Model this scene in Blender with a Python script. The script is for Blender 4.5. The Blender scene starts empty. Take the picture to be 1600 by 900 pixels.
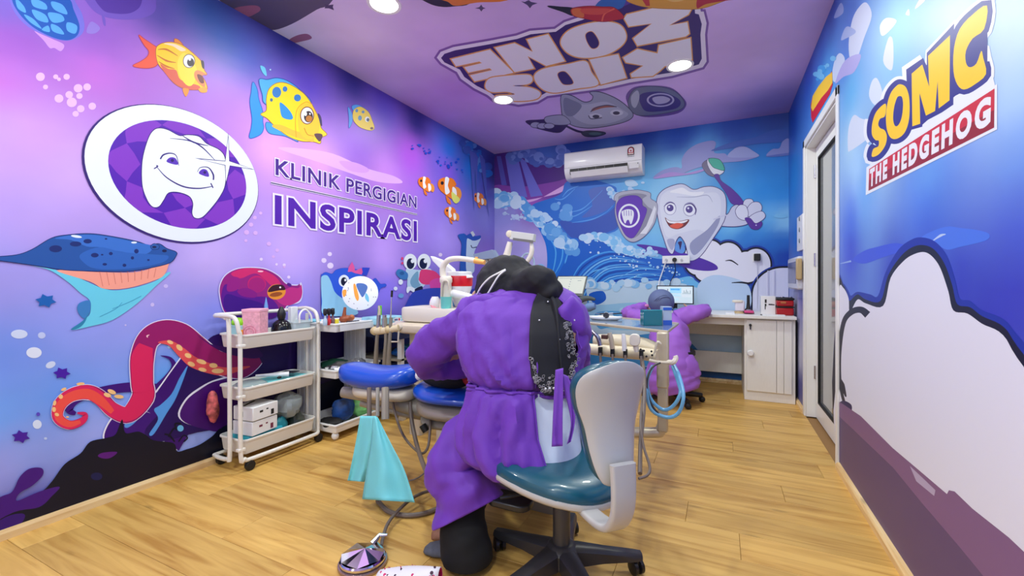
import bpy, bmesh, math, random
from math import sin, cos, pi, radians, atan, atan2, sqrt
from mathutils import Vector, Matrix, noise
from mathutils.geometry import tessellate_polygon
C = bpy.context.scene
COL = C.collection
# ------------------------------------------------------------ camera
FPX, HZ, HC = 680.0, 438.0, 1.06
YAW = atan(326/680)
cd = bpy.data.cameras.new('camera'); cam = bpy.data.objects.new('camera', cd); COL.objects.link(cam)
cam.location = (0, 0, HC); cam.rotation_euler = (pi/2, 0, YAW)
cd.sensor_width = 36; cd.lens = 36*FPX/1600; cd.shift_y = -(450-HZ)/1600; cd.clip_start = 0.05
C.camera = cam
# ------------------------------------------------------------ world, exposure
w = bpy.data.worlds.new('world'); C.world = w; w.use_nodes = True
w.node_tree.nodes['Background'].inputs[0].default_value = (0.9, 0.93, 1, 1)
w.node_tree.nodes['Background'].inputs[1].default_value = 0.3
C.view_settings.view_transform = 'Standard'; C.view_settings.look = 'None'
C.view_settings.gamma = 1; C.view_settings.exposure = -0.12
LAMP_W = 17.5
FILL_W = 7.0
WL, WR, WB, WF, WC = -2.65, 0.60, 5.0, -1.4, 2.70
def area(name, loc, rot, size, sy, watt, col=(1,1,1)):
    l = bpy.data.lights.new(name, 'AREA'); l.shape = 'RECTANGLE'; l.size = size; l.size_y = sy
    l.energy = watt; l.color = col
    o = bpy.data.objects.new(name, l); o.location = loc; o.rotation_euler = rot; COL.objects.link(o); return o
area('fill_light', (-1.0, WF+.06, 1.5), (-pi/2, 0, pi), 2.6, 1.9, FILL_W, (0.90, 1.0, 0.97))  # added soft fill from the unseen front wall, evens out the lighting
# ------------------------------------------------------------ ray helpers (pixel of the 1600x900 photograph -> place)
S_, C_ = sin(YAW), cos(YAW)
def ray(x, y): return Vector((-S_*FPX + C_*(x-800), C_*FPX + S_*(x-800), HZ-y))
def PY(x, y, Y): v = ray(x, y); v = v*(Y/v.y); return Vector((v.x, v.y, v.z+HC))
def PX(x, y, X): v = ray(x, y); v = v*(X/v.x); return Vector((v.x, v.y, v.z+HC))
def PZ(x, y, Z): v = ray(x, y); v = v*((Z-HC)/v.z); return Vector((v.x, v.y, v.z+HC))
# ------------------------------------------------------------ materials
def lin(c):
    if max(c) > 1.001: c = [k/255 for k in c]
    return tuple((k/12.92 if k <= .04045 else ((k+.055)/1.055)**2.4) for k in c) + (1,)
MC = {}
def mat(name, col=(200,200,200), rough=.5, metal=0, bump=0, bscale=200, var=0, vscale=6, emit=0, trans=0, alpha=1, coat=0, stretch=None, spec=.5, sheen=0):
    if name in MC: return MC[name]
    m = bpy.data.materials.new(name); m.use_nodes = True; MC[name] = m
    nt = m.node_tree; b = nt.nodes['Principled BSDF']; c = lin(col)
    b.inputs['Base Color'].default_value = c; b.inputs['Roughness'].default_value = rough
    b.inputs['Metallic'].default_value = metal; b.inputs['Specular IOR Level'].default_value = spec
    b.inputs['Transmission Weight'].default_value = trans; b.inputs['Alpha'].default_value = alpha
    b.inputs['Coat Weight'].default_value = coat
    b.inputs['Sheen Weight'].default_value = sheen
    if emit:
        b.inputs['Emission Color'].default_value = c; b.inputs['Emission Strength'].default_value = emit
    if bump or var or stretch:
        tc = nt.nodes.new('ShaderNodeTexCoord'); mp = nt.nodes.new('ShaderNodeMapping')
        nt.links.new(tc.outputs['Object'], mp.inputs[0])
        if stretch: mp.inputs['Scale'].default_value = stretch
    if var:
        n = nt.nodes.new('ShaderNodeTexNoise'); n.inputs['Scale'].default_value = vscale; n.inputs['Detail'].default_value = 4
        nt.links.new(mp.outputs[0], n.inputs[0])
        r = nt.nodes.new('ShaderNodeValToRGB'); nt.links.new(n.outputs[0], r.inputs[0])
        r.color_ramp.elements[0].position = .3; r.color_ramp.elements[1].position = .7
        r.color_ramp.elements[0].color = tuple(k*(1-var) for k in c[:3])+(1,)
        r.color_ramp.elements[1].color = tuple(min(1, k*(1+var)) for k in c[:3])+(1,)
        nt.links.new(r.outputs[0], b.inputs['Base Color'])
        if emit: nt.links.new(r.outputs[0], b.inputs['Emission Color'])
    if bump:
        n = nt.nodes.new('ShaderNodeTexNoise'); n.inputs['Scale'].default_value = bscale; n.inputs['Detail'].default_value = 3
        nt.links.new(mp.outputs[0], n.inputs[0])
        bp = nt.nodes.new('ShaderNodeBump'); bp.inputs['Strength'].default_value = bump; bp.inputs['Distance'].default_value = .002
        nt.links.new(n.outputs[0], bp.inputs['Height']); nt.links.new(bp.outputs[0], b.inputs['Normal'])
    return m
def cloth_mat(name, col, wr=.5, scale=9, dist=.02):
    "matt woven cloth with soft creases"
    m = mat(name, col, .66, bump=.25, bscale=90, sheen=.08); nt = m.node_tree; b = nt.nodes['Principled BSDF']
    tc = nt.nodes.new('ShaderNodeTexCoord'); n = nt.nodes.new('ShaderNodeTexNoise'); n.noise_type = 'RIDGED_MULTIFRACTAL'; n.inputs['Scale'].default_value = scale; n.inputs['Detail'].default_value = 2.5; n.inputs['Distortion'].default_value = .8
    mp = nt.nodes.new('ShaderNodeMapping'); mp.inputs['Scale'].default_value = (1, 1, .45); mp.inputs['Rotation'].default_value = (.3, .5, 0)
    nt.links.new(tc.outputs['Object'], mp.inputs[0]); nt.links.new(mp.outputs[0], n.inputs[0])
    bp = nt.nodes.new('ShaderNodeBump'); bp.inputs['Strength'].default_value = wr; bp.inputs['Distance'].default_value = dist
    old = b.inputs['Normal'].links[0].from_node; nt.links.new(n.outputs[0], bp.inputs['Height']); nt.links.new(old.outputs[0], bp.inputs['Normal']); nt.links.new(bp.outputs[0], b.inputs['Normal'])
    return m
def ink(col, rough=.42):
    "printed vinyl of one colour"
    col = tuple(int(k) for k in col); n = 'ink_%02x%02x%02x' % col
    return mat(n, col, rough, spec=.35)
def mural_mat(name, vscale=1.6, amt=.10):
    m = bpy.data.materials.new(name); m.use_nodes = True; nt = m.node_tree; b = nt.nodes['Principled BSDF']
    a = nt.nodes.new('ShaderNodeAttribute'); a.attribute_name = 'print'
    tc = nt.nodes.new('ShaderNodeTexCoord'); n = nt.nodes.new('ShaderNodeTexNoise')
    n.inputs['Scale'].default_value = vscale; n.inputs['Detail'].default_value = 3; nt.links.new(tc.outputs['Object'], n.inputs[0])
    mr = nt.nodes.new('ShaderNodeMapRange'); mr.inputs[1].default_value = .3; mr.inputs[2].default_value = .7
    mr.inputs[3].default_value = 1-amt; mr.inputs[4].default_value = 1+amt; nt.links.new(n.outputs[0], mr.inputs[0])
    mx = nt.nodes.new('ShaderNodeVectorMath'); mx.operation = 'SCALE'
    nt.links.new(a.outputs['Color'], mx.inputs[0]); nt.links.new(mr.outputs[0], mx.inputs['Scale'])
    nt.links.new(mx.outputs[0], b.inputs['Base Color'])
    b.inputs['Roughness'].default_value = .42; b.inputs['Specular IOR Level'].default_value = .35
    return m
def wood_mat(name, c1, c2, axis='x', rough=.42):
    m = bpy.data.materials.new(name); m.use_nodes = True; nt = m.node_tree; b = nt.nodes['Principled BSDF']
    tc = nt.nodes.new('ShaderNodeTexCoord'); mp = nt.nodes.new('ShaderNodeMapping')
    oi = nt.nodes.new('ShaderNodeObjectInfo')
    ad = nt.nodes.new('ShaderNodeVectorMath'); ad.operation = 'ADD'
    sc = nt.nodes.new('ShaderNodeVectorMath'); sc.operation = 'SCALE'; sc.inputs['Scale'].default_value = 9
    cb = nt.nodes.new('ShaderNodeCombineXYZ'); nt.links.new(oi.outputs['Random'], cb.inputs[0]); nt.links.new(oi.outputs['Random'], cb.inputs[1])
    nt.links.new(cb.outputs[0], sc.inputs[0])
    nt.links.new(tc.outputs['Object'], ad.inputs[0]); nt.links.new(sc.outputs[0], ad.inputs[1]); nt.links.new(ad.outputs[0], mp.inputs[0])
    mp.inputs['Scale'].default_value = (1.1, 14, 14) if axis == 'x' else (14, 1.1, 14)
    n = nt.nodes.new('ShaderNodeTexNoise'); n.inputs['Scale'].default_value = 1.6; n.inputs['Detail'].default_value = 7; n.inputs['Distortion'].default_value = 1.0
    nt.links.new(mp.outputs[0], n.inputs[0])
    r = nt.nodes.new('ShaderNodeValToRGB'); nt.links.new(n.outputs[0], r.inputs[0])
    r.color_ramp.elements[0].position = .30; r.color_ramp.elements[0].color = lin(c1)
    r.color_ramp.elements[1].position = .62; r.color_ramp.elements[1].color = lin(c2)
    e = r.color_ramp.elements.new(.42); e.color = tuple((a*.5+b_*.5) for a, b_ in zip(lin(c1), lin(c2)))
    hs = nt.nodes.new('ShaderNodeHueSaturation')
    mr = nt.nodes.new('ShaderNodeMapRange'); mr.inputs[3].default_value = .86; mr.inputs[4].default_value = 1.08
    nt.links.new(oi.outputs['Random'], mr.inputs[0]); nt.links.new(mr.outputs[0], hs.inputs['Value'])
    nt.links.new(r.outputs[0], hs.inputs['Color'])
    # sparse knots
    mp2 = nt.nodes.new('ShaderNodeMapping'); mp2.inputs['Scale'].default_value = (3, 9, 9) if axis == 'x' else (9, 3, 9); nt.links.new(ad.outputs[0], mp2.inputs[0])
    vo = nt.nodes.new('ShaderNodeTexVoronoi'); vo.inputs['Scale'].default_value = 1.0; nt.links.new(mp2.outputs[0], vo.inputs[0])
    kr = nt.nodes.new('ShaderNodeMapRange'); kr.inputs[1].default_value = .04; kr.inputs[2].default_value = .15; kr.inputs[3].default_value = .62; kr.inputs[4].default_value = 1
    nt.links.new(vo.outputs['Distance'], kr.inputs[0])
    km = nt.nodes.new('ShaderNodeVectorMath'); km.operation = 'SCALE'; nt.links.new(hs.outputs[0], km.inputs[0]); nt.links.new(kr.outputs[0], km.inputs['Scale'])
    nt.links.new(km.outputs[0], b.inputs['Base Color'])
    b.inputs['Roughness'].default_value = rough; b.inputs['Specular IOR Level'].default_value = .4
    return m
# ------------------------------------------------------------ mesh helpers
def link(name, me, m=None, parent=None):
    o = bpy.data.objects.new(name, me); COL.objects.link(o)
    if m is not None:
        for k in (m if isinstance(m, (list, tuple)) else [m]): me.materials.append(k)
    if parent is not None: o.parent = parent; o.matrix_parent_inverse = Matrix.Translation(-parent.location)
    return o
class MB:
    def __init__(s): s.v = []; s.f = []; s.mi = []; s.cur = 0
    def add(s, vs, fs):
        b = len(s.v); s.v += [tuple(v) for v in vs]; s.f += [tuple(i+b for i in f) for f in fs]; s.mi += [s.cur]*len(fs); return s
    def box(s, a, b, rz=0, c=None, M=None):
        x0, y0, z0 = a; x1, y1, z1 = b
        vs = [Vector(p) for p in ((x0,y0,z0),(x1,y0,z0),(x1,y1,z0),(x0,y1,z0),(x0,y0,z1),(x1,y0,z1),(x1,y1,z1),(x0,y1,z1))]
        if rz:
            c = Vector(c) if c is not None else (Vector(a)+Vector(b))/2; R = Matrix.Rotation(rz, 3, 'Z'); vs = [c+R@(v-c) for v in vs]
        if M is not None: vs = [M@v for v in vs]
        return s.add(vs, [(3,2,1,0),(4,5,6,7),(0,1,5,4),(1,2,6,5),(2,3,7,6),(3,0,4,7)])
    def rings(s, rings, cap=True, closed=True):
        n = len(rings[0]); vs = [p for r in rings for p in r]; fs = []
        for i in range(len(rings)-1):
            for j in range(n if closed else n-1):
                k = (j+1) % n; fs.append((i*n+j, i*n+k, (i+1)*n+k, (i+1)*n+j))
        if cap and closed:
            fs.append(tuple(range(n))[::-1]); fs.append(tuple((len(rings)-1)*n+j for j in range(n)))
        return s.add(vs, fs)
    def tube(s, pts, r, n=10, smooth=0, cap=True):
        pts = [Vector(p) for p in pts]; rs = list(r) if isinstance(r, (list, tuple)) else [r]*len(pts)
        if smooth: pts, rs = catmull(pts, rs, smooth)
        rg = []; up = None
        for i, p in enumerate(pts):
            t = (pts[min(i+1, len(pts)-1)]-pts[max(i-1, 0)])
            if t.length < 1e-9: t = Vector((0,0,1))
            t.normalize()
            if up is None: up = Vector((0,0,1)) if abs(t.z) < .9 else Vector((1,0,0))
            a = t.cross(up)
            if a.length < 1e-6: a = t.orthogonal()
            a.normalize(); b = a.cross(t); up = b.copy() if False else (b if b.length else up)
            rg.append([p+(a*cos(2*pi*j/n)+b*sin(2*pi*j/n))*rs[i] for j in range(n)])
        return s.rings(rg, cap)
    def cyl(s, c, r, z0, z1, n=24, r2=None):
        return s.lathe(c, [(r, z0), (r if r2 is None else r2, z1)], n)
    def lathe(s, c, prof, n=24, M=None, cap=True):
        rg = [[Vector((c[0]+rr*cos(2*pi*j/n), c[1]+rr*sin(2*pi*j/n), z)) for j in range(n)] for rr, z in prof]
        if M is not None: rg = [[M@p for p in r] for r in rg]
        return s.rings(rg, cap)
    def ell(s, c, r, n=16, m=10, M=None):
        c = Vector(c); rg = []
        for i in range(m+1):
            a = -pi/2+pi*i/m; rr = max(cos(a), .02)
            ring = [Vector((r[0]*rr*cos(2*pi*j/n), r[1]*rr*sin(2*pi*j/n), r[2]*sin(a))) for j in range(n)]
            rg.append([c+(M@p if M is not None else p) for p in ring])
        return s.rings(rg)
    def prism(s, poly, f0, f1):
        "poly 2d points; f0/f1 map a 2d point to the two faces"
        n = len(poly); vs = [f0(p) for p in poly]+[f1(p) for p in poly]
        tris = tessellate_polygon([[Vector((p[0], p[1], 0)) for p in poly]])
        fs = [tuple(t) for t in tris]+[tuple(i+n for i in t[::-1]) for t in tris]+[(j, (j+1) % n, (j+1) % n+n, j+n) for j in range(n)]
        return s.add(vs, fs)
    def build(s, name, m, parent=None, smooth=False, bevel=0, subsurf=0, seg=2, angle=40, fix=True, solid=0):
        me = bpy.data.meshes.new(name); me.from_pydata(s.v, [], s.f); me.update()
        for p, k in zip(me.polygons, s.mi): p.material_index = k
        if fix:
            bm = bmesh.new(); bm.from_mesh(me); bmesh.ops.recalc_face_normals(bm, faces=bm.faces); bm.to_mesh(me); bm.free()
        o = link(name, me, m, parent)
        if smooth or subsurf:
            for p in me.polygons: p.use_smooth = True
            if not subsurf: me.set_sharp_from_angle(angle=radians(angle))
        if solid:
            q = o.modifiers.new('s', 'SOLIDIFY'); q.thickness = solid; q.offset = 0
        if bevel:
            q = o.modifiers.new('b', 'BEVEL'); q.width = bevel; q.segments = seg; q.limit_method = 'ANGLE'; q.angle_limit = radians(35); q.harden_normals = False
            for p in me.polygons: p.use_smooth = True
            me.set_sharp_from_angle(angle=radians(60))
        if subsurf:
            q = o.modifiers.new('u', 'SUBSURF'); q.levels = subsurf; q.render_levels = subsurf
        return o
def catmull(pts, rs, k):
    P = [pts[0]]+list(pts)+[pts[-1]]; Rr = [rs[0]]+list(rs)+[rs[-1]]; op = []; orr = []
    for i in range(1, len(P)-2):
        for j in range(k):
            t = j/k; a, b, c, d = P[i-1], P[i], P[i+1], P[i+2]
            op.append(.5*((2*b)+(c-a)*t+(2*a-5*b+4*c-d)*t*t+(3*b-a-3*c+d)*t**3)); orr.append(Rr[i]*(1-t)+Rr[i+1]*t)
    op.append(P[-2]); orr.append(Rr[-2]); return op, orr
def rrect(w, h, r, n=5):
    "rounded rectangle outline, centred"
    out = []
    for cx, cy, a0 in ((w/2-r, h/2-r, 0), (-w/2+r, h/2-r, pi/2), (-w/2+r, -h/2+r, pi), (w/2-r, -h/2+r, 1.5*pi)):
        for i in range(n+1):
            a = a0+pi/2*i/n; out.append((cx+r*cos(a), cy+r*sin(a)))
    return out
def tag(o, label=None, cat=None, group=None, kind=None):
    if label: o['label'] = label
    if cat: o['category'] = cat
    if group: o['group'] = group
    if kind: o['kind'] = kind
    return o
def thing(name, label, cat, loc=(0,0,0), group=None):
    o = bpy.data.objects.new(name, None); o.empty_display_size = .05; COL.objects.link(o); o.location = loc
    return tag(o, label, cat, group)
def copy_tree(o, loc, label=None, parent=None, rz=0, group=None):
    c = o.copy(); COL.objects.link(c)
    if parent is not None: c.parent = parent
    else:
        c.location = loc; c.rotation_euler.z = rz
        if label: c['label'] = label
        if group: c['group'] = group
    for ch in [k for k in bpy.data.objects if k.parent == o]:
        copy_tree(ch, None, parent=c)
    return c
# ------------------------------------------------------------ print on walls
def wall_uv(W):
    "returns pixel->uv, uv->point(offset)"
    if W == 'L': return (lambda x, y: (lambda p: (p.y, p.z))(PX(x, y, WL))), (lambda u, v, o: (WL+o, u, v))
    if W == 'R': return (lambda x, y: (lambda p: (p.y, p.z))(PX(x, y, WR))), (lambda u, v, o: (WR-o, u, v))
    if W == 'B': return (lambda x, y: (lambda p: (p.x, p.z))(PY(x, y, WB))), (lambda u, v, o: (u, WB-o, v))
    if W == 'C': return (lambda x, y: (lambda p: (p.x, p.y))(PZ(x, y, WC))), (lambda u, v, o: (u, v, WC-o))
LAY = {'L': 0, 'R': 0, 'B': 0, 'C': 0}
def sp(pts, k=5):
    "closed smooth outline through the points"
    n = len(pts); out = []
    for i in range(n):
        a, b, c, d = [Vector(pts[(i+q) % n]) for q in (-1, 0, 1, 2)]
        for j in range(k):
            t = j/k; out.append(tuple(.5*((2*b)+(c-a)*t+(2*a-5*b+4*c-d)*t*t+(3*b-a-3*c+d)*t**3)))
    return out
def offs(pts, d):
    n = len(pts); A = sum(pts[i][0]*pts[(i+1) % n][1]-pts[(i+1) % n][0]*pts[i][1] for i in range(n)); sg = 1 if A > 0 else -1; out = []
    for i in range(n):
        a, b, c = Vector(pts[i-1]), Vector(pts[i]), Vector(pts[(i+1) % n])
        e1 = (b-a); e2 = (c-b)
        if e1.length < 1e-6 or e2.length < 1e-6: out.append(tuple(b)); continue
        e1.normalize(); e2.normalize(); n1 = Vector((e1.y, -e1.x))*sg; n2 = Vector((e2.y, -e2.x))*sg
        m = n1+n2
        if m.length < .3: m = n1.copy()
        m.normalize(); k = min(1/max(m.dot(n1), .4), 1.8); out.append(tuple(b+m*d*k))
    return out
class Print:
    "one printed figure on a wall: flat inks, each a hair in front of the last"
    def __init__(s, W, name, parent, T=None):
        s.W = W; s.name = name; s.parent = parent; s.T = T or (lambda p: p); s.mb = MB(); s.cols = []; s.p2u, s.u2p = wall_uv(W)
        LAY[W] += .00004; s.lay = LAY[W]
    def ci(s, col):
        col = tuple(int(k) for k in col)
        if col not in s.cols: s.cols.append(col)
        s.mb.cur = s.cols.index(col)
    def pt(s, p, wall=False):
        if wall: u, v = p
        else: q = s.T(p); u, v = s.p2u(q[0], q[1])
        return s.u2p(u, v, s.lay)
    def poly(s, pts, col, smooth=False, holes=(), wall=False):
        s.ci(col); s.lay += .00002
        P = [sp(pts) if smooth else list(pts)]+[sp(h) if smooth else list(h) for h in holes]
        tr = tessellate_polygon([[Vector((p[0], p[1], 0)) for p in q] for q in P])
        s.mb.add([s.pt(p, wall) for q in P for p in q], [tuple(t) for t in tr]); return s
    def blob(s, pts, col, **k): return s.poly(pts, col, smooth=True, **k)
    def ell(s, cx, cy, rx, ry, col, rot=0, wall=False, n=28):
        c, d = cos(rot), sin(rot)
        return s.poly([(cx+rx*cos(2*pi*i/n)*c-ry*sin(2*pi*i/n)*d, cy+rx*cos(2*pi*i/n)*d+ry*sin(2*pi*i/n)*c) for i in range(n)], col, wall=wall)
    def out(s, pts, col, oc, w, smooth=True, holes=()):
        P = sp(pts) if smooth else pts
        s.poly(offs(P, w), oc); return s.poly(P, col, holes=[sp(h) if smooth else h for h in holes])
    def line(s, pts, wd, col, k=6, wall=False):
        s.ci(col); s.lay += .00002
        pv = [Vector(p) for p in pts]; ws = list(wd) if isinstance(wd, (list, tuple)) else [wd]*len(pts)
        if k: pv, ws = catmull(pv, ws, k)
        vs = []
        for i, p in enumerate(pv):
            t = pv[min(i+1, len(pv)-1)]-pv[max(i-1, 0)]; t.normalize() if t.length else None
            nn = Vector((-t.y, t.x))*ws[i]/2; vs += [tuple(p+nn), tuple(p-nn)]
        s.mb.add([s.pt(p, wall) for p in vs], [(2*i, 2*i+1, 2*i+3, 2*i+2) for i in range(len(pv)-1)]); return s
    def foam(s, path, r0, r1, n, cols, seed, spread=1.0):
        rnd = random.Random(seed); pv = [Vector(p) for p in path]; pv, _ = catmull(pv, [0]*len(pv), 8); l0 = s.lay
        for i in range(n):
            p = pv[int(rnd.random()*(len(pv)-1))]; r = rnd.uniform(r0, r1); a = rnd.random()*6.28; q = rnd.random()*spread
            s.lay = l0+i*.00001
            s.ell(p.x+cos(a)*q*r1, p.y+sin(a)*q*r1, r, r*rnd.uniform(.75, 1), cols[rnd.randrange(len(cols))], n=14)
        s.lay = l0+n*.00001
        return s
    def done(s, label=None):
        LAY[s.W] = s.lay
        o = s.mb.build(s.name, [ink(c) for c in s.cols], s.parent, fix=False)
        if label: o['label'] = label
        return o
def crop(x0, y0, k): return lambda p: (x0+p[0]/k, y0+p[1]/k)
def text_mesh(txt, off=0, spacing=1.0, res=4):
    cu = bpy.data.curves.new('t', 'FONT'); cu.body = txt; cu.offset = off; cu.space_character = spacing; cu.resolution_u = res; cu.size = 1
    o = bpy.data.objects.new('t', cu); COL.objects.link(o)
    me = bpy.data.meshes.new_from_object(o.evaluated_get(bpy.context.evaluated_depsgraph_get()))
    vs = [v.co.copy() for v in me.vertices]; fs = [tuple(p.vertices) for p in me.polygons]
    bpy.data.objects.remove(o); bpy.data.curves.remove(cu); bpy.data.meshes.remove(me); return vs, fs
def ptext(P, txt, quad, col, outline=None, bold=0, oof=.05, spacing=1.0, wall=False):
    "lettering fitted into the four corners TL TR BR BL"
    vs0, fs0 = text_mesh(txt, 0, spacing); x0 = min(v.x for v in vs0); x1 = max(v.x for v in vs0); y0 = min(v.y for v in vs0); y1 = max(v.y for v in vs0)
    Q = [Vector(q if wall else P.p2u(*P.T(q))) for q in quad]
    for c, of in (([(outline, bold+oof)] if outline else [])+[(col, bold)]):
        vs, fs = text_mesh(txt, of, spacing); P.ci(c); P.lay += .00003; out = []
        for v in vs:
            a = (v.x-x0)/(x1-x0); b = (v.y-y0)/(y1-y0); q = (Q[3]*(1-a)+Q[2]*a)*(1-b)+(Q[0]*(1-a)+Q[1]*a)*b
            out.append(P.u2p(q.x, q.y, P.lay))
        P.mb.add(out, fs)
def cwall(name, W, u0, u1, v0, v1, pts, step=.07, holes=(), thick=.1, power=2.6):
    "wall with the printed colour field interpolated between sample points (pixel, colour)"
    p2u, u2p = wall_uv(W)
    sm = [(p2u(x, y), lin(c)) for x, y, c in pts]
    us = [u0+(u1-u0)*i/round((u1-u0)/step) for i in range(round((u1-u0)/step)+1)]; vs = [v0+(v1-v0)*i/round((v1-v0)/step) for i in range(round((v1-v0)/step)+1)]
    for a, b, c_, d_ in holes:
        us = sorted(set([u for u in us if min(abs(u-a), abs(u-b)) > .01]+[a, b])); vs = sorted(set([v for v in vs if min(abs(v-c_), abs(v-d_)) > .01]+[c_, d_]))
    verts = [u2p(u, v, 0) for v in vs for u in us]; n = len(us); fs = []
    for j in range(len(vs)-1):
        for i in range(n-1):
            um, vm = (us[i]+us[i+1])/2, (vs[j]+vs[j+1])/2
            if any(a < um < b and c_ < vm < d_ for a, b, c_, d_ in holes): continue
            fs.append((j*n+i, j*n+i+1, (j+1)*n+i+1, (j+1)*n+i))
    me = bpy.data.meshes.new(name); me.from_pydata(verts, [], fs)
    at = me.color_attributes.new('print', 'FLOAT_COLOR', 'POINT')
    for j, v in enumerate(vs):
        for i, u in enumerate(us):
            sw = 0; c = [0, 0, 0]
            for (a, b), k in sm:
                wgt = 1/((u-a)**2+(v-b)**2+.006)**(power/2); sw += wgt; c[0] += k[0]*wgt; c[1] += k[1]*wgt; c[2] += k[2]*wgt
            at.data[j*n+i].color = (c[0]/sw, c[1]/sw, c[2]/sw, 1)
    o = link(name, me, mural_mat(name+'_print')); q = o.modifiers.new('s', 'SOLIDIFY'); q.thickness = thick
    q.offset = -1
    # make the front face the room
    me.calc_loop_triangles(); nrm = me.polygons[0].normal; want = {'L': Vector((1,0,0)), 'R': Vector((-1,0,0)), 'B': Vector((0,-1,0)), 'C': Vector((0,0,-1))}[W]
    if nrm.dot(want) < 0: me.flip_normals()
    return tag(o, kind='structure')
# ------------------------------------------------------------ room shell
wl = cwall('wall_left', 'L', WF, WB, 0, WC, [
 (0,10,(106,102,203)),(20,60,(164,82,193)),(150,60,(140,87,188)),(90,20,(131,102,199)),(250,30,(78,72,164)),(320,20,(42,94,172)),(350,60,(42,99,188)),(380,85,(58,89,198)),(450,70,(29,46,145)),
 (550,130,(39,39,135)),(650,190,(26,31,122)),(740,235,(20,57,156)),(480,130,(89,66,193)),(600,170,(89,66,193)),(560,230,(162,99,229)),(640,240,(182,87,226)),(700,262,(141,89,226)),(702,236,(11,120,229)),(735,262,(26,120,219)),
 (765,265,(46,41,124)),(760,300,(84,78,182)),(760,340,(151,146,234)),(760,400,(151,120,214)),(765,440,(120,89,193)),
 (0,130,(199,106,210)),(150,110,(200,106,210)),(250,100,(188,111,210)),(350,160,(193,130,240)),(380,190,(214,146,250)),(50,200,(212,158,232)),(0,200,(199,159,232)),(120,270,(203,164,232)),(60,330,(188,159,232)),
 (0,420,(164,155,232)),(200,430,(179,164,232)),(330,400,(208,180,250)),(450,400,(208,174,250)),(600,400,(201,159,250)),(500,250,(226,159,250)),(420,230,(240,172,250)),(600,270,(214,141,245)),(700,380,(177,149,245)),
 (600,460,(141,120,240)),(700,470,(104,104,219)),(450,480,(162,151,245)),(330,500,(136,146,240)),(150,500,(151,162,245)),(0,560,(115,151,240)),(100,620,(94,151,236)),(260,600,(84,162,240)),(0,650,(104,162,240)),
 (60,700,(141,162,234)),(150,680,(162,172,240)),(300,700,(151,172,240)),(0,730,(162,162,234)),(40,790,(72,52,145)),
 (430,540,(14,20,88)),(450,600,(10,12,62)),(460,650,(8,10,43)),(520,600,(12,29,98)),(530,540,(20,41,114)),(600,520,(20,52,124)),(600,570,(26,67,156)),(540,660,(8,12,52)),(660,620,(20,41,114)),(640,560,(20,62,145))])
wb = cwall('wall_back', 'B', WL, WR, 0, WC, [
 (780,250,(60,60,140)),(800,262,(50,40,125)),(850,240,(70,110,190)),(900,228,(28,75,165)),(1000,212,(28,70,160)),(1060,215,(40,90,185)),(1150,200,(60,100,190)),(1215,190,(70,100,180)),(1228,225,(60,130,215)),(860,290,(95,50,145)),(830,280,(100,60,160)),
 (830,312,(150,85,180)),(790,330,(150,150,220)),(800,380,(172,160,225)),(840,400,(190,180,232)),(790,420,(165,160,230)),(1100,238,(90,170,232)),(1150,300,(60,165,235)),(1220,300,(45,150,228)),(1200,260,(50,150,228)),
 (1000,285,(115,190,236)),(1060,272,(140,205,242)),(950,295,(100,170,230)),(1030,300,(140,205,242)),(1200,340,(110,190,240)),(1228,345,(150,212,242)),(1200,380,(25,110,205)),(1228,400,(15,60,170)),(1170,370,(40,130,215)),(1100,360,(60,150,230)),(1020,350,(130,200,242)),(1000,380,(110,180,235)),
 (900,340,(60,110,200)),(900,420,(20,100,205)),(900,500,(40,130,200)),(1000,500,(20,100,175)),(1120,540,(18,85,150)),(1060,560,(14,60,120)),(930,560,(30,90,150)),(850,500,(60,130,205)),(1150,345,(120,200,240)),(1190,300,(40,150,228)),(1190,365,(60,150,225)),(1180,395,(15,85,190)),(1225,375,(30,110,200))], power=3.8)
# doorway from y=3.01 to y=4.08, head at 2.12
wr = cwall('wall_right', 'R', WF, WB, 0, WC, [
 (1240,190,(28,85,190)),(1300,15,(25,75,180)),(1285,60,(35,95,200)),(1265,100,(25,80,190)),(1240,280,(35,140,222)),(1245,370,(40,120,215)),(1250,440,(40,50,165)),(1245,480,(190,190,225)),(1250,560,(205,205,228)),(1252,600,(45,40,140)),
 (1330,140,(90,180,236)),(1325,80,(50,115,212)),(1330,40,(40,100,205)),(1290,130,(60,165,235)),(1400,60,(140,205,242)),(1500,30,(188,222,245)),(1590,50,(200,225,246)),(1590,150,(180,215,246)),(1450,275,(110,170,240)),(1330,220,(182,220,245)),(1340,262,(170,210,246)),
 (1350,300,(105,170,240)),(1330,340,(70,115,228)),(1450,320,(60,112,228)),(1590,240,(105,155,238)),(1590,350,(65,85,215)),(1450,370,(55,80,210)),(1330,390,(45,60,205)),(1590,450,(48,38,180)),(1400,430,(40,45,190)),(1550,480,(42,40,180)),(1500,440,(42,45,190)),(1380,220,(180,220,245))],
 holes=[(3.01, 4.08, 0, 2.12)])
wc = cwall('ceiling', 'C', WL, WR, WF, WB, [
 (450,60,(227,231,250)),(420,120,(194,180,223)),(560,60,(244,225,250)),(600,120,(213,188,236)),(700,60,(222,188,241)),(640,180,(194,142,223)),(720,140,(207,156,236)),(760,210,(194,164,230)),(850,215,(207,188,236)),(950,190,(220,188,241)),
 (1050,190,(213,180,241)),(1100,130,(231,191,249)),(1150,60,(222,188,241)),(1200,100,(231,201,249)),(1250,60,(233,201,249)),(1220,160,(155,142,210)),(1280,30,(213,188,241)),(820,60,(213,180,236)),(900,110,(207,164,236))], step=.12)
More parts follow.
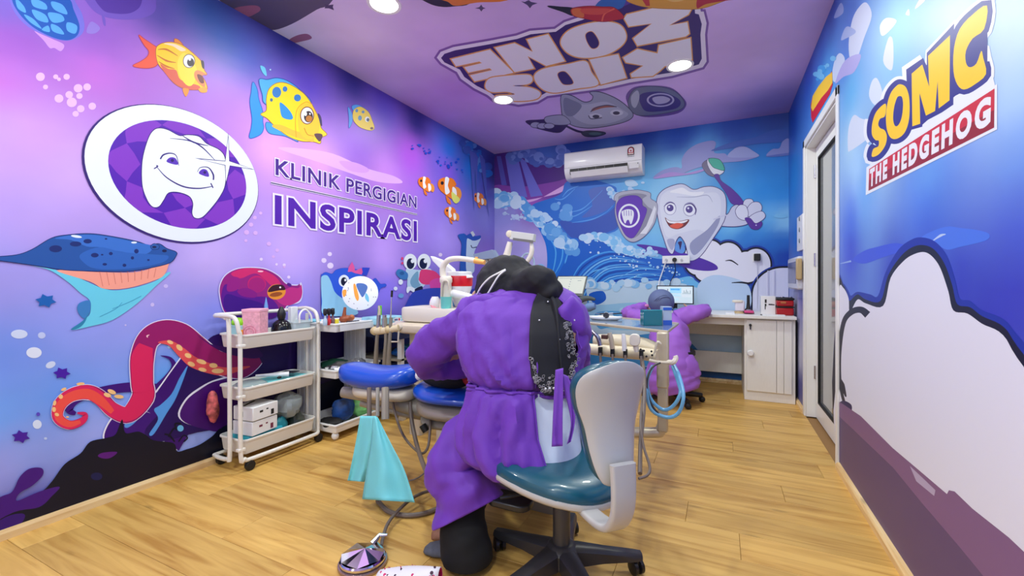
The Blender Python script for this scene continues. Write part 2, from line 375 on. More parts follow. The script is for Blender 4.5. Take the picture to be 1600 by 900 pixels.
# back edge seams between wallpaper and corners are simply the meeting walls
m = MB().box((WL-.1, WF-.1, 0), (WR+.1, WF, WC)).build('wall_front', mat('plaster', (225,220,232), .8, bump=.15), None); tag(m, kind='structure')
wood = wood_mat('oak_laminate', (186,136,62), (224,180,98))
fl = MB().box((WL-.1, WF-.1, -.06), (WR+.1, WB+.1, -.009)).build('floor', mat('floor_joint', (150,112,66), .7)); tag(fl, kind='structure')
rnd = random.Random(4); PW = .192; PL = 1.28; meshes = {}
def plank(x0, x1, y0, y1):
    key = round(x1-x0, 3)
    if key not in meshes:
        b = bmesh.new(); bmesh.ops.create_cube(b, size=1)
        for v in b.verts: v.co = Vector(((v.co.x+.5)*(x1-x0-.0012), (v.co.y+.5)*(PW-.0012), v.co.z*.008))
        top = [e for e in b.edges if all(v.co.z > 0 for v in e.verts)]
        bmesh.ops.bevel(b, geom=top, offset=.0009, segments=1, affect='EDGES'); me = bpy.data.meshes.new('plank'); b.to_mesh(me); b.free(); me.materials.append(wood); meshes[key] = me
    o = bpy.data.objects.new('plank', meshes[key]); COL.objects.link(o); o.location = (x0+.0006, y0+.0006, -.0042); o.parent = fl
y = WF; r = 0
while y < WB:
    x = WL-[0, .43, .86, .21, .64, 1.07][r % 6]-.05; r += 1
    while x < WR:
        a, b_ = max(x, WL), min(x+PL, WR)
        if b_-a > .05: plank(a, b_, y, y+PW)
        x += PL
    y += PW
# far side of the doorway
hall = MB().box((WR+.1, 2.6, -.06), (WR+1.3, 4.6, 0)).build('floor_hall', mat('hall_floor', (190,160,110), .5)); tag(hall, kind='structure')
hw = MB(); hw.box((WR+1.2, 2.6, 0), (WR+1.3, 4.6, 2.7)); hw.box((WR+.1, 4.5, 0), (WR+1.2, 4.6, 2.7)); hw.box((WR+.1, 2.6, 0), (WR+1.2, 2.7, 2.7)); hw.box((WR+.1, 2.6, 2.6), (WR+1.3, 4.6, 2.7))
hw = hw.build('wall_hall', mat('hall_wall', (205,200,196), .8, var=.15, vscale=2)); tag(hw, kind='structure')
# baseboards (narrow oak quadrants)
bw = wood_mat('oak_trim', (214,168,104), (240,210,155), 'y', .4)
def skirt(name, pts, nrm):
    prof = [(0,0),(.02,0),(.02,.028),(.014,.04),(0,.043)]; mb = MB(); n = Vector(nrm)
    mb.rings([[Vector(p)+n*a+Vector((0,0,b)) for a, b in prof] for p in pts]); return tag(mb.build(name, bw), kind='structure')
skirt('baseboard_left', [(WL, WF, 0), (WL, WB, 0)], (1,0,0)); skirt('baseboard_back', [(WL, WB, 0), (WR, WB, 0)], (0,-1,0))
skirt('baseboard_right', [(WR, WF, 0), (WR, 2.985, 0)], (-1,0,0)); skirt('baseboard_right_far', [(WR, 4.12, 0), (WR, WB, 0)], (-1,0,0))
# ------------------------------------------------------------ doorway with aluminium glass door
walum = mat('white_powdercoat', (236,236,234), .35); rub = mat('black_gasket', (18,18,20), .6)
tr = MB()
tr.box((WR+.0, 4.045, 0), (WR+.1, 4.085, 2.12)); tr.box((WR+.0, 3.005, 0), (WR+.1, 3.045, 2.12)); tr.box((WR+.0, 3.005, 2.085), (WR+.1, 4.085, 2.125))
tr.box((WR-.012, 4.055, 0), (WR+.0, 4.115, 2.155)); tr.box((WR-.012, 2.985, 0), (WR+.0, 3.03, 2.155)); tr.box((WR-.012, 2.985, 2.1), (WR+.0, 4.115, 2.155))
tag(tr.build('trim_1', walum, bevel=.003), kind='structure')
dr = MB(); dx0, dx1 = WR+.062, WR+.098
for a, b in (((3.05, 0.006), (3.13, 2.08)), ((3.96, .006), (4.04, 2.08)), ((3.13, .006), (3.96, .13)), ((3.13, 1.99), (3.96, 2.08))):
    dr.box((dx0, a[0], a[1]), (dx1, b[0], b[1]))
door = tag(dr.build('door_1', walum, bevel=.003), kind='structure')
g = MB()
for a, b in (((3.13, .13), (3.142, 1.99)), ((3.948, .13), (3.96, 1.99)), ((3.142, .13), (3.948, .142)), ((3.142, 1.978), (3.948, 1.99))): g.box((dx0-.001, a[0], a[1]), (dx1+.001, b[0], b[1]))
g.build('gasket', rub, door)
glass = mat('pane_glass', (235,240,240), .05, trans=.75, spec=.6)
MB().box((dx0+.015, 3.142, .142), (dx0+.021, 3.948, 1.978)).build('pane', glass, door)
MB().tube([(dx0-.0, 3.09, .95), (dx0-.04, 3.09, .95), (dx0-.04, 3.09, 1.1), (dx0, 3.09, 1.1)], .008, 8).build('door_handle', mat('steel', (190,190,195), .25, 1), door, smooth=True)
for z in (.35, 1.22, 1.9): MB().cyl((dx0-.004, 4.043), .008, z-.05, z+.05, 10).build('hinge', MC['steel'], door, smooth=True)
# coloured panel standing in for the reflections in the door glass
t = tag(MB().box((WR+1.175, 3.2, .9), (WR+1.195, 4.3, 2.0)).build('reflection_backdrop', mat('reflection_backdrop_ink', (150,60,80), .5, var=.6, vscale=4)), 'red and dark poster in place of the reflection in the glass door', 'backdrop')
# ------------------------------------------------------------ left wall print
def bubbles(P, lst, col):
    for x, y, r in lst: P.ell(x, y, r, r*.95, col, n=16)
P = Print('L', 'painted_gradient_swirl', wl)
P.blob([(435,232),(470,232),(520,240),(570,262),(615,275),(628,286),(590,284),(545,270),(500,254)], (232,178,244)); P.blob([(530,252),(555,254),(576,264),(570,270),(545,266)], (222,160,240))
P.done()
P = Print('L', 'painted_turtle', wl, crop(0,0,4))
P.blob([(60,0),(100,90),(180,170),(290,225),(380,252),(450,250),(510,215),(528,160),(510,80),(470,10),(440,-60),(200,-120),(60,-80)], (120,115,215))
P.blob([(75,0),(120,85),(200,165),(300,222),(390,250),(450,245),(490,210),(495,150),(460,60),(430,-10),(300,-80),(100,-60)], (35,90,180))
for q in ([(100,-10),(150,40),(160,80),(110,50)],[(150,90),(210,120),(260,180),(190,140)],[(200,60),(280,90),(300,140),(230,120)],[(300,80),(380,90),(400,130),(330,140)],[(320,150),(370,170),(400,215),(330,195)],[(420,140),(480,160),(470,210),(420,190)],[(200,-10),(280,20),(290,60),(210,40)],[(320,10),(390,30),(420,90),(340,60)],[(300,160),(310,200),(260,185)]):
    P.blob(q, (90,165,235))
P.blob([(215,195),(260,215),(330,245),(400,280),(380,320),(340,300),(310,300),(270,250)], (205,150,225)); P.done()
P = Print('L', 'painted_jellyfish', wl, crop(0,0,4))
P.blob([(520,-60),(560,40),(640,100),(760,122),(880,115),(960,80),(975,20),(950,-50),(700,-100)], (122,92,195)); P.blob([(600,-40),(640,60),(720,85),(820,80),(880,30),(860,-50)], (92,62,165))
P.blob([(635,85),(655,110),(660,160),(645,150)], (120,92,195)); P.blob([(540,200),(570,135),(625,175),(590,210)], (150,125,212)); P.done()
P = Print('L', 'painted_bubbles', wl)
bubbles(P, [(63,120,7),(87,120,4),(104,120,5),(71,136,4),(122,138,7),(136,136,6),(124,150,5),(108,148,6),(92,154,7),(112,160,8),(126,170,6),(144,166,6),(118,178,5),(92,124,3)], (226,182,242))
P.ell(30,522,13,7,(205,215,240)); P.ell(65,524,6,5,(190,200,238)); P.ell(53,551,12,8.5,(220,226,242)); P.ell(79,570,8,5,(205,215,240), rot=-.4); P.ell(58,663,7,7,(215,225,245)); P.ell(259,447,3.5,3,(200,185,240)); P.ell(71,685,2.5,2,(190,205,240)); P.ell(238,476,3,3,(205,190,240)); P.ell(196,508,1.5,1.5,(200,190,240)); P.ell(264,542,2.5,2.5,(170,200,240))
bubbles(P, [(443,445,2.5),(427,436,2),(444,414,2.5),(432,413,2),(451,433,2.5),(408,405,2.5),(515,397,3.5),(506,407,4),(516,415,5),(503,404,0.5),(688,398,3)], (235,215,250))
bubbles(P, [(398,340,3),(392,351,3.5),(399,364,3.5),(385,363,4),(384,376,2.5),(407,333,2.5),(433,391,3),(427,401,2.5),(420,381,3.5),(444,417,2)], (222,178,243))
P.done()
P = Print('L', 'painted_orange_fish', wl, crop(0,0,4))
P.out([(868,222),(900,245),(945,275),(985,310),(985,390),(960,418),(900,425),(832,412),(880,385),(920,355),(930,320),(900,280)], (240,95,70), (190,60,80), 4)
P.out([(1090,245),(1120,255),(1150,300),(1100,290)], (235,140,50), (180,70,60), 3)
P.out([(975,310),(1000,278),(1060,265),(1130,280),(1200,330),(1260,390),(1275,440),(1290,465),(1260,470),(1285,520),(1290,560),(1240,560),(1160,555),(1090,520),(1030,450),(985,390)], (250,205,45), (190,95,60), 4)
P.blob([(1000,400),(1050,430),(1100,440),(1130,500),(1240,535),(1240,560),(1160,555),(1090,520),(1030,455)], (222,100,80))
for a in ([(985,310),(1040,310),(1110,350)],[(980,345),(1040,380),(1100,392)],[(990,385),(1040,415),(1090,430)]): P.line(a, [3,12,3], (205,110,40))
P.blob([(1020,272),(1090,275),(1160,310),(1130,320),(1080,290)], (255,225,190)); P.blob([(1110,380),(1150,330),(1200,380),(1230,440),(1210,520),(1170,535),(1120,470)], (253,222,70))
P.ell(1180,382,38,44,(90,40,60)); P.ell(1180,382,34,40,(240,240,250)); P.ell(1190,390,22,26,(60,50,60)); P.ell(1185,372,8,8,(255,255,255)); P.blob([(1255,380),(1272,385),(1275,430),(1262,420)], (60,45,60))
P.blob([(1215,450),(1240,440),(1290,465),(1262,475),(1280,520),(1275,545),(1240,520),(1215,485)], (235,140,90)); P.blob([(1232,465),(1262,475),(1275,515),(1255,520),(1238,495)], (120,60,60)); P.blob([(1240,555),(1285,545),(1292,575),(1255,578)], (245,170,70)); P.blob([(1140,555),(1180,560),(1160,605)], (240,150,60)); P.done()
P = Print('L', 'painted_yellow_fish', wl, crop(400,0,4))
P.out([(20,500),(70,500),(130,490),(200,510),(280,570),(340,650),(200,700),(60,650),(40,590)], (80,175,235), (30,80,170), 5)
P.out([(-20,515),(5,560),(15,620),(40,700),(40,760),(45,800),(25,840),(-40,862),(-30,800),(-25,740),(-38,640),(-30,580)], (50,150,225), (30,90,190), 4)
P.out([(65,765),(150,800),(220,850),(260,885),(180,850),(80,830)], (70,160,225), (30,80,170), 3)
P.out([(30,715),(65,690),(65,620),(80,560),(120,525),(170,518),(230,540),(300,590),(350,660),(390,740),(405,800),(440,840),(405,860),(400,895),(360,885),(280,880),(200,850),(120,790),(70,740)], (250,218,40), (170,110,50), 4)
P.blob([(100,790),(200,840),(300,875),(360,885),(340,840),(250,820),(150,780)], (252,190,60))
for e in ((128,577,28,34),(180,557,15,17),(258,612,22,22)): P.ell(e[0],e[1],e[2],e[3],(60,125,195))
P.blob([(150,640),(200,680),(230,730),(215,748),(165,735),(150,690)], (50,145,215)); P.ell(95,625,9,11,(70,110,150))
P.line([(250,860),(245,760),(258,680),(310,638),(350,655)], 5, (235,160,40)); P.blob([(262,700),(300,645),(350,665),(395,760),(380,850),(320,870),(270,820)], (253,200,55))
P.ell(318,722,44,56,(120,60,50)); P.ell(318,722,38,50,(245,243,250)); P.ell(326,730,28,36,(60,45,50)); P.ell(330,742,20,20,(190,120,50)); P.ell(308,712,9,13,(255,255,255)); P.ell(336,712,5,6,(255,255,255))
P.blob([(385,710),(405,730),(412,785),(400,775)], (70,60,100)); P.blob([(362,840),(400,835),(415,850),(395,885)], (95,60,70)); P.line([(300,800),(320,840),(360,850)], 4, (200,120,30))
P.blob([(25,412),(55,425),(65,475),(40,455)], (110,205,240)); P.ell(88,436,5,5,(180,220,245)); P.done()
P = Print('L', 'painted_small_yellow_fish', wl, crop(400,0,4))
P.out([(575,670),(600,715),(600,760),(580,800),(580,740)], (80,150,225), (40,90,190), 2); P.out([(598,665),(640,658),(700,700),(620,700)], (70,150,225), (40,90,190), 2)
P.out([(605,740),(610,690),(650,668),(700,700),(725,755),(738,800),(715,815),(660,800),(625,775)], (235,200,75), (140,110,70), 2)
for e in ((628,692,9,11),(668,700,9,9),(648,738,12,16)): P.ell(e[0],e[1],e[2],e[3],(90,140,180))
P.ell(694,746,14,17,(230,230,235)); P.ell(698,749,9,11,(70,80,110)); P.ell(722,802,10,8,(110,70,60)); P.done()
# round logo
P = Print('L', 'clinic_logo', wl)
cu, cv = 1.376, 1.632
P.ell(cu-.004, cv-.004, .424, .366, (52,28,110), wall=True, n=72); P.ell(cu, cv, .418, .360, (232,238,245), wall=True, n=72)
P.ell(cu+.005, cv, .337, .287, (84,26,172), wall=True, n=72)
Tq = crop(130,150,3.914)
def incl(p):
    u, v = P.p2u(*Tq(p)); k = sqrt(((u-cu-.005)/.336)**2+((v-cv)/.286)**2); k = max(k, 1); return (cu+.005+(u-cu-.005)/k, cv+(v-cv)/k)
for q in ([(100,370),(148,345),(265,290),(310,350),(348,418),(300,470),(265,522),(200,465),(165,420),(120,400)],[(262,150),(260,130),(340,100),(400,120),(480,178),(420,220),(395,280),(330,278),(265,290),(255,230)],[(480,178),(560,120),(640,110),(690,180),(750,262),(700,235),(620,235),(560,215)],[(750,262),(850,255),(920,280),(930,340),(925,375),(860,370),(780,310)],[(265,522),(360,560),(365,620),(400,670),(490,715),(370,712),(330,710),(240,660),(258,590)],[(620,685),(490,715),(535,790),(580,830),(660,840),(745,752),(680,740)],[(540,595),(600,598),(650,620),(670,665),(620,685),(570,640)],[(925,450),(1000,500),(1010,595),(915,630),(885,575),(875,500)],[(915,630),(925,730),(850,800),(735,745),(790,690),(820,650)]):
    n = len(q); dens = [(q[k][0]*(1-f)+q[(k+1) % n][0]*f, q[k][1]*(1-f)+q[(k+1) % n][1]*f) for k in range(n) for f in (0, .2, .4, .6, .8)]
    P.poly([incl(p) for p in dens], (130,54,192), wall=True)
P.T = crop(0,200,4)
tooth = [(1000,3),(1050,15),(1120,50),(1170,45),(1240,55),(1290,100),(1370,140),(1405,200),(1405,345),(1370,430),(1300,520),(1255,560),(1215,560),(1200,530),(1205,470),(1180,425),(1110,400),(1050,405),(1020,450),(990,490),(950,490),(915,440),(888,350),(890,200),(925,70),(960,15)]
P.out(tooth, (236,241,247), (52,28,110), 5); ik = (52,28,120)
P.line([(1060,65),(1180,80),(1260,120),(1340,200)], [2,7,8,3], ik); P.line([(1140,50),(1210,90),(1300,112)], [4,10,3], ik)
P.line([(960,255),(985,240),(975,235)], 7, ik, k=3); P.line([(975,240),(1040,310),(1140,365),(1240,378),(1325,365)], [3,7,9,8,4], ik); P.line([(1315,345),(1330,375)], 7, ik, k=0)
P.line([(1000,195),(1020,168),(1065,158),(1100,175),(1115,235)], [9,10,7,5,3], ik); P.line([(1232,275),(1250,248),(1300,248),(1330,290),(1332,325)], [3,4,6,10,9], ik)
P.blob([(1040,212),(1060,185),(1095,190),(1108,230)], (90,50,180)); P.blob([(1242,285),(1262,258),(1292,265),(1302,305)], (90,50,180)); P.ell(1075,203,10,10,(40,20,100)); P.ell(1278,278,9,9,(40,20,100))
P.poly([(1425,30),(1433,205),(1590,262),(1437,238),(1410,360),(1403,235),(1215,188),(1405,205)], ik); P.poly([(1424,60),(1430,208),(1570,256),(1434,234),(1411,335),(1407,232),(1250,196),(1407,209)], (240,243,250))
P.done('round purple and white tooth emblem')
P = Print('L', 'clinic_name_lettering', wl)
ptext(P, 'KLINIK PERGIGIAN', [(1.917,1.862),(3.385,1.862),(3.385,1.757),(1.917,1.757)], (72,30,140), outline=(238,228,248), bold=.02, oof=.045, spacing=1.08, wall=True)
ptext(P, 'INSPIRASI', [(1.917,1.618),(3.385,1.624),(3.385,1.440),(1.917,1.436)], (84,28,170), outline=(240,230,250), bold=.028, oof=.045, spacing=1.12, wall=True)
P.line([(1.88,1.697),(3.40,1.697)], .016, (238,228,248), k=0, wall=True); P.line([(1.88,1.697),(3.40,1.697)], .007, (50,25,90), k=0, wall=True); P.done()
# manta ray
P = Print('L', 'painted_whale', wl, crop(0,200,4))
P.blob([(150,855),(300,885),(420,960),(500,1030),(560,1080),(560,1160),(520,1200),(450,1260),(560,1240),(700,1200),(850,1100),(980,980),(1060,910),(1040,905),(960,960),(800,1005),(650,1005),(400,900)], (105,205,230))
P.blob([(350,890),(600,900),(850,900),(1010,850),(1055,830),(1030,910),(970,950),(800,1000),(650,1005),(560,960)], (245,160,140))
for i in range(9): P.line([(620+i*44,905-abs(i-2)*5),(640+i*40,990-i*7)], 4, (215,120,105), k=0)
P.blob([(480,1120),(500,1090),(560,1080),(560,1150),(525,1190),(490,1160)], (60,125,190)); P.blob([(440,1258),(520,1200),(550,1150),(530,1210),(490,1250)], (45,130,170))
P.out([(-60,810),(100,795),(200,760),(320,690),(420,670),(560,662),(700,680),(850,710),(930,735),(990,725),(1040,755),(1095,775),(1098,795),(1060,840),(950,870),(800,893),(600,893),(400,885),(200,855),(0,828),(-60,826)], (38,84,160), (20,30,90), 4)
P.blob([(340,690),(460,670),(620,672),(850,715),(950,740),(900,790),(740,770),(620,745),(540,740),(440,700)], (58,112,200)); P.blob([(500,790),(620,745),(760,775),(950,790),(1050,800),(1000,845),(800,880),(600,880),(520,840)], (48,100,185))
for e in ((590,795,24,14),(545,708,26,14),(470,725,36,16),(345,755,40,22),(690,785,12,10),(636,792,8,5),(850,770,14,14),(825,812,10,10),(925,825,8,6),(652,852,14,8),(775,858,12,10),(660,693,8,5)): P.ell(*e, (28,44,110))
P.out([(940,740),(960,724),(990,735),(985,755),(950,757)], (45,90,165), (25,35,95), 3); P.ell(962,744,14,7,(25,30,80)); P.ell(1025,768,15,9,(25,30,80)); P.ell(475,678,34,8,(225,235,248), rot=.15); P.ell(835,716,18,6,(225,235,248)); P.line([(700,1130),(800,1090),(880,1050)], 3, (60,150,190)); P.line([(620,1180),(720,1130),(760,1090)], 3, (60,150,190)); P.done('deep blue painted whale with pink throat')
def star(P, cx, cy, r, col, rot=0, sq=1):
    pts = []
    for i in range(12):
        a = rot+pi*i/6; q = r if i % 2 == 0 else r*.62; pts.append((cx+q*cos(a), cy+q*sin(a)*sq))
    P.poly(pts, col)
P = Print('L', 'painted_starfish', wl); star(P, 71, 470, 17, (25,95,175), .2, .66); star(P, 96, 583, 14, (70,25,160), .1, .7); star(P, 32, 682, 15, (70,25,150), .3, .7); P.ell(59,647,3,3,(90,70,190)); P.done()
# octopus
P = Print('L', 'painted_dark_tentacles', wl, crop(0,400,4))
dk = (62,14,118)
P.line([(1000,622),(1060,640),(1085,690),(1050,760),(960,860),(880,960)], [2,20,34,50,70,60], dk)
P.line([(1000,830),(800,820),(600,850),(470,900),(430,960),(470,985)], [60,60,50,50,50,20], dk)
P.line([(1260,700),(1130,880),(960,1130)], [300,300,330], (230,230,245)); P.line([(1270,700),(1140,880),(980,1130)], [300,300,320], (60,10,110))
P.line([(930,880),(970,960),(940,1060),(830,1130),(770,1180)], [130,110,110,120,160], dk)
P.blob([(640,1140),(660,1060),(720,990),(860,960),(960,1000),(960,1080),(920,1140),(800,1200),(700,1180)], (230,230,245)); P.blob([(650,1140),(668,1065),(725,998),(860,966),(965,1000),(966,1080),(930,1140),(800,1210),(700,1180)], dk)
P.blob([(775,1065),(790,1020),(850,965),(875,975),(850,1030),(800,1070)], (90,150,225))
P.blob([(900,1100),(1010,960),(1120,780),(1190,670),(1280,540),(1400,480),(1800,460),(2300,460),(2300,1000),(1700,1090),(1300,1090),(1000,1160)], (38,8,88))
P.blob([(1110,1000),(1150,900),(1230,830),(1350,770),(1500,760),(1500,1000),(1420,1100),(1200,1060)], (230,230,245)); P.blob([(1122,1000),(1160,905),(1240,838),(1350,780),(1520,770),(1520,1000),(1420,1100),(1200,1060)], (70,10,110))
P.blob([(960,960),(1000,930),(1070,860),(1120,760),(1170,690),(1100,880),(1040,980),(960,1110),(930,1110),(985,1020)], (85,155,230)); P.done()
P = Print('L', 'painted_octopus', wl, crop(0,400,4))
P.blob([(1368,260),(1366,190),(1400,120),(1470,78),(1560,68),(1660,78),(1740,120),(1790,170),(1860,178),(1880,165),(1890,230),(1870,290),(1800,310),(1740,370),(1500,400),(1420,360),(1390,340)], (220,215,245))
P.blob([(1374,260),(1372,190),(1405,124),(1473,84),(1560,74),(1658,84),(1735,124),(1785,174),(1850,185),(1870,175),(1875,230),(1860,280),(1790,310),(1740,370),(1500,400),(1424,360),(1395,340)], (150,30,125))
P.blob([(1380,280),(1400,180),(1470,200),(1560,250),(1680,260),(1740,330),(1700,390),(1500,400),(1420,360)], (92,15,140)); P.blob([(1400,330),(1410,240),(1500,260),(1640,300),(1660,370),(1500,395)], (62,8,130))
P.blob([(1440,110),(1520,78),(1620,82),(1720,130),(1760,200),(1700,190),(1600,110),(1500,140)], (212,40,110)); P.ell(1602,175,58,52,(200,30,110)); P.ell(1602,180,52,46,(168,28,120)); P.blob([(1420,170),(1460,130),(1500,150),(1480,210),(1420,220)], (150,25,130)); P.blob([(1480,215),(1540,200),(1600,230),(1590,260),(1510,250)], (135,20,130))
P.blob([(1720,260),(1800,200),(1860,200),(1880,180),(1885,240),(1860,285),(1780,310)], (195,45,130))
P.ell(1725,224,58,48,(240,150,50), rot=-.2); P.blob([(1672,225),(1700,185),(1760,180),(1780,210),(1740,215)], (60,20,40)); P.ell(1722,240,40,14,(160,80,35), rot=-.15); P.ell(1748,196,6,6,(255,255,255)); P.ell(1625,96,18,5,(255,200,220)); P.ell(1805,180,16,10,(85,20,130), rot=.5)
# big tentacle
P.line([(1620,640),(1500,690),(1350,660),(1230,570),(1130,490),(1020,468),(925,520),(885,640),(885,790),(890,880),(800,990),(700,960),(620,880),(540,850),(440,870),(370,930),(360,1010),(430,1055),(510,1030)], [70,160,150,150,150,142,145,160,150,150,110,100,95,100,88,85,75,60,10], (235,225,245))
P.line([(1620,640),(1500,690),(1350,660),(1230,570),(1130,490),(1020,468),(925,520),(885,640),(885,790),(890,880),(800,990),(700,960),(620,880),(540,850),(440,870),(370,930),(360,1010),(430,1055),(510,1030),(530,990),(480,980)], [60,150,140,140,140,132,135,150,140,140,105,95,90,92,82,80,70,58,44,30,10], (150,22,100))
P.line([(910,560),(885,640),(885,790),(890,880),(800,985),(700,960),(620,890),(540,850),(440,870),(370,930),(360,1010),(430,1055),(510,1030),(530,990),(480,980)], [90,140,130,130,95,90,85,88,80,76,66,54,42,28,8], (218,36,92))
P.line([(700,975),(620,900),(540,860),(440,880),(375,935),(365,1010),(430,1050),(500,1035)], [30,60,62,60,56,50,40,20], (238,80,70))
P.line([(985,540),(1060,545),(1130,600),(1200,660),(1300,700),(1400,720),(1560,690)], [6,34,60,70,64,50,6], (228,82,85)); P.blob([(1180,440),(1260,520),(1390,600),(1560,640),(1640,620),(1560,560),(1350,560),(1240,500)], (60,10,100))
for e in ((1060,538,20,11,.4),(1118,572,24,15,.8),(1172,622,22,14,.4),(1192,675,24,14,.4),(1255,660,32,14,.3),(1262,710,26,12,.2),(1330,684,26,15,.1),(1357,718,38,15,0),(695,848,28,13,.4),(668,868,24,13,.3),(740,878,30,12,.1),(500,798,26,9,-.1),(395,832,18,9,-.4),(376,878,14,14,0),(338,918,10,17,.2),(334,958,12,16,0),(352,990,14,10,.4),(418,1005,10,5,0)): P.ell(*e[:4], (245,195,130), rot=e[4])
P.line([(920,510),(915,500),(930,492)], [3,10,3], (255,200,210), k=3)
P.done('magenta and orange painted octopus')
P = Print('L', 'painted_seabed', wl)
nv = (9,12,34)
P.blob([(-60,830),(0,800),(60,770),(80,752),(100,725),(125,708),(140,690),(165,684),(180,678),(190,655),(195,676),(215,674),(228,680),(240,688),(270,692),(276,705),(290,702),(310,695),(330,682),(345,670),(345,712),(345,730),(200,785),(60,842),(-60,892)], nv)
P.blob([(-40,800),(0,776),(18,768),(30,745),(45,732),(64,731),(66,742),(50,758),(30,770),(26,782),(60,768),(92,760),(80,775),(60,792),(20,800),(-40,830)], (66,16,120)); P.blob([(-60,860),(0,812),(30,802),(38,808),(20,830),(-20,855)], (52,14,110)); P.blob([(152,712),(160,707),(182,706),(172,715),(160,716)], (90,20,120))
P.line([(173,700),(176,694),(182,696),(184,702)], 2, nv); P.line([(184,702),(186,692)], 2.5, nv); P.line([(278,690),(286,680),(292,684),(286,690)], 2, nv); P.line([(262,682),(270,670),(276,668)], 2.5, nv); P.ell(281,669,5,5,(110,190,235)); P.line([(275,672),(273,662),(282,662)], 3, nv); P.line([(256,678),(264,680),(272,690)], 2.5, nv); P.ell(150,744,9,6,(20,25,75)); P.done()
P = Print('L', 'painted_seabed_far', wl); P.poly([(345,668),(370,655),(420,640),(500,600),(600,565),(773,500),(773,590),(600,632),(500,668),(345,728)], (9,14,46)); P.done()
# clownfish
def clown(P, cx, cy, s, fl=1):
    f = lambda pts: [(cx+fl*x*s, cy+y*s) for x, y in pts]
    P.blob(f([(11,-2),(18,1),(21,10),(18,18),(12,14),(14,8)]), (240,150,60))
    P.blob(f([(-6,-8),(0,-16),(8,-14),(12,-4)]), (235,120,30)); P.blob(f([(-4,12),(2,18),(4,26),(-2,22)]), (235,120,30))
    P.blob(f([(-17,-6),(-14,-14),(-4,-17),(6,-12),(12,0),(14,12),(8,18),(0,14),(-8,8),(-14,2)]), (240,125,30))
    P.blob(f([(-5,-17),(1,-15),(-1,-4),(2,6),(-4,10),(-6,0)]), (245,240,240)); P.blob(f([(7,-2),(12,2),(13,12),(8,16),(6,6)]), (245,240,240)); P.ell(cx-fl*10*s, cy-8*s, 2.4*s, 3*s, (30,25,40))
P = Print('L', 'painted_clownfish', wl); clown(P, 664, 288, .68); clown(P, 700, 294, .98); clown(P, 704, 334, .62); clown(P, 748, 311, .56)
P.blob([(705,300),(712,305),(718,312),(712,318),(706,312)], (225,225,110)); P.done('orange and white painted clownfish')
P = Print('L', 'painted_splash', wl)
P.foam([(728,222),(740,240),(752,262),(765,270)], 2, 7, 40, [(40,110,200),(90,140,210),(60,90,180)], 7, 1.3)
P.foam([(650,222),(690,250),(715,262)], .8, 2.5, 26, [(30,70,200),(20,90,210)], 8, 6)
for q in ([(733,235),(742,240),(740,330)],[(748,240),(757,250),(763,340)],[(740,238),(746,245),(744,310)]): P.poly(q, (85,95,185))
P.done()
# whale with bow
P = Print('L', 'painted_blue_fish_with_bow', wl, crop(480,380,5))
P.out([(105,270),(110,245),(140,228),(190,240),(220,210),(290,195),(400,215),(440,300),(420,420),(380,520),(150,560),(110,540)], (48,92,215), (35,60,180), 2)
P.blob([(102,300),(110,258),(150,252),(180,300),(210,380),(270,430),(340,450),(380,510),(370,560),(130,560),(110,450)], (150,205,235))
P.poly([(425,190),(485,192),(460,255),(420,245)], (48,70,200)); P.out([(510,290),(530,275),(550,300),(570,320),(605,318),(610,335),(570,350),(550,390),(530,380),(530,330)], (50,88,215), (45,70,190), 2)
P.poly([(312,225),(318,190),(345,145),(362,180),(368,215),(420,195),(428,225),(420,245),(370,235),(340,222)], (230,90,160)); P.ell(282,295,42,48,(240,243,248)); P.ell(282,300,24,34,(18,24,50)); P.ell(292,288,8,10,(255,255,255)); P.done('blue painted fish with a pink bow')
P = Print('L', 'painted_crab', wl, crop(480,380,5))
P.blob([(810,440),(800,390),(850,380),(900,290),(960,290),(960,360),(920,410),(870,440)], (150,130,215)); P.blob([(770,200),(870,210),(960,200),(970,280),(930,310),(880,360),(830,360),(780,350),(778,270)], (190,215,235))
P.blob([(690,240),(700,208),(730,205),(780,235),(775,280),(730,280)], (60,120,185)); P.ell(735,235,18,14,(40,90,150)); P.ell(800,145,52,62,(238,242,248)); P.ell(908,145,52,62,(238,242,248)); P.ell(802,160,30,42,(18,24,60)); P.ell(902,160,30,42,(18,24,60)); P.ell(818,140,14,16,(238,242,248)); P.ell(918,140,14,16,(238,242,248))
P.blob([(870,260),(880,215),(910,205),(960,210),(1000,225),(1035,265),(1010,290),(960,320),(900,320),(868,290)], (225,60,120)); P.blob([(955,300),(1040,280),(1040,420),(1000,470),(920,520),(870,500),(880,460),(930,440),(960,380)], (215,70,165)); P.blob([(815,260),(860,220),(865,300),(880,330),(830,350),(800,310)], (120,165,195)); P.blob([(835,360),(890,335),(895,370),(850,410),(835,390)], (25,25,65)); P.blob([(770,370),(780,340),(830,350),(830,385),(800,370),(780,390)], (235,240,248)); P.ell(725,303,18,21,(235,240,248)); P.ell(685,354,15,15,(225,230,245)); P.ell(738,120,8,12,(230,60,110)); P.ell(738,156,8,10,(230,60,110)); P.ell(728,410,22,18,(110,160,215)); P.done('painted sea creature with big round eyes')
P = Print('L', 'painted_shark', wl, crop(640,360,5))
P.blob([(372,40),(410,25),(430,30),(450,60),(445,160),(440,320),(390,320),(395,200),(400,100)], (30,90,185)); P.blob([(440,120),(450,60),(490,80),(550,60),(530,110),(500,180),(500,320),(440,320)], (200,220,240)); P.blob([(430,50),(470,25),(500,45),(550,40),(545,65),(500,80),(450,62)], (25,80,180)); P.poly([(470,15),(490,5),(508,35),(490,50)], (215,220,225)); P.line([(475,115),(485,135),(520,130)], 7, (35,40,90)); P.done('blue painted shark wearing a cap')
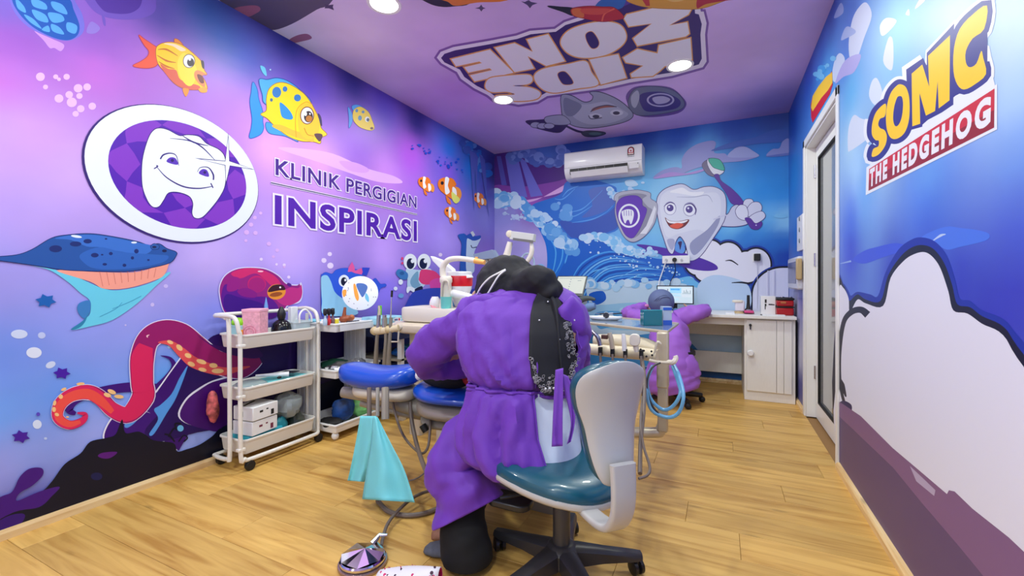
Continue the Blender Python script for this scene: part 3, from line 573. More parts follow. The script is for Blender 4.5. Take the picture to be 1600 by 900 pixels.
P = Print('L', 'painted_wave_crest', wl); P.blob([(640,462),(660,452),(690,450),(720,456),(745,450),(773,452),(773,500),(640,500)], (50,70,180)); P.done()
# ------------------------------------------------------------ back wall print
K = crop(760,220,3.75)
P = Print('B', 'painted_wave', wb, K)
P.blob([(52,90),(200,78),(440,130),(480,230),(430,290),(330,335),(200,352),(52,330)], (82,44,130)); P.blob([(52,260),(200,270),(400,240),(470,225),(440,290),(330,338),(200,354),(52,335)], (130,66,160))
for q in ([(110,90),(180,80),(240,330),(150,330)],[(190,90),(230,120),(330,320),(260,330)],[(60,90),(85,90),(120,260),(90,260)]): P.poly(q, (110,110,200) if q[0][0] != 60 else (90,85,175))
P.blob([(60,345),(200,350),(330,330),(440,300),(475,250),(300,345),(200,362)], (220,170,225))
P.blob([(270,375),(430,315),(470,240),(600,225),(740,262),(765,300),(760,420),(770,520),(640,560),(560,600),(480,560),(400,470),(320,420)], (42,112,205))
P.blob([(430,470),(560,480),(700,430),(760,390),(770,500),(700,540),(560,590),(490,560)], (55,88,180)); P.blob([(600,290),(700,270),(750,310),(755,360),(680,420),(560,450),(620,380)], (75,105,190))
for a in ([(445,330),(480,290),(540,265)],[(470,420),(560,400),(640,330),(680,290)],[(500,480),(620,460),(700,420),(740,380)],[(420,450),(520,440),(620,380)],[(400,340),(450,340),(520,280)]): P.line(a, [2,7,2], (90,160,230))
P.blob([(290,470),(400,470),(470,560),(540,580),(500,680),(430,780),(370,880),(330,1050),(330,900),(355,740),(350,620),(320,540)], (18,112,212))
P.blob([(500,640),(570,585),(700,590),(850,650),(1000,690),(1100,690),(1200,720),(1300,800),(1400,880),(1420,960),(1420,1200),(330,1200),(350,1000),(400,830)], (20,98,200))
for i in range(15):
    y0 = 620+i*22; P.line([(900+i*12, 690+i*8),(720, 650+i*14),(560+i*4, 720+i*22),(480-i*4+i*10, 860+i*26)], [1,8,9,2], [(70,160,235),(12,70,165),(50,140,225),(120,190,240)][i % 4])
for a in ([(330,520),(400,620),(400,720),(360,860)],[(370,490),(440,600),(440,700),(390,800)],[(420,520),(480,610),(460,720)]): P.line(a, [2,8,8,2], (80,170,238))
for a in ([(780,800),(900,750),(1050,760)],[(800,830),(920,780),(1060,800)],[(700,880),(860,800),(1040,830)],[(600,800),(700,740),(860,720)],[(560,820),(640,760),(800,740)]): P.line(a, [1,7,1], (100,180,240))
P.blob([(1040,850),(1150,800),(1250,800),(1400,860),(1500,960),(1560,1080),(1200,1080),(1000,960)], (110,190,240))
P.blob([(590,860),(700,830),(830,840),(980,820),(1100,830),(1200,850),(1400,940),(1500,1100),(1480,1300),(600,1300),(560,1100),(600,960)], (190,218,240))
P.blob([(560,980),(700,960),(900,950),(1000,1000),(1100,1050),(950,1100),(700,1100)], (150,200,236)); P.blob([(600,900),(680,880),(700,930),(640,960)], (30,95,200)); P.blob([(640,1010),(800,1000),(980,1040),(1000,1120),(760,1090),(660,1100)], (90,165,225))
P.blob([(380,1060),(700,1150),(1100,1130),(1200,1300),(300,1300)], (60,140,205)); P.done('big blue painted ocean wave')
P = Print('B', 'painted_foam', wb, K)
P.foam([(60,345),(120,340),(200,370),(280,430),(360,490),(440,570),(510,625)], 9, 38, 120, [(110,175,232),(150,200,240),(185,218,245),(205,228,248),(90,160,225)], 3, 1.0)
P.foam([(110,400),(150,440),(220,460)], 4, 14, 20, [(175,195,235),(190,210,240)], 13, 2)
P.foam([(585,565),(640,560),(720,580),(760,610),(830,640),(960,655)], 8, 30, 80, [(130,195,240),(175,215,245),(200,225,248)], 5, .9)
P.foam([(400,380),(460,400),(480,450)], 10, 36, 10, [(95,160,225),(130,180,235)], 6, .8)
P.foam([(150,95),(240,80),(330,120),(430,130),(460,60)], 10, 34, 70, [(95,120,195),(120,145,210),(80,105,185)], 9, .8)
P.foam([(730,290),(760,320),(870,250)], 6, 22, 24, [(140,195,240),(185,215,245)], 10, 1.2)
P.foam([(860,700),(1000,740),(1150,780),(1280,840)], 3, 9, 46, [(180,215,245),(120,190,240)], 11, 7)
P.foam([(640,640),(800,680),(900,760)], 3, 7, 24, [(200,225,248)], 12, 9)
P.foam([(600,840),(700,850),(830,830),(1000,850),(1100,840)], 8, 30, 50, [(170,212,242),(200,225,245),(130,190,238)], 14, .9)
P.foam([(290,760),(330,800),(350,850)], 8, 30, 26, [(140,195,240),(90,170,235),(190,215,245)], 15, 1.2)
P.foam([(560,1000),(800,1030),(1000,1080),(1200,1060)], 8, 26, 40, [(170,212,242),(210,230,245)], 16, 1.6); P.done()
P = Print('B', 'painted_clouds', wb, crop(940,220,3.75))
P.blob([(305,222),(345,180),(400,160),(440,155),(470,160),(470,110),(500,60),(560,20),(640,0),(670,15),(660,70),(720,75),(745,90),(780,45),(840,35),(900,70),(920,92),(820,120),(700,130),(560,160),(450,200)], (155,160,215))
P.blob([(305,222),(400,185),(500,190),(650,150),(560,190),(400,212)], (180,150,215)); P.blob([(640,60),(760,10),(900,-20),(1000,-60),(1100,-60),(1100,0),(900,20),(780,40)], (75,110,190)); P.blob([(738,92),(780,48),(840,38),(890,62),(920,92),(820,100)], (170,180,225)); P.blob([(965,88),(1000,50),(1040,45),(1060,5),(1096,-10),(1096,70),(1040,85)], (150,160,215)); P.blob([(965,90),(1096,72),(1096,85),(1000,95)], (110,130,200)); P.blob([(140,235),(185,230),(215,258),(180,270),(145,262)], (190,220,243)); P.ell(242,246,11,7,(190,220,243)); P.ell(1050,440,40,14,(130,200,238)); P.done()
P = Print('B', 'painted_white_cloud', wb, crop(940,220,3.75))
cl_ = [(560,690,75,95),(640,670,72,85),(742,690,84,92),(850,740,90,90),(905,725,84,92),(700,780,150,60)]
for c in cl_: P.ell(c[0], c[1], c[2]+20, c[3]+20, (20,58,165), n=40)
for c in cl_: P.ell(c[0], c[1], c[2]+11, c[3]+11, (14,18,40), n=40)
for c in cl_: P.ell(c[0], c[1], c[2], c[3], (234,234,247), n=40)
for r_2, c_2 in ((18,(20,58,165)),(11,(14,18,40)),(0,(222,224,245))): P.poly([(x_, min(y_, 1000)) for x_, y_ in [(max(q_, 868) if False else q_, w_2) for q_, w_2 in [(1094,745-r_2)]+[(1060-(175+r_2)*sin(a), 905-(160+r_2)*cos(a)) for a in [pi/2*k/14 for k in range(15)]]+[(885-r_2,1000),(1094,1000)]]], c_2)
P.blob([(640,790),(760,800),(860,850),(875,960),(820,1000),(600,1000),(560,860)], (190,215,242))
P.line([(725,703),(760,702),(800,728)], [3,9,5], (14,18,40)); P.line([(762,832),(820,830),(868,838)], [4,10,12], (14,18,40)); P.done()
P = Print('B', 'painted_surfboard', wb, crop(940,220,3.75)); P.blob([(205,608),(300,615),(420,640),(560,680),(650,715),(680,740),(670,757),(600,762),(500,745),(400,700),(330,660),(240,665),(260,640)], (82,42,165)); P.foam([(210,640),(250,660),(300,650),(330,680)], 8, 18, 14, [(185,218,245),(150,200,240)], 3); P.done()
P = Print('B', 'painted_tooth_hero', wb, crop(940,220,3.75))
ol = (66,44,120); ti = 4
P.out([(600,125),(590,150),(620,195),(660,210),(690,200),(690,185),(640,150),(625,115)], (120,112,140), ol, 2); P.out([(620,115),(640,108),(715,170),(690,200),(655,195),(625,150)], (235,238,242), ol, 2)
P.out([(628,108),(680,108),(705,130),(718,172),(680,165),(650,150)], (70,190,160), (30,90,90), 3, smooth=True)
P.out([(660,205),(685,198),(700,235),(760,280),(810,330),(830,365),(800,378),(760,365),(730,310),(690,250)], (92,46,155), ol, 2)
P.out([(655,460),(700,445),(740,430),(765,390),(800,378),(850,420),(860,480),(800,500),(720,500),(675,490)], (205,208,230), ol, ti)
P.out([(325,400),(330,330),(370,285),(440,258),(485,258),(540,288),(600,272),(660,272),(710,300),(728,350),(725,440),(700,500),(640,590),(600,650),(560,690),(515,700),(503,650),(490,600),(460,560),(435,590),(425,640),(412,662),(390,640),(365,570),(340,490)], (212,216,234), ol, ti)
P.blob([(380,560),(345,420),(350,330),(400,290),(470,290),(540,320),(620,305),(680,310),(700,370),(690,450),(640,540),(560,520),(450,545)], (222,226,240)); P.blob([(520,600),(620,520),(690,440),(680,500),(600,620),(540,670)], (150,155,190)); P.blob([(385,580),(420,575),(430,600),(415,640),(395,620)], (170,172,205)); P.blob([(400,300),(470,275),(520,300),(600,300),(560,325),(460,310)], (240,242,248)); P.line([(440,330),(540,330),(620,320),(650,360)], [2,5,5,2], (175,180,205))
P.line([(655,462),(700,445),(730,435)], 8, (205,208,230)); 
P.ell(402,396,36,40,(150,150,190)); P.ell(402,398,32,35,(236,238,248)); P.ell(402,394,20,20,(78,60,140)); P.ell(396,388,6,6,(230,230,250)); P.ell(516,402,38,42,(150,150,190)); P.ell(516,404,34,36,(236,238,248)); P.ell(514,402,21,21,(78,60,140)); P.ell(508,396,6,6,(230,230,250)); P.line([(365,385),(400,362),(430,372)], [2,6,3], ol); P.line([(485,378),(525,370),(552,400),(548,435)], [2,6,9,4], ol)
P.blob([(372,450),(400,468),(450,472),(513,462),(490,500),(450,518),(410,512),(388,490)], (110,35,50)); P.blob([(378,456),(400,470),(450,474),(505,465),(480,482),(420,485),(390,478)], (240,240,246)); P.blob([(400,498),(440,482),(480,490),(450,514),(415,510)], (225,90,70))
P.out([(830,370),(845,345),(880,345),(890,375),(870,400),(840,410)], (222,224,240), ol, 3); P.out([(850,405),(880,365),(920,362),(938,390),(925,420),(880,440),(858,440)], (222,224,240), ol, 3); P.out([(865,450),(900,425),(940,415),(958,440),(940,465),(890,490),(868,475)], (222,224,240), ol, 3); P.out([(785,410),(810,378),(845,385),(858,430),(840,465),(800,450)], (228,230,244), ol, 3)
P.out([(840,455),(870,455),(900,485),(935,475),(938,495),(915,518),(880,515),(860,490)], (92,46,155), ol, 2); P.ell(905,495,4,4,(220,210,240)); P.blob([(440,590),(462,578),(478,600),(490,640),(470,660),(430,640)], (92,150,225)); P.blob([(448,595),(470,590),(468,612),(460,640),(455,615)], (50,25,90))
P.done('smiling painted tooth holding a purple toothbrush')
P = Print('B', 'painted_shield', wb, crop(940,220,3.75))
P.out([(85,355),(75,350),(82,318),(120,300),(200,290),(245,295),(285,308),(288,340),(325,370),(322,440),(300,500),(250,560),(190,592),(140,570),(100,500),(80,420)], (178,180,195), (100,90,140), 3)
P.blob([(98,350),(110,322),(200,308),(265,320),(240,345),(270,385),(300,410),(280,470),(240,530),(190,570),(150,550),(112,490),(92,420)], (140,140,160)); P.out([(92,365),(130,330),(200,322),(235,345),(240,380),(265,405),(240,480),(215,530),(180,570),(140,550),(105,480),(88,420)], (98,52,178), (70,36,130), 2)
P.ell(162,440,63,70,(236,238,246)); P.ell(162,440,52,59,(98,52,178)); P.blob([(118,425),(122,412),(150,402),(180,406),(190,425),(185,460),(172,490),(160,465),(148,468),(140,485),(130,470)], (236,238,246))
for x in (132,146,160,174): P.line([(x,408),(x+1,440)], 3, (98,52,178), k=0)
P.poly([(225,545),(262,500),(310,380),(320,400),(300,480),(262,545)], (222,224,232)); P.done()
# ------------------------------------------------------------ ceiling print
P = Print('C', 'painted_planet', wc); P.blob([(300,-60),(355,10),(400,37),(424,47),(455,38),(495,15),(520,0),(560,-80)], (92,86,110)); P.done()
P = Print('C', 'painted_confetti', wc)
P.poly([(507,6),(513,8),(521,7),(520,11),(522,16),(514,13),(507,13),(509,9)], (82,70,105)); P.poly([(742,13),(749,11),(752,7),(754,11),(759,13),(755,14),(752,18),(749,14)], (95,80,120)); P.poly([(814,2),(820,3),(826,0),(830,3),(840,5),(832,8),(828,13),(824,8)], (85,70,115)); P.blob([(366,14),(385,9),(402,9),(407,15),(400,21),(385,26)], (165,105,130)); P.blob([(452,62),(465,55),(480,53),(487,60),(470,65),(458,67)], (160,110,140))
P.blob([(560,-60),(600,-30),(650,-5),(680,9),(710,10),(740,0),(760,-60)], (45,38,52)); P.blob([(640,-60),(680,-8),(700,3),(712,9),(745,4),(800,-4),(800,-60)], (228,130,50)); P.done()
P = Print('C', 'kids_zone_sign', wc, crop(660,0,3.3333))
ban = [(75,300),(95,270),(160,245),(350,212),(490,185),(560,160),(690,150),(740,115),(830,85),(900,50),(1000,-10),(1110,-30),(1430,-50),(1450,60),(1465,60),(1480,120),(1472,180),(1480,320),(1460,350),(1300,395),(1080,430),(950,460),(800,480),(650,500),(600,530),(500,545),(370,520),(340,495),(270,460),(200,410),(180,375),(100,330)]
P.poly(offs(ban, 12), (140,95,175)); P.poly(ban, (246,236,252)); P.poly([(97,302),(115,280),(170,262),(350,230),(495,202),(565,178),(695,165),(745,130),(835,103),(905,68),(1010,10),(1110,-10),(1415,-30),(1420,70),(1440,75),(1455,125),(1448,180),(1455,305),(1440,335),(1295,378),(1078,412),(945,442),(795,462),(645,482),(590,512),(500,525),(380,503),(350,480),(283,447),(218,400),(195,362),(115,325)], (66,32,112))
gold = (240,170,80); lw = (246,242,250)
for L, hole in (([(150,308),(352,258),(476,378),(272,424),(248,392),(362,365),(350,355),(240,378),(218,350),(310,328),(296,320),(175,345)],None),
 ([(378,248),(480,224),(575,270),(545,206),(655,178),(742,318),(645,343),(548,292),(582,356),(480,376)],None),
 ([(1050,95),(1065,75),(1290,20),(1410,30),(1385,75),(1285,132),(1380,115),(1390,175),(1370,190),(1120,238),(1098,200),(1195,122),(1075,138)],None),
 ([(870,310),(1020,282),(1062,405),(930,440)],None),
 ([(1045,300),(1120,255),(1225,278),(1232,235),(1396,198),(1404,310),(1262,345),(1235,370),(1200,395),(1090,402),(1085,385),(1150,342),(1060,325)],None)):
    P.poly(offs(L, 6), gold); P.poly(L, lw)
for L, h in (([(720,215),(760,160),(850,125),(950,112),(1030,130),(1062,185),(1040,235),(970,280),(880,300),(800,295),(745,265)], [(852,178),(885,166),(918,215),(910,245),(882,250),(858,215)]),
 ([(582,400),(605,370),(660,350),(760,333),(850,318),(880,375),(915,440),(800,462),(700,482),(640,472),(600,440)], [(706,384),(745,375),(785,430),(745,440),(722,425)])):
    Q = sp(L); P.poly(offs(Q, 6), gold); P.poly(Q, lw); P.poly(offs(sp(h), 3), gold); P.poly(sp(h), (66,32,112))
Ssh = [(328,440),(350,408),(420,396),(540,388),(570,400),(570,425),(540,440),(470,446),(560,455),(612,480),(605,508),(560,522),(480,525),(400,515),(385,498),(480,492),(440,478),(370,480),(335,465)]
P.poly(offs(sp(Ssh), 6), gold); P.blob(Ssh, lw); P.done('upside-down KIDS ZONE lettering on purple')
P = Print('C', 'painted_pencil_rocket', wc, crop(660,0,3.3333))
P.poly([(1010,50),(1080,18),(1120,10),(1200,-20),(1150,-60),(900,-20)], (100,60,160)); P.blob([(900,40),(930,0),(1000,-10),(1060,-20),(1040,40),(960,50)], (60,110,190)); P.out([(652,32),(720,36),(790,45),(785,80),(730,60)], (38,30,45), (30,25,40), 2)
P.out([(778,45),(860,32),(940,35),(1000,40),(1050,90),(1000,105),(930,112),(840,95),(785,80)], (195,45,55), (110,30,40), 2); P.blob([(780,48),(830,45),(840,90),(790,80)], (225,120,60)); P.line([(935,110),(950,70),(1000,45)], 8, (235,110,80)); P.blob([(830,45),(930,42),(980,48),(930,75),(840,70)], (220,85,70))
P.out([(1060,-10),(1100,20),(1180,38),(1300,45),(1440,45),(1540,15),(1600,-20),(1500,-80),(1100,-80)], (228,165,60), (170,100,50), 2); P.blob([(1430,42),(1480,20),(1600,0),(1700,-10),(1600,-60),(1450,-30)], (190,40,60)); P.poly([(1140,-10),(1180,-10),(1185,30),(1165,30)], (200,60,60)); P.blob([(1240,-20),(1300,8),(1360,0),(1370,-30),(1260,-40)], (240,195,110)); P.done()
P = Print('C', 'painted_ceiling_tooth', wc, crop(660,0,3.3333))
go = (70,65,100)
P.blob([(1060,500),(1100,455),(1180,445),(1290,455),(1350,500),(1375,545),(1330,590),(1200,610),(1120,600),(1080,560)], (120,80,160))
P.out([(1072,530),(1100,470),(1160,452),(1250,455),(1320,480),(1362,530),(1350,565),(1280,585),(1190,598),(1120,598),(1085,570)], (120,122,150), go, 3); P.blob([(1130,500),(1170,480),(1260,480),(1340,520),(1330,560),(1250,578),(1170,580),(1140,550)], (72,44,130)); P.ell(1240,520,72,36,(200,190,225)); P.ell(1240,520,62,29,(80,50,135)); P.blob([(1198,510),(1250,500),(1290,515),(1270,535),(1220,540)], (200,190,225)); P.blob([(1088,500),(1120,470),(1130,510),(1110,560),(1090,545)], (190,192,210))
P.out([(540,630),(600,625),(680,620),(760,625),(740,670),(700,690),(600,668),(560,650)], (62,40,90), (50,35,80), 2); P.line([(700,630),(800,680),(860,690)], [8,12,8], (55,35,85))
P.out([(725,560),(722,510),(735,492),(780,500),(840,532),(880,525),(890,500),(875,480),(930,482),(1010,515),(1070,560),(1096,600),(1060,630),(960,655),(860,665),(780,650),(735,610)], (165,168,192), go, 4)
P.blob([(780,600),(800,550),(880,540),(960,530),(1040,570),(1070,600),(980,640),(860,645)], (190,192,212)); P.blob([(735,560),(740,510),(780,520),(830,550),(790,600),(750,600)], (130,133,162)); P.ell(900,604,36,14,(220,222,235)); P.ell(904,606,18,9,(45,30,70)); P.ell(1012,586,34,16,(220,222,235)); P.ell(1010,588,18,9,(45,30,70)); P.line([(865,600),(880,618),(935,612)], 5, go); P.blob([(880,580),(890,562),(940,548),(1010,556),(950,560),(910,570)], (170,90,70)); P.line([(876,582),(905,560),(960,547),(1012,556)], 5, go)
P.out([(640,612),(700,600),(740,605),(770,640),(720,650),(650,640)], (175,178,200), go, 3); 
for c in ((590,650,26,14),(625,655,26,14),(660,655,26,13)): P.ell(c[0],c[1],c[2]+3,c[3]+3,go); P.ell(c[0],c[1],c[2],c[3],(190,190,215))
P.out([(830,690),(870,682),(940,688),(950,697),(900,710),(850,708)], (80,85,100), (45,40,70), 3); P.ell(900,696,34,8,(105,135,140)); P.done('upside-down grey painted tooth with shield')
# ------------------------------------------------------------ right wall print
P = Print('R', 'painted_sky_clouds', wr)
P.blob([(1303,28),(1313,5),(1318,12),(1316,22)], (150,170,225)); P.blob([(1326,70),(1332,30),(1345,8),(1355,5),(1362,25),(1350,60),(1338,95),(1330,100)], (205,215,240)); P.blob([(1314,62),(1322,42),(1335,46),(1336,52),(1322,60)], (160,180,230)); P.blob([(1300,120),(1304,95),(1312,83),(1320,92),(1316,115),(1305,128)], (200,215,242)); P.blob([(1305,130),(1320,95),(1345,85),(1335,112),(1318,120)], (175,170,230))
P.blob([(1375,40),(1385,28),(1401,32),(1390,48),(1378,56)], (222,230,246)); P.blob([(1380,95),(1388,60),(1395,62),(1396,95),(1392,110)], (215,222,240)); P.blob([(1358,150),(1362,128),(1370,122),(1378,140),(1378,158),(1368,165)], (215,226,245)); P.blob([(1325,232),(1326,200),(1334,180),(1345,185),(1358,190),(1362,210),(1330,235)], (215,225,244)); P.blob([(1415,22),(1420,14),(1421,24)], (220,230,248)); P.blob([(1430,14),(1436,0),(1444,-8),(1446,0)], (222,215,245))
P.blob([(1440,372),(1455,362),(1480,354),(1500,356),(1530,360),(1546,366),(1540,376),(1500,386),(1480,390),(1460,380)], (75,120,232)); P.blob([(1333,405),(1350,392),(1370,386),(1400,380),(1420,388),(1380,402),(1350,412)], (62,90,222)); P.line([(1313,412),(1330,408)], [1,3], (150,180,240)); P.line([(1458,376),(1470,368),(1478,366)], [1,4,1], (190,210,246)); P.line([(1400,398),(1412,395)], [2,3], (130,160,240)); P.done()
P = Print('R', 'painted_puffy_cloud', wr)
P.blob([(1310,450),(1318,443),(1326,455),(1330,462),(1340,456),(1360,460),(1372,462),(1384,425),(1404,390),(1425,374),(1442,371),(1462,378),(1480,400),(1492,435),(1500,466),(1516,470),(1535,485),(1570,500),(1605,540),(1760,700),(1760,1200),(1560,1000),(1440,850),(1310,700)], (25,48,165))
P.blob([(1310,455),(1318,446),(1325,462),(1328,470),(1340,460),(1353,468),(1376,470),(1388,430),(1408,400),(1426,386),(1443,383),(1460,390),(1476,412),(1488,445),(1496,475),(1516,480),(1535,494),(1570,512),(1605,560),(1760,740),(1760,1200),(1560,1000),(1440,850),(1310,700)], (16,18,44))
P.blob([(1311,455),(1318,450),(1326,466),(1328,488),(1340,468),(1353,474),(1380,478),(1392,434),(1412,408),(1429,397),(1445,394),(1458,402),(1470,420),(1482,455),(1490,485),(1512,490),(1535,506),(1568,524),(1605,580),(1760,770),(1760,1200),(1560,1000),(1440,850),(1312,700),(1311,560)], (230,230,244))
P.line([(1322,640),(1313,600),(1312,550),(1318,505),(1330,488),(1345,484),(1356,492)], [4,5,6,7,9,10,12], (16,18,44)); P.line([(1310,590),(1316,602),(1322,620)], [5,8,2], (16,18,44)); P.blob([(1310,632),(1318,626),(1330,632),(1330,642),(1318,640)], (40,34,90)); P.done('white painted cloud with dark outline')
P = Print('R', 'painted_purple_ground', wr)
P.poly([(1311,628),(1318,632),(1345,650),(1395,700),(1440,738),(1480,772),(1483,766),(1492,768),(1520,795),(1577,840),(1640,900),(1700,960),(1700,1250),(1560,1110),(1431,905),(1308,722)], (128,92,138))
P.poly([(1311,650),(1330,668),(1395,730),(1440,785),(1500,855),(1545,910),(1640,1010),(1640,1180),(1431,905),(1308,722)], (92,70,118)); P.poly([(1422,728),(1440,745),(1462,766),(1460,775),(1432,752)], (185,170,200)); P.done()
S2 = crop(1330,0,2.811); S4 = crop(1120,0,3.3333)
P = Print('R', 'painted_game_logo', wr, S4)
def c6(p): q = S2(p); return ((q[0]-1120)*3.3333, q[1]*3.3333)
sS = sp([c6(p) for p in [(152,455),(112,490),(94,540),(92,590),(108,615),(122,618),(120,642),(98,655),(92,688),(122,678),(150,640),(158,600),(148,572),(128,562),(120,545),(128,522),(150,508)]])
sO = sp([(940,445),(905,490),(885,570),(885,660),(905,715),(940,722),(980,690),(1003,620),(1005,520),(990,460),(965,440)])
hO = sp([(955,500),(940,510),(925,560),(920,620),(930,655),(948,650),(965,610),(972,545),(967,508)])
sN = [((1350+x/3-1120)*3.3333, y_/3*3.3333) for x, y_ in [(225,345),(275,302),(307,405),(302,262),(405,165),(403,470),(352,508),(347,378),(335,520),(292,542),(262,435),(265,580),(228,592)]]
sC = sp([(1410,28),(1335,75),(1268,150),(1238,250),(1235,370),(1255,440),(1290,466),(1345,440),(1405,385),(1390,300),(1380,265),(1355,330),(1320,350),(1300,325),(1300,265),(1335,200),(1395,150)], 3)
ban = [c6(p) for p in [(632,388),(80,742),(77,838),(630,560)]]
for s_ in (sS, sO, sC): P.poly(offs(offs(s_, 24), 18), (236,240,248))
P.poly([(965,350),(1060,285),(1085,330),(1090,262),(1245,100),(1262,560),(1200,590),(1130,630),(1070,680),(985,690)], (236,240,248))
P.poly(offs(ban, 15), (236,240,248)); P.poly([c6(p) for p in [(80,700),(200,560),(330,480),(470,400),(620,320),(640,400),(400,560),(100,720)]], (236,240,248))
for s_ in (sS, sO, sC): P.poly(offs(s_, 26), (52,52,140))
P.poly([(988,362),(1075,302),(1096,345),(1095,275),(1238,122),(1234,545),(1175,585),(1100,625),(1075,590),(1072,660),(1000,680)], (52,52,140))
P.poly([c6(p) for p in [(100,520),(240,370),(320,300),(440,160),(560,60),(600,60),(600,300),(560,370),(460,420),(300,560),(150,600)]], (52,52,140))
for s_ in (sS, sO, sN, sC): P.poly(s_, (252,205,38))
P.poly(hO, (52,52,140))
P.poly(ban, (205,38,62)); bt = [(ban[3][0],(ban[0][1]+ban[3][1])/2+10), (ban[1][0],(ban[1][1]+ban[2][1])/2+2), ban[2], ban[3]]; P.poly(bt, (150,28,48))
ptext(P, 'THE HEDGEHOG', [c6(p) for p in [(85,748),(612,425),(608,540),(83,818)]], (238,238,244), bold=.055, spacing=1.32)
P.done('yellow and red lettering on the right wall')
P = Print('R', 'painted_small_title', wr, S4)
P.poly([(490,545),(500,500),(560,430),(600,370),(605,440),(590,490),(560,540),(500,640),(492,610)], (200,30,45)); P.poly([(492,560),(500,500),(530,450),(570,400),(602,375),(604,430),(580,470),(545,510),(500,580)], (245,200,40)); P.foam([(520,400),(560,350),(600,310)], 8, 22, 12, [(60,160,232),(110,190,240)], 4)
P.done()
# ------------------------------------------------------------ downlights
def downlight(x, y, label, group=None):
    t = thing('ceiling_downlight', label, 'ceiling light', (x, y, WC), group)
    mb = MB(); mb.lathe((x, y), [(.078, WC-.003), (.098, WC-.006), (.1, WC-.001)], 32, cap=False); mb.lathe((x, y), [(.078, WC-.003), (.074, WC-.0025)], 32, cap=False)
    mb.build('rim', mat('lamp_rim', (240,238,232), .4), t, smooth=True)
    MB().cyl((x, y), .08, WC-.0045, WC-.0015, 32).build('diffuser', mat('lamp_diffuser', (255,250,238), .5, emit=9), t)
    l = bpy.data.lights.new('lamp', 'AREA'); l.shape = 'DISK'; l.size = .16; l.energy = LAMP_W; l.color = (.93, 1, .93)
    o = bpy.data.objects.new('lamp', l); o.location = (x, y, WC-.008); COL.objects.link(o); o.parent = t; o.matrix_parent_inverse = Matrix.Translation((-x, -y, -WC))
downlight(-1.80, 2.0, 'round ceiling downlight nearest the camera, at the top edge of the photo')
downlight(-1.78, 3.53, 'round ceiling downlight at the left end of the KIDS ZONE lettering')
downlight(-.28, 3.55, 'round ceiling downlight at the right end of the KIDS ZONE lettering')
for x, y in ((-.28, 2.0), (-1.80, .5), (-.28, .5), (-1.8, -.9), (-.28, -.9)): downlight(x, y, 'round ceiling downlight outside the photo, beside the near lights', 'downlights outside the frame')
# ------------------------------------------------------------ shared materials
ivory = mat('ivory_plastic', (234,230,220), .38, coat=.2); white = mat('white_plastic', (238,238,238), .35); beige = mat('beige_plastic', (206,196,176), .4, coat=.2)
dbeige = mat('dark_beige_plastic', (150,142,128), .42); black = mat('black_rubber', (20,20,22), .55); blackp = mat('black_plastic', (26,26,30), .35)
blue = mat('blue_vinyl', (20,78,190), .28, coat=.3, bump=.05, bscale=400); teal = mat('teal_drape', (120,212,216), .7, bump=.3, bscale=60); chrome = mat('chrome', (215,210,215), .08, 1); steel = MC['steel']
tealv = mat('teal_vinyl', (10,78,96), .3, coat=.3, bump=.06, bscale=350); clear = mat('clear_plastic', (235,245,248), .08, trans=.85); foil = mat('foil', (190,192,196), .28, .9, bump=.9, bscale=60)
white_lam = mat('white_laminate', (238,236,230), .42, var=.03, vscale=20, stretch=(14,14,1))
def tray_mb(mb, x0, x1, y0, y1, z, dep, r=.035, lip=.008, ins=.012):
    cx, cy, w_, h_ = (x0+x1)/2, (y0+y1)/2, x1-x0, y1-y0
    def R(i, zz): return [Vector((cx+a, cy+b, zz)) for a, b in rrect(w_-2*i, h_-2*i, max(r-i, .008))]
    mb.rings([R(ins+lip, z-dep), R(ins+lip-.003, z-dep+.006), R(lip, z-.012), R(0, z-.01), R(0, z-.002), R(.002, z), R(lip, z), R(lip+.003, z-.006), R(ins+lip+.003, z-dep+.006)]); return mb
# ------------------------------------------------------------ white trolley, front
def caster(p, par, r=.027):
    mb = MB(); x, y = p; M = Matrix.Translation((x, y, r))@Matrix.Rotation(pi/2, 4, 'Y')
    mb.lathe((0,0), [(r*.55,-.014),(r*.92,-.013),(r,-.008),(r,.008),(r*.92,.013),(r*.55,.014)], 20, M=M)
    mb.tube([(x, y, r+.006), (x, y, .058)], .011, 10); return mb.build('caster', black, par, smooth=True)
t = thing('trolley', 'white three-tier trolley with bent tube frame and black casters, left foreground', 'trolley', (-2.48, 1.77, 0))
x0, x1, y0, y1 = -2.615, -2.375, 1.525, 2.015
for z, d in ((.757,.08),(.462,.08),(.172,.085)): tray_mb(MB(), x0, x1, y0, y1, z, d).build('tray', ivory, t, smooth=True)
r_ = .0115
f = MB(); f.tube([(-2.585,1.50,.858),(-2.55,1.485,.862),(-2.43,1.485,.862),(-2.385,1.488,.845),(-2.372,1.498,.78),(-2.372,1.505,.7),(-2.372,1.508,.12),(-2.372,1.53,.072),(-2.372,1.59,.06),(-2.372,1.95,.06),(-2.38,2.02,.062),(-2.43,2.045,.062),(-2.56,2.045,.062)], r_, 12, 6); f.build('frame_tube', ivory, t, smooth=True)
f = MB(); f.tube([(-2.60,1.55,.862),(-2.60,1.515,.862),(-2.56,1.492,.862),(-2.48,1.492,.85),(-2.455,1.495,.78),(-2.455,1.50,.12),(-2.47,1.50,.07),(-2.52,1.50,.06),(-2.60,1.51,.06),(-2.615,1.56,.06),(-2.615,1.98,.06)], r_, 12, 6); f.build('frame_tube', ivory, t, smooth=True)
MB().tube([(-2.60,1.55,.862),(-2.605,1.75,.862),(-2.60,2.0,.862)], r_, 12, 4).build('handle_rail', ivory, t, smooth=True)
f = MB(); f.tube([(-2.60,2.0,.862),(-2.59,2.03,.868),(-2.50,2.035,.875),(-2.42,2.035,.85),(-2.385,2.03,.78)], r_, 12, 6)
f.build('handle', ivory, t, smooth=True)
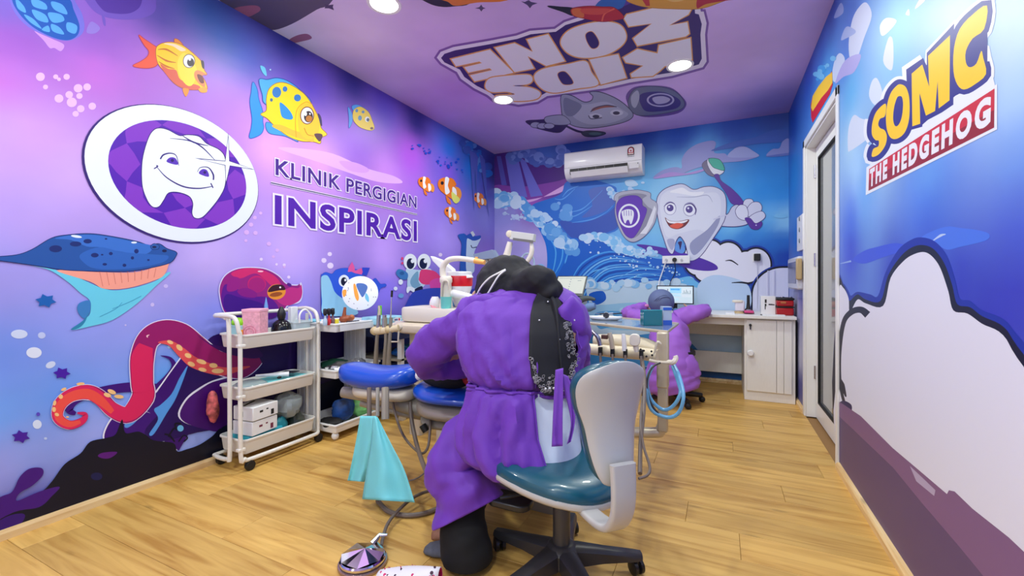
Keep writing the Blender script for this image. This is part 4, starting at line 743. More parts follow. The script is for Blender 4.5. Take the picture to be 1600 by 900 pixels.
for x in (-2.395,-2.5): MB().tube([(x,2.036,.84 if x < -2.4 else .78),(x,2.036,.06)], r_*.9, 12).build('rear_post', ivory, t, smooth=True)
for p in ((-2.372,1.56),(-2.60,1.54),(-2.385,2.03),(-2.61,2.0)): caster(p, t)
for z in (.70,.42,.13):
    MB().box((-2.388,1.49,z-.008),(-2.36,1.53,z+.008)).build('bracket', ivory, t, bevel=.003)
def box_thing(name, label, cat, c, s, rz, m, group=None, bevel=.003, parts=None):
    t = thing(name, label, cat, c, group); x, y, z = c; MB().box((x-s[0]/2, y-s[1]/2, z), (x+s[0]/2, y+s[1]/2, z+s[2]), rz=rz).build('body', m, t, bevel=bevel); return t
def local(c, rz): return lambda x, y, z: tuple(Vector(c)+Matrix.Rotation(rz, 3, 'Z')@Vector((x, y, z)))
# contents, top tray
pk = mat('pink_pattern_card', (245,170,185), .6, var=.22, vscale=55)
tp = thing('tissue_box', 'pink patterned square box on the top tray of the front trolley', 'box', (-2.45,1.66,.688))
MB().box((-2.475-.05,1.66-.05,.688),(-2.475+.05,1.66+.05,.885), rz=.5).build('body', pk, tp, bevel=.004); MB().box((-2.475-.052,1.66-.052,.875),(-2.475+.052,1.66+.052,.893), rz=.5).build('lid', mat('pink_card', (248,178,196), .6), tp, bevel=.003)
L_ = local((-2.475,1.66,.78), .5); mb = MB(); mb.tube([L_(cos(a)*.035-.005, -.0512, sin(a)*.035-.02) for a in [2*pi*i/20 for i in range(21)]], .0012, 5); mb.tube([L_(cos(a)*.022-.005, -.0512, sin(a)*.022-.02) for a in [2*pi*i/20 for i in range(21)]], .0012, 5); mb.build('printed_ring', mat('pink_ink', (225,110,140), .6), tp)
t2 = thing('toy_box', 'teal and orange box with lime green rolls inside, beside the pink box', 'box', (-2.53,1.6,.69)); MB().box((-2.58,1.565,.688),(-2.49,1.64,.80)).build('body', mat('pale_teal_card', (170,215,215), .6), t2, bevel=.003); MB().box((-2.5,1.566,.73),(-2.488,1.62,.775)).build('label_patch', mat('orange_card', (250,165,40), .6), t2)
for k in range(3): MB().ell((-2.555+.025*k,1.60,.815),(.018,.03,.028),12,8).build('green_roll', mat('lime', (150,220,30), .5), t2, smooth=True)
t2 = thing('round_bottle', 'round black bottle with a narrow neck on the front trolley', 'bottle', (-2.475,1.83,.69)); MB().lathe((-2.475,1.83), [(.04,.688),(.056,.70),(.058,.76),(.05,.79),(.03,.81),(.02,.815)], 24).build('body', mat('black_gloss', (16,16,18), .2), t2, smooth=True); MB().lathe((-2.475,1.83), [(.016,.812),(.022,.825),(.026,.85),(.02,.87),(.008,.895)], 16).build('cap', blackp, t2, smooth=True)
t2 = thing('white_basket', 'translucent white basket with arched handle at the right of the front trolley', 'basket', (-2.47,1.92,.69)); tray_mb(MB(), -2.56,-2.40,1.86,1.995,.80,.11,.02,.004,.006).build('body', mat('frosted', (225,238,240), .35, trans=.4), t2, smooth=True)
MB().tube([(-2.40,1.9,.79),(-2.40,1.90,.84),(-2.41,1.93,.868),(-2.41,1.96,.868),(-2.40,1.985,.83),(-2.40,1.99,.79)], .006, 8, 5).build('handle', white, t2, smooth=True)
box_thing('teal_pad', 'small teal pad at the right end of the front trolley top', 'pad', (-2.42,1.965,.69), (.05,.06,.055), .1, mat('teal_pad', (30,170,165), .6))
t2 = thing('tissue_pack', 'white upright pack leaning by the wall behind the front trolley', 'pack', (-2.54,2.0,.69)); MB().box((-2.58,1.95,.70),(-2.55,2.01,.885), rz=.2).build('body', white, t2, bevel=.004)
t2 = thing('blue_spike', 'thin pale blue plastic spike standing by the tissue box', 'tool', (-2.55,1.78,.69)); MB().tube([(-2.55,1.78,.69),(-2.55,1.78,.90),(-2.55,1.78,.955)], [.011,.011,.001], 8).build('body', mat('pale_blue', (120,170,230), .4), t2, smooth=True)
# middle tray
t2 = thing('teal_sheet_stack', 'teal paper sheets lying in the middle tray of the front trolley', 'paper stack', (-2.5,1.85,.40))
for k in range(3): MB().box((-2.59,1.70+k*.01,.388+k*.022),(-2.42,1.985,.405+k*.022), rz=.03*k).build('sheet', teal, t2, bevel=.002)
t2 = thing('clear_pouch', 'clear plastic pouch with dark folded cloth in the middle tray', 'pouch', (-2.5,1.68,.40)); MB().ell((-2.495,1.64,.44),(.085,.10,.035),16,8).build('body', mat('film', (205,225,225), .15, trans=.5, bump=.8, bscale=30), t2, smooth=True); MB().ell((-2.48,1.64,.425),(.06,.07,.03),14,8).build('folded_cloth', mat('dark_green', (70,110,105), .7), t2, smooth=True)
t2 = thing('mirror_handle', 'white and black dental retractor lying on teal sheets', 'tool', (-2.46,1.78,.47)); MB().tube([(-2.56,1.72,.478),(-2.47,1.78,.48),(-2.42,1.84,.478)], [.006,.012,.016], 8, 5).build('body', white, t2, smooth=True); MB().box((-2.53,1.86,.472),(-2.44,1.93,.476), rz=.4).build('dark_blade', mat('grey_film', (60,64,70), .3), t2); MB().ell((-2.40,1.76,.475),(.01,.014,.008)).build('tip', black, t2, smooth=True)
# bottom tray
marks = mat('black_ink', (25,25,28), .6)
for k, (z, lab, o_) in enumerate(((.178,'lower white carton with pink and black marks in the bottom tray',0), (.262,'upper white carton with a black lid strap in the bottom tray',.005))):
    t2 = thing('carton', lab, 'box', (-2.465,1.655,z), 'white cartons in the front trolley'); c = (-2.465+o_,1.655,z); MB().box((c[0]-.075,c[1]-.085,z),(c[0]+.075,c[1]+.085,z+.078), rz=.12).build('body', white, t2, bevel=.004)
    Lc = local((c[0],c[1],z), .12); mb = MB()
    pm = marks if k else mat('maroon_ink', (120,40,70), .6)
    for (yy, zz, w_, h_) in ((-.03,.045,.022,.012),(.01,.05,.014,.008),(.045,.025,.02,.03)):
        p = [Lc(.0756, yy-w_/2, zz-h_/2), Lc(.0756, yy+w_/2, zz-h_/2), Lc(.0756, yy+w_/2, zz+h_/2), Lc(.0756, yy-w_/2, zz+h_/2)]; MB().add(p, [(0,1,2,3)]).build('printed_mark', pm, t2, fix=False)
    p = [Lc(-.02, -.0857, .02), Lc(.0, -.0857, .02), Lc(.0, -.0857, .05), Lc(-.02, -.0857, .05)]; mb.add(p, [(0,1,2,3)]); mb.build('printed_mark', pm, t2, fix=False)
    if k: MB().box((c[0]-.03,c[1]-.08,z+.078),(c[0]-.02,c[1]+.03,z+.081), rz=.5).build('lid_strap', marks, t2)
t2 = thing('teal_pack', 'teal wrapped pack under the white cartons', 'pack', (-2.47,1.68,.10)); MB().box((-2.57,1.58,.098),(-2.415,1.80,.176)).build('body', mat('teal_wrap', (60,190,205), .45, bump=.5, bscale=40), t2, bevel=.012)
def crumple(name, label, cat, c, r, m, seed=0, amp=.25, group=None):
    t = thing(name, label, cat, c, group); mb = MB(); mb.ell((0,0,0), r, 22, 14)
    vs = []
    for v in mb.v:
        v = Vector(v); n = noise.noise(v*22+Vector((seed,0,0)))+.6*abs(noise.noise(v*45+Vector((seed*3,1,0)))); vs.append(tuple(Vector(c)+v*(1+amp*n)))
    mb.v = vs; mb.build('body', m, t, smooth=True, angle=25); return t
crumple('grey_bag', 'grey crumpled plastic bag behind the white cartons', 'bag', (-2.47,1.86,.27), (.08,.085,.08), mat('grey_bag', (135,142,142), .35, bump=.4, bscale=40), 1)
crumple('teal_glove_bundle', 'teal glove bundle beside the cartons in the bottom tray', 'gloves', (-2.45,1.80,.165), (.032,.05,.05), mat('teal_dark', (40,150,160), .5), 4, .4)
crumple('foil_bag', 'dark clear bag at the right end of the bottom tray', 'bag', (-2.485,1.93,.16), (.055,.045,.05), mat('dark_bag', (78,82,70), .25, bump=.8, bscale=50), 6, .4)
crumple('patterned_pouch', 'red and beige patterned pouch squeezed beside the trolley posts', 'pouch', (-2.612,1.50,.34), (.03,.03,.085), mat('pouch_pattern', (190,90,90), .7, var=.7, vscale=30), 7, .25)
# ------------------------------------------------------------ shelf rack behind it
t = thing('shelf_rack', 'white three-shelf rack with ribbed end posts and ball feet, behind the front trolley', 'shelf', (-2.45,2.28,0))
for z in (.775,.468,.108): tray_mb(MB(), -2.635,-2.27,2.065,2.50,z,.058,.025,.012,.004).build('shelf', white, t, smooth=True)
for ya in (2.062,2.475):
    MB().box((-2.63,ya,.06),(-2.43,ya+.024,.75)).build('end_post', white, t, bevel=.002)
    for k in range(4): MB().box((-2.615+k*.046,ya-.004,.07),(-2.60+k*.046,ya,.74)).build('post_rib', white, t)
MB().box((-2.268,2.10,.722),(-2.264,2.46,.762)).build('front_panel', mat('light_grey_panel', (222,224,228), .4), t)
for p in ((-2.31,2.10),(-2.31,2.46),(-2.6,2.1),(-2.6,2.46)): MB().ell((p[0],p[1],.026),(.024,.024,.026),14,10).build('ball_foot', white, t, smooth=True)
disc = thing('round_board', 'white round board printed with a bird, leaning on the wall above the rack', 'board', (-2.45,2.3,.775))
DC = PX(563,458,-2.46); Mx = Matrix.Translation(DC)@Matrix.Rotation(radians(-62), 4, 'Z')@Matrix.Rotation(radians(83), 4, 'X')
Mx = Matrix.Translation(DC)@Matrix.Rotation(radians(42), 4, 'Z')@Matrix.Rotation(radians(80), 4, 'X')
mb = MB(); mb.lathe((0,0), [(.125,-.006),(.13,-.003),(.13,.003),(.125,.006)], 40, M=Mx); mb.build('board', mat('white_card', (246,247,248), .4), disc, smooth=True)
def dpatch(pts, m, z=.0065, nm='printed_patch'):
    q = sp(pts, 4); b_ = MB(); tr = tessellate_polygon([[Vector((a, b, 0)) for a, b in q]]); b_.add([tuple(Mx@Vector((a, b, z))) for a, b in q], [tuple(k) for k in tr]); b_.build(nm, m, disc, fix=False)
dpatch([(-.05,.06),(-.035,.065),(-.01,-.03),(-.02,-.06),(-.04,-.02)], mat('orange_print', (250,165,50), .5)); dpatch([(-.03,.065),(.01,.075),(.045,.06),(.05,.03),(.02,-.03),(0,-.01)], mat('blue_print', (70,110,185), .5), .0068); dpatch([(.04,.0),(.06,-.03),(.06,-.07),(.035,-.04)], mat('cyan_print', (110,195,225), .5)); dpatch([(-.125,.02),(-.10,.025),(-.10,-.01),(-.115,-.03),(-.125,-.01)], MC['orange_print'])
rr = random.Random(2)
for k in range(14):
    a = rr.random()*6.28; q = rr.uniform(.08,.118); dpatch([(q*cos(a)-.004,q*sin(a)),(q*cos(a),q*sin(a)+.003),(q*cos(a)+.004,q*sin(a)),(q*cos(a),q*sin(a)-.003)], mat('dot_print', (90,90,120), .5), nm='printed_dot')
t2 = thing('green_stand', 'lime green plastic stand beside the round board', 'stand', PX(588,484,-2.45)); b0 = PX(588,486,-2.45)
MB().prism([(-.02,0),(.03,0),(.03,.10),(.018,.10),(.012,.03)], lambda p: (b0.x, b0.y+p[0], .76+p[1]), lambda p: (b0.x+.03, b0.y+p[0], .76+p[1])).build('body', mat('lime2', (120,205,40), .4), t2, bevel=.002)
t2 = thing('brown_figure', 'brown toy animal sitting at the foot of the round board', 'toy', PX(540,487,-2.38)); b0 = PX(540,488,-2.36); mb = MB(); br = mat('brown_plastic', (150,72,30), .4)
mb.ell((b0.x,b0.y,.79),(.035,.05,.028)); mb.build('body', br, t2, smooth=True); MB().tube([(b0.x,b0.y-.015,.80),(b0.x,b0.y-.01,.84),(b0.x,b0.y-.005,.872)], [.016,.011,.009], 10).build('neck', br, t2, smooth=True); MB().ell((b0.x+.01,b0.y+.045,.797),(.02,.022,.022)).build('haunch', mat('brown_light', (180,100,50), .4), t2, smooth=True)
lo = MB(); 
for k, (px_, col) in enumerate(((508,(180,205,225)),(514,(205,40,50)),(520,(120,90,95)))):
    b0 = PX(px_,490,-2.33); t2 = thing('small_bottle', ['clear little bottle with black bow cap, leftmost on the rack', 'little red bottle with dark cap on the rack', 'little brown bottle with dark cap, rightmost of the three'][k], 'bottle', (b0.x,b0.y,.77), 'little bottles on the rack')
    MB().lathe((b0.x,b0.y), [(.012,.765),(.014,.77),(.014,.80),(.007,.812),(.006,.83)], 12).build('body', mat('bottle%d' % k, col, .2), t2, smooth=True); MB().lathe((b0.x,b0.y), [(.008,.83),(.013,.84),(.012,.87),(.008,.875)], 10).build('cap', blackp, t2, smooth=True)
t2 = thing('yellow_block', 'small yellow eraser on the rack top', 'block', PX(525,488,-2.32)); b0 = PX(526,488,-2.32); MB().box((b0.x-.012,b0.y-.014,.768),(b0.x+.012,b0.y+.014,.80), rz=.4).build('body', mat('yellow', (245,225,60), .5), t2, bevel=.004)
t2 = thing('dark_pen', 'dark marker pen lying on the rack top', 'pen', (-2.3,2.3,.78)); MB().tube([(-2.31,2.2,.774),(-2.30,2.30,.774)], .006, 8).build('body', blackp, t2, smooth=True)
t2 = thing('white_tablet', 'white flat tray lying on the rack top', 'tray', (-2.36,2.25,.78)); MB().box((-2.42,2.15,.762),(-2.30,2.40,.769)).build('body', white, t2, bevel=.002)
t2 = thing('teal_mask_pile', 'pale blue face mask at the left end of the rack', 'mask', (-2.5,2.1,.78)); MB().ell((-2.52,2.10,.785),(.06,.05,.012)).build('body', mat('mask_blue', (120,200,225), .7), t2, smooth=True)
crumple('foil_pack', 'crinkled silver sachets on the middle shelf of the rack', 'sachets', (-2.38,2.17,.462), (.065,.07,.03), foil, 2, .5); crumple('sachet_strip', 'printed silver sachet strip at the right of the middle shelf', 'sachets', (-2.37,2.34,.46), (.06,.08,.03), mat('printed_foil', (170,172,175), .35, .5, var=.6, vscale=40), 9, .45)
crumple('green_pack', 'dark green pack behind the silver sachets', 'pack', (-2.50,2.27,.46), (.08,.10,.035), mat('dgreen', (25,80,60), .5), 12, .2)
crumple('blue_green_bag', 'navy and green striped bag on the bottom shelf', 'bag', (-2.41,2.26,.15), (.07,.08,.075), mat('blue_green_cloth', (20,70,140), .6, var=.85, vscale=9), 3, .2); crumple('light_green_bag', 'light green striped bag at the right of the bottom shelf', 'bag', (-2.38,2.40,.14), (.07,.075,.065), mat('green_cloth', (120,190,110), .6, var=.5, vscale=12), 8, .2); crumple('black_pouch', 'flat black pouch at the left of the bottom shelf', 'pouch', (-2.38,2.13,.10), (.08,.06,.03), mat('black_cloth', (15,15,18), .7), 10, .2); crumple('grey_roll', 'pale grey roll behind the green bag', 'roll', (-2.5,2.43,.15), (.06,.05,.07), mat('grey_cloth', (170,172,168), .6), 11, .2)
# ------------------------------------------------------------ side cabinet along the left wall
t = thing('side_cabinet', 'low white side cabinet along the left wall beyond the rack', 'cabinet', (-2.4,2.95,0))
mb = MB(); mb.box((-2.63,2.56,.70),(-2.14,3.55,.735)); mb.build('top', white_lam, t, bevel=.003); MB().box((-2.62,2.58,.08),(-2.17,3.5,.33)).build('drawer', mat('lilac_white', (205,208,232), .4), t, bevel=.003)
for y_ in (2.60,3.0,3.48): MB().box((-2.2,y_,.0),(-2.16,y_+.04,.08)).build('foot', beige, t); MB().box((-2.21,y_,.33),(-2.17,y_+.03,.70)).build('post', white, t)
MB().box((-2.2,2.58,.05),(-2.15,3.5,.085)).build('base_rail', beige, t); MB().box((-2.62,2.58,.45),(-2.17,3.5,.465)).build('shelf', dbeige, t); MB().box((-2.63,2.56,.62),(-2.15,3.5,.70)).build('apron', mat('navy_panel', (32,42,84), .4), t)
t2 = thing('mask_stack', 'stack of pale blue masks on the cabinet shelf', 'mask stack', (-2.2,2.85,.465))
for k in range(6): MB().box((-2.33,2.72+.004*k,.467+k*.012),(-2.17,2.98,.476+k*.012), rz=.02*(k % 3)).build('mask', mat('mask_cyan', (110,205,235), .6), t2)
crumple('blue_bag', 'blue shiny bag on the lower cabinet shelf', 'bag', (-2.25,2.7,.50), (.07,.08,.035), mat('blue_bag', (30,90,170), .3), 14, .3)
# flat packs on the cabinet top
def pack(name, label, px0, px1, yy, X, h, col, grp=None, dz=.735):
    a, b = PX(px0,yy,X), PX(px1,yy,X); t = thing(name, label, 'pack', (a.x, (a.y+b.y)/2, dz), grp); MB().box((X-.18,a.y,dz),(X,b.y,dz+h)).build('body', mat(name+'_print%d' % int(px0), col, .45, var=.25, vscale=14), t, bevel=.006); return t
t2 = pack('wipes_pack', 'pale blue wipes pack with oval label on the cabinet', 594, 632, 484, -2.2, .055, (150,205,225)); b0 = PX(621,478,-2.195)
mb = MB(); mb.add([(-2.197,b0.y+.045*cos(a),.765+.017*sin(a)) for a in [2*pi*i/24 for i in range(24)]], [tuple(range(24))]); mb.build('oval_label', white, t2)
for k in range(3): MB().box((-2.196,b0.y-.03+.012*k,.758),(-2.1955,b0.y-.022+.012*k,.772)).build('printed_mark', mat('navy_ink', (50,60,150), .5), t2)
mb = MB(); mb.add([(-2.1955,b0.y+.022+.01*cos(a),.765+.01*sin(a)) for a in [2*pi*i/16 for i in range(16)]], [tuple(range(16))]); mb.build('red_dot', mat('red_ink', (200,50,90), .5), t2)
pack('green_wrap', 'green and white flat pack next to the wipes', 632, 652, 484, -2.2, .035, (130,190,150)); box_thing('navy_case', 'navy flat case on the cabinet, behind the handpiece stand', 'case', (-2.35,3.3,.735), (.3,.3,.10), 0, mat('navy_case', (60,80,140), .4)); 
# ------------------------------------------------------------ assistant handpiece stand
t = thing('assistant_holder', 'beige ball-ended holder bar with three hanging suction tubes', 'dental holder', PY(605,520,2.25))
YA = 2.25
MB().tube([PY(582,517,YA),PY(590,517,YA),PY(604,516,YA),PY(623,512,YA+.02)], [.022,.027,.024,.022], 14).build('bar', mat('cream', (225,208,170), .35), t, smooth=True)
mb = MB(); mb.ell(PY(586,517,YA),(.03,.03,.03)); mb.ell(PY(598,516,YA),(.026,.026,.026)); mb.ell(PY(607,515,YA),(.026,.026,.026)); mb.build('socket', mat('cream2', (212,190,140), .4), t, smooth=True)
for a, b, c in ((592,589,587),(602,603,601),(611,609,607)):
    MB().tube([PY(a,496,YA),PY(b,530,YA),PY(c,570,YA+.02),PY(c+1,600,YA+.04)], [.011,.012,.017,.02], 10, 4).build('suction_tube', mat('grey_tube', (140,132,118), .4), t, smooth=True)
for a in (591,600): MB().tube([PY(a,515,YA),PY(a+1,492,YA)], .014, 14).build('metal_cup', steel, t, smooth=True)
MB().tube([PY(609,512,YA),PY(611,485,YA),PY(612,456,YA)], [.008,.004,.004], 8).build('syringe_tip', steel, t, smooth=True); MB().tube([PY(612,464,YA),PY(612.5,454,YA)], .0075, 8).build('syringe_button', black, t, smooth=True)
MB().tube([PY(590,512,YA),PY(593,485,YA),PY(592,478,YA)], [.012,.008,.006], 8).build('saliva_tip', mat('tan_tip', (205,190,165), .4), t, smooth=True)
mb = MB(); mb.tube([PY(612,534,YA),PY(622,534,YA),PY(623,518,YA)], .006, 6); mb.build('bracket', beige, t)
MB().tube([PY(623,512,YA+.02),PY(640,508,2.35)], .018, 10).build('arm', beige, t, smooth=True)
# ------------------------------------------------------------ dental unit with basin
t = thing('dental_unit', 'beige dental basin unit with cup filler and white body, behind the chair', 'dental unit', (-1.62,2.45,0))
def rbox(mb, x0, x1, y0, y1, zs, r=.06):
    cx, cy, w_, h_ = (x0+x1)/2, (y0+y1)/2, x1-x0, y1-y0
    mb.rings([[Vector((cx+a, cy+b, z)) for a, b in rrect(w_-2*i, h_-2*i, r)] for i, z in zs]); return mb
rbox(MB(), -1.99,-1.30,2.34,2.66, [(.03,.775),(.005,.785),(0,.80),(0,.865),(.006,.875),(.03,.878)], .07).build('body', mat('unit_beige', (226,218,204), .4), t, smooth=True)
rbox(MB(), -2.06,-1.22,2.28,2.72, [(.06,.70),(.01,.715),(0,.735),(.004,.76),(.03,.775)], .09).build('shelf', mat('unit_shelf', (222,208,182), .4), t, smooth=True)
rbox(MB(), -1.95,-1.84,2.40,2.55, [(0,.0),(0,.70)], .03).build('column', beige, t, smooth=True); rbox(MB(), -1.7,-1.35,2.35,2.66, [(0,.0),(0,.70)], .05).build('pedestal', mat('unit_pedestal', (215,210,200), .4), t, smooth=True)
YU = 2.42
p = PY(697,470,YU); MB().lathe((p.x,p.y), [(.05,.87),(.045,.89),(.038,.95),(.036,1.04),(.042,1.05),(.042,1.075),(.03,1.09)], 20).build('filler_column', mat('cream_white', (232,224,208), .35), t, smooth=True)
MB().tube([PY(692,432,YU),PY(692,418,YU),PY(700,407,YU),PY(715,404,YU),PY(735,406,YU),PY(745,408,YU)], [.020,.02,.019,.018,.017,.017], 14, 6).build('cup_filler_arm', MC['cream_white'], t, smooth=True)
MB().tube([PY(742,407.5,YU),PY(757,410,YU)], [.0185,.015], 14).build('filler_nozzle', mat('orange_tip', (248,178,90), .4), t, smooth=True)
MB().tube([PY(690,480,YU-.04),PY(690,450,YU-.05),PY(693,440,YU-.05),PY(700,440,YU-.05),PY(702,452,YU-.05)], .007, 8, 4).build('hose', beige, t, smooth=True)
p = PY(718,450,YU+.12); mb = MB(); mb.lathe((p.x,p.y), [(.03,.88),(.05,.93),(.07,.97),(.082,1.0),(.085,1.02)], 28); mb.build('basin_bowl', white, t, smooth=True)
MB().lathe((p.x,p.y), [(.086,1.02),(.09,1.03),(.09,1.085),(.088,1.09)], 28).build('red_band', mat('red_plastic', (222,25,40), .3), t, smooth=True); MB().lathe((p.x,p.y), [(.087,1.09),(.086,1.115),(.075,1.12),(.07,1.09)], 28).build('bowl_rim', white, t, smooth=True)
MB().tube([PY(704,458,YU+.05),PY(715,460,YU),PY(735,464,YU),PY(742,466,YU)], [.03,.026,.02,.016], 12, 4).build('drain_spout', white, t, smooth=True)
mb = MB(); a = [PY(674,400,YU+.1),PY(692,407,YU+.1),PY(708,420,YU+.1),PY(712,432,YU+.1),PY(735,430,YU+.1),PY(737,434,YU+.1),PY(702,437,YU+.1),PY(690,420,YU+.1),PY(678,408,YU+.1)]
mb.prism([(q.x,q.z) for q in a], lambda p: (p[0],YU+.08,p[1]), lambda p: (p[0],YU+.13,p[1])); mb.build('splash_guard', white, t, bevel=.006)
t2 = thing('paper_cup', 'small teal paper cup standing on the dental unit', 'cup', PY(697,486,2.38)); p = PY(697,486,2.38); MB().lathe((p.x,p.y), [(.032,.876),(.037,.95),(.0385,.953),(.036,.953),(.031,.88)], 24).build('body', mat('teal_cup', (115,215,205), .5), t2, smooth=True)
t2 = thing('pink_tray', 'pink and white cup tray by the bottle on the dental unit', 'tray', PY(683,480,2.40)); p = PY(680,480,2.42); MB().tube([PY(676,464,2.42),PY(673,474,2.40),PY(680,482,2.38),PY(690,483,2.37)], [.006,.009,.01,.008], 8, 4).build('rim', mat('pinkish', (235,150,160), .5), t2, smooth=True); MB().lathe((p.x,p.y), [(.03,.877),(.04,.90),(.03,.935),(.02,.95)], 16).build('cone', white, t2, smooth=True)
t2 = thing('blue_cup', 'blue box behind the teal cup on the dental unit', 'box', PY(712,480,2.58)); p = PY(715,480,2.58); MB().box((p.x-.045,2.56,.878),(p.x+.05,2.62,.955)).build('body', mat('blue_box', (70,140,190), .4), t2, bevel=.004)
t2 = thing('red_lid', 'flat pink lid with round mark left of the basin', 'lid', PY(672,437,2.62)); mb = MB(); mb.prism([(PY(x_,y_,2.62).x,PY(x_,y_,2.62).z) for x_, y_ in ((655,436),(690,434),(690,436),(655,438))], lambda p: (p[0],2.60,p[1]), lambda p: (p[0],2.66,p[1])); mb.build('body', white, t2)
bpy.data.objects.remove(t2.children[0]); bpy.data.objects.remove(t2)
# operating lamp arm
t = thing('operating_lamp', 'cream jointed lamp arm with ring lamp above the dental unit', 'dental lamp', PY(797,440,2.85)); YO = 2.85; cw = MC['cream_white']
MB().tube([Vector((PY(792,440,YO).x,YO,0)), Vector((PY(792,440,YO).x,YO,PY(792,440,YO).z))], .045, 16).build('pole', cw, t, smooth=True)
MB().tube([PY(792,440,YO),PY(788,415,YO),PY(793,395,YO),PY(797,378,YO)], [.04,.034,.026,.02], 14, 4).build('lower_arm', cw, t, smooth=True)
p = PY(797,366,YO); M = Matrix.Translation(p)@Matrix.Rotation(pi/2, 4, 'X')@Matrix.Rotation(.3, 4, 'Y'); MB().lathe((0,0), [(.02,-.03),(.026,-.027),(.026,.027),(.02,.03)], 24, M=M).build('elbow', mat('cream_joint', (225,212,188), .35), t, smooth=True)
mb = MB(); a = [PY(x_,y_,YO) for x_, y_ in ((797,361),(836,366),(835,378),(798,374))]; mb.prism([(q.x,q.z) for q in a], lambda p: (p[0],YO-.025,p[1]), lambda p: (p[0],YO+.025,p[1])); mb.build('upper_arm', mat('arm_grey', (205,205,198), .4), t, bevel=.004)
mb = MB(); a = [PY(x_,y_,YO) for x_, y_ in ((804,372),(835,376),(835,380),(804,376))]; mb.prism([(q.x,q.z) for q in a], lambda p: (p[0],YO-.027,p[1]), lambda p: (p[0],YO-.022,p[1])); mb.build('arm_slot', mat('slot_grey', (110,108,104), .4), t)
MB().tube([PY(830,379,YO),PY(831,390,YO),PY(829,400,YO),PY(822,411,YO),PY(815,418,YO)], [.012,.017,.018,.016,.014], 12, 4).build('drop_arm', cw, t, smooth=True)
p = PY(824,412,YO+.05); M = Matrix.Translation(p)@Matrix.Rotation(.35, 4, 'Z')@Matrix.Rotation(pi/2-.1, 4, 'X')
mb = MB(); mb.tube([M@Vector((.055*cos(a)*.9,.075*sin(a),0)) for a in [2*pi*i/32 for i in range(33)]], .007, 8); mb.build('ring_lamp', mat('lamp_ring', (170,195,215), .3), t, smooth=True)
MB().box(tuple(PY(772,408,YO)+Vector((-.06,-.02,0))), tuple(PY(790,400,YO)+Vector((.06,.05,.0)))).build('base_plate', cw, t, bevel=.004)
t = thing('unit_monitor', 'grey tilted instrument screen beside the lamp arm', 'screen', PY(757,400,2.8)); mb = MB(); a = [PY(x_,y_,2.8) for x_, y_ in ((739,397),(769,390),(776,402),(770,404),(742,407))]; mb.prism([(q.x,q.z) for q in a], lambda p: (p[0],2.8,p[1]), lambda p: (p[0],2.86,p[1])); mb.build('housing', mat('slate_plastic', (125,140,165), .35), t, bevel=.004)
MB().tube([PY(760,404,2.83),PY(765,440,2.83)], .02, 10).build('mount', dbeige, t, smooth=True); p = PY(745,404,2.79); MB().box((p.x-.012,p.y-.01,p.z-.012),(p.x+.012,p.y,p.z+.012)).build('orange_switch', MC['orange_tip'], t, bevel=.002)
# ------------------------------------------------------------ patient chair
t = thing('dental_chair', 'dental patient chair with blue vinyl cushions and beige shell', 'dental chair', (-1.3,1.95,0))
A_, B_ = Vector((-1.69,1.83,0)), Vector((-.24,2.23,0)); ax = (B_-A_).normalized(); pr = Vector((-ax.y, ax.x, 0))
def chair_loft(u0, u1, hw, z0, z1, top=True, n=12, taper=.25, zf=lambda u: 0):
    mb = MB(); rg = []
    for i in range(n+1):
        u = i/n; s = (1-(abs(2*u-1))**5)**.5 if 0 < u < 1 else .12; s = max(s, .3); c = A_+ax*(u0+(u1-u0)*u); h = (z1-z0)*(.55+.45*s); zc = (z0+z1)/2+zf(u)
        rg.append([c+pr*(hw*s*(1-taper*(1-u))*cos(a)*abs(cos(a))**-.45*1 if abs(cos(a)) > 1e-6 else 0)+Vector((0,0,zc+h/2*sin(a))) for a in [2*pi*k/20+.001 for k in range(20)]])
    return mb.rings(rg)
chair_loft(-.22,.24,.15,.485,.60,zf=lambda u: .012*cos(u*6)).build('headrest', blue, t, subsurf=1)
chair_loft(-.14,.225,.13,.425,.50,zf=lambda u: -.01*u).build('headrest_shell', beige, t, subsurf=1)
mb = MB(); mb.tube([tuple(A_+ax*-.21+Vector((0,0,.44))), tuple(A_+ax*0+Vector((0,0,.42))), tuple(A_+ax*.25+Vector((0,0,.37))), tuple(A_+ax*.4+Vector((0,0,.36)))], [.03,.038,.05,.045], 12, 4); mb.build('headrest_arm', dbeige, t, smooth=True)
MB().tube([tuple(A_+ax*-.1+Vector((0,0,.385))), tuple(A_+ax*.15+Vector((0,0,.34))), tuple(A_+ax*.35+Vector((0,0,.32)))], .02, 10).build('lower_arm', dbeige, t, smooth=True)
chair_loft(.22,1.12,.27,.44,.525,taper=.1).build('seat_cushion', blue, t, subsurf=1)
chair_loft(.24,1.08,.27,.36,.455,taper=.1).build('seat_shell', mat('taupe_plastic', (150,138,122), .35, coat=.2), t, subsurf=1)
chair_loft(.26,.60,.18,.295,.37).build('hinge_cover', dbeige, t, subsurf=1)
for u in (.32,.52): MB().tube([tuple(A_+ax*u+pr*-.16+Vector((0,0,.34))), tuple(A_+ax*(u+.02)+pr*-.16+Vector((0,0,.31)))], .018, 10).build('hinge_knob', black, t, smooth=True)
rbox(MB(), -1.02,-.62,1.85,2.2, [(0,0),(0,.05),(.04,.08),(.08,.36)], .08).build('base', dbeige, t, smooth=True)
MB().tube([tuple(A_+ax*.62+Vector((0,-.1,.33))), (-1.0,1.9,.2), (-.95,1.95,.08)], [.06,.05,.06], 12).build('lift_arm', MC['taupe_plastic'], t, smooth=True)
def hang(name, pts, r, m, label, cat='hose', grp=None):
    o = MB().tube(pts, r, 8, 6).build(name, m, None, smooth=True); return tag(o, label, cat, grp)
gh = mat('grey_hose', (112,98,88), .45)
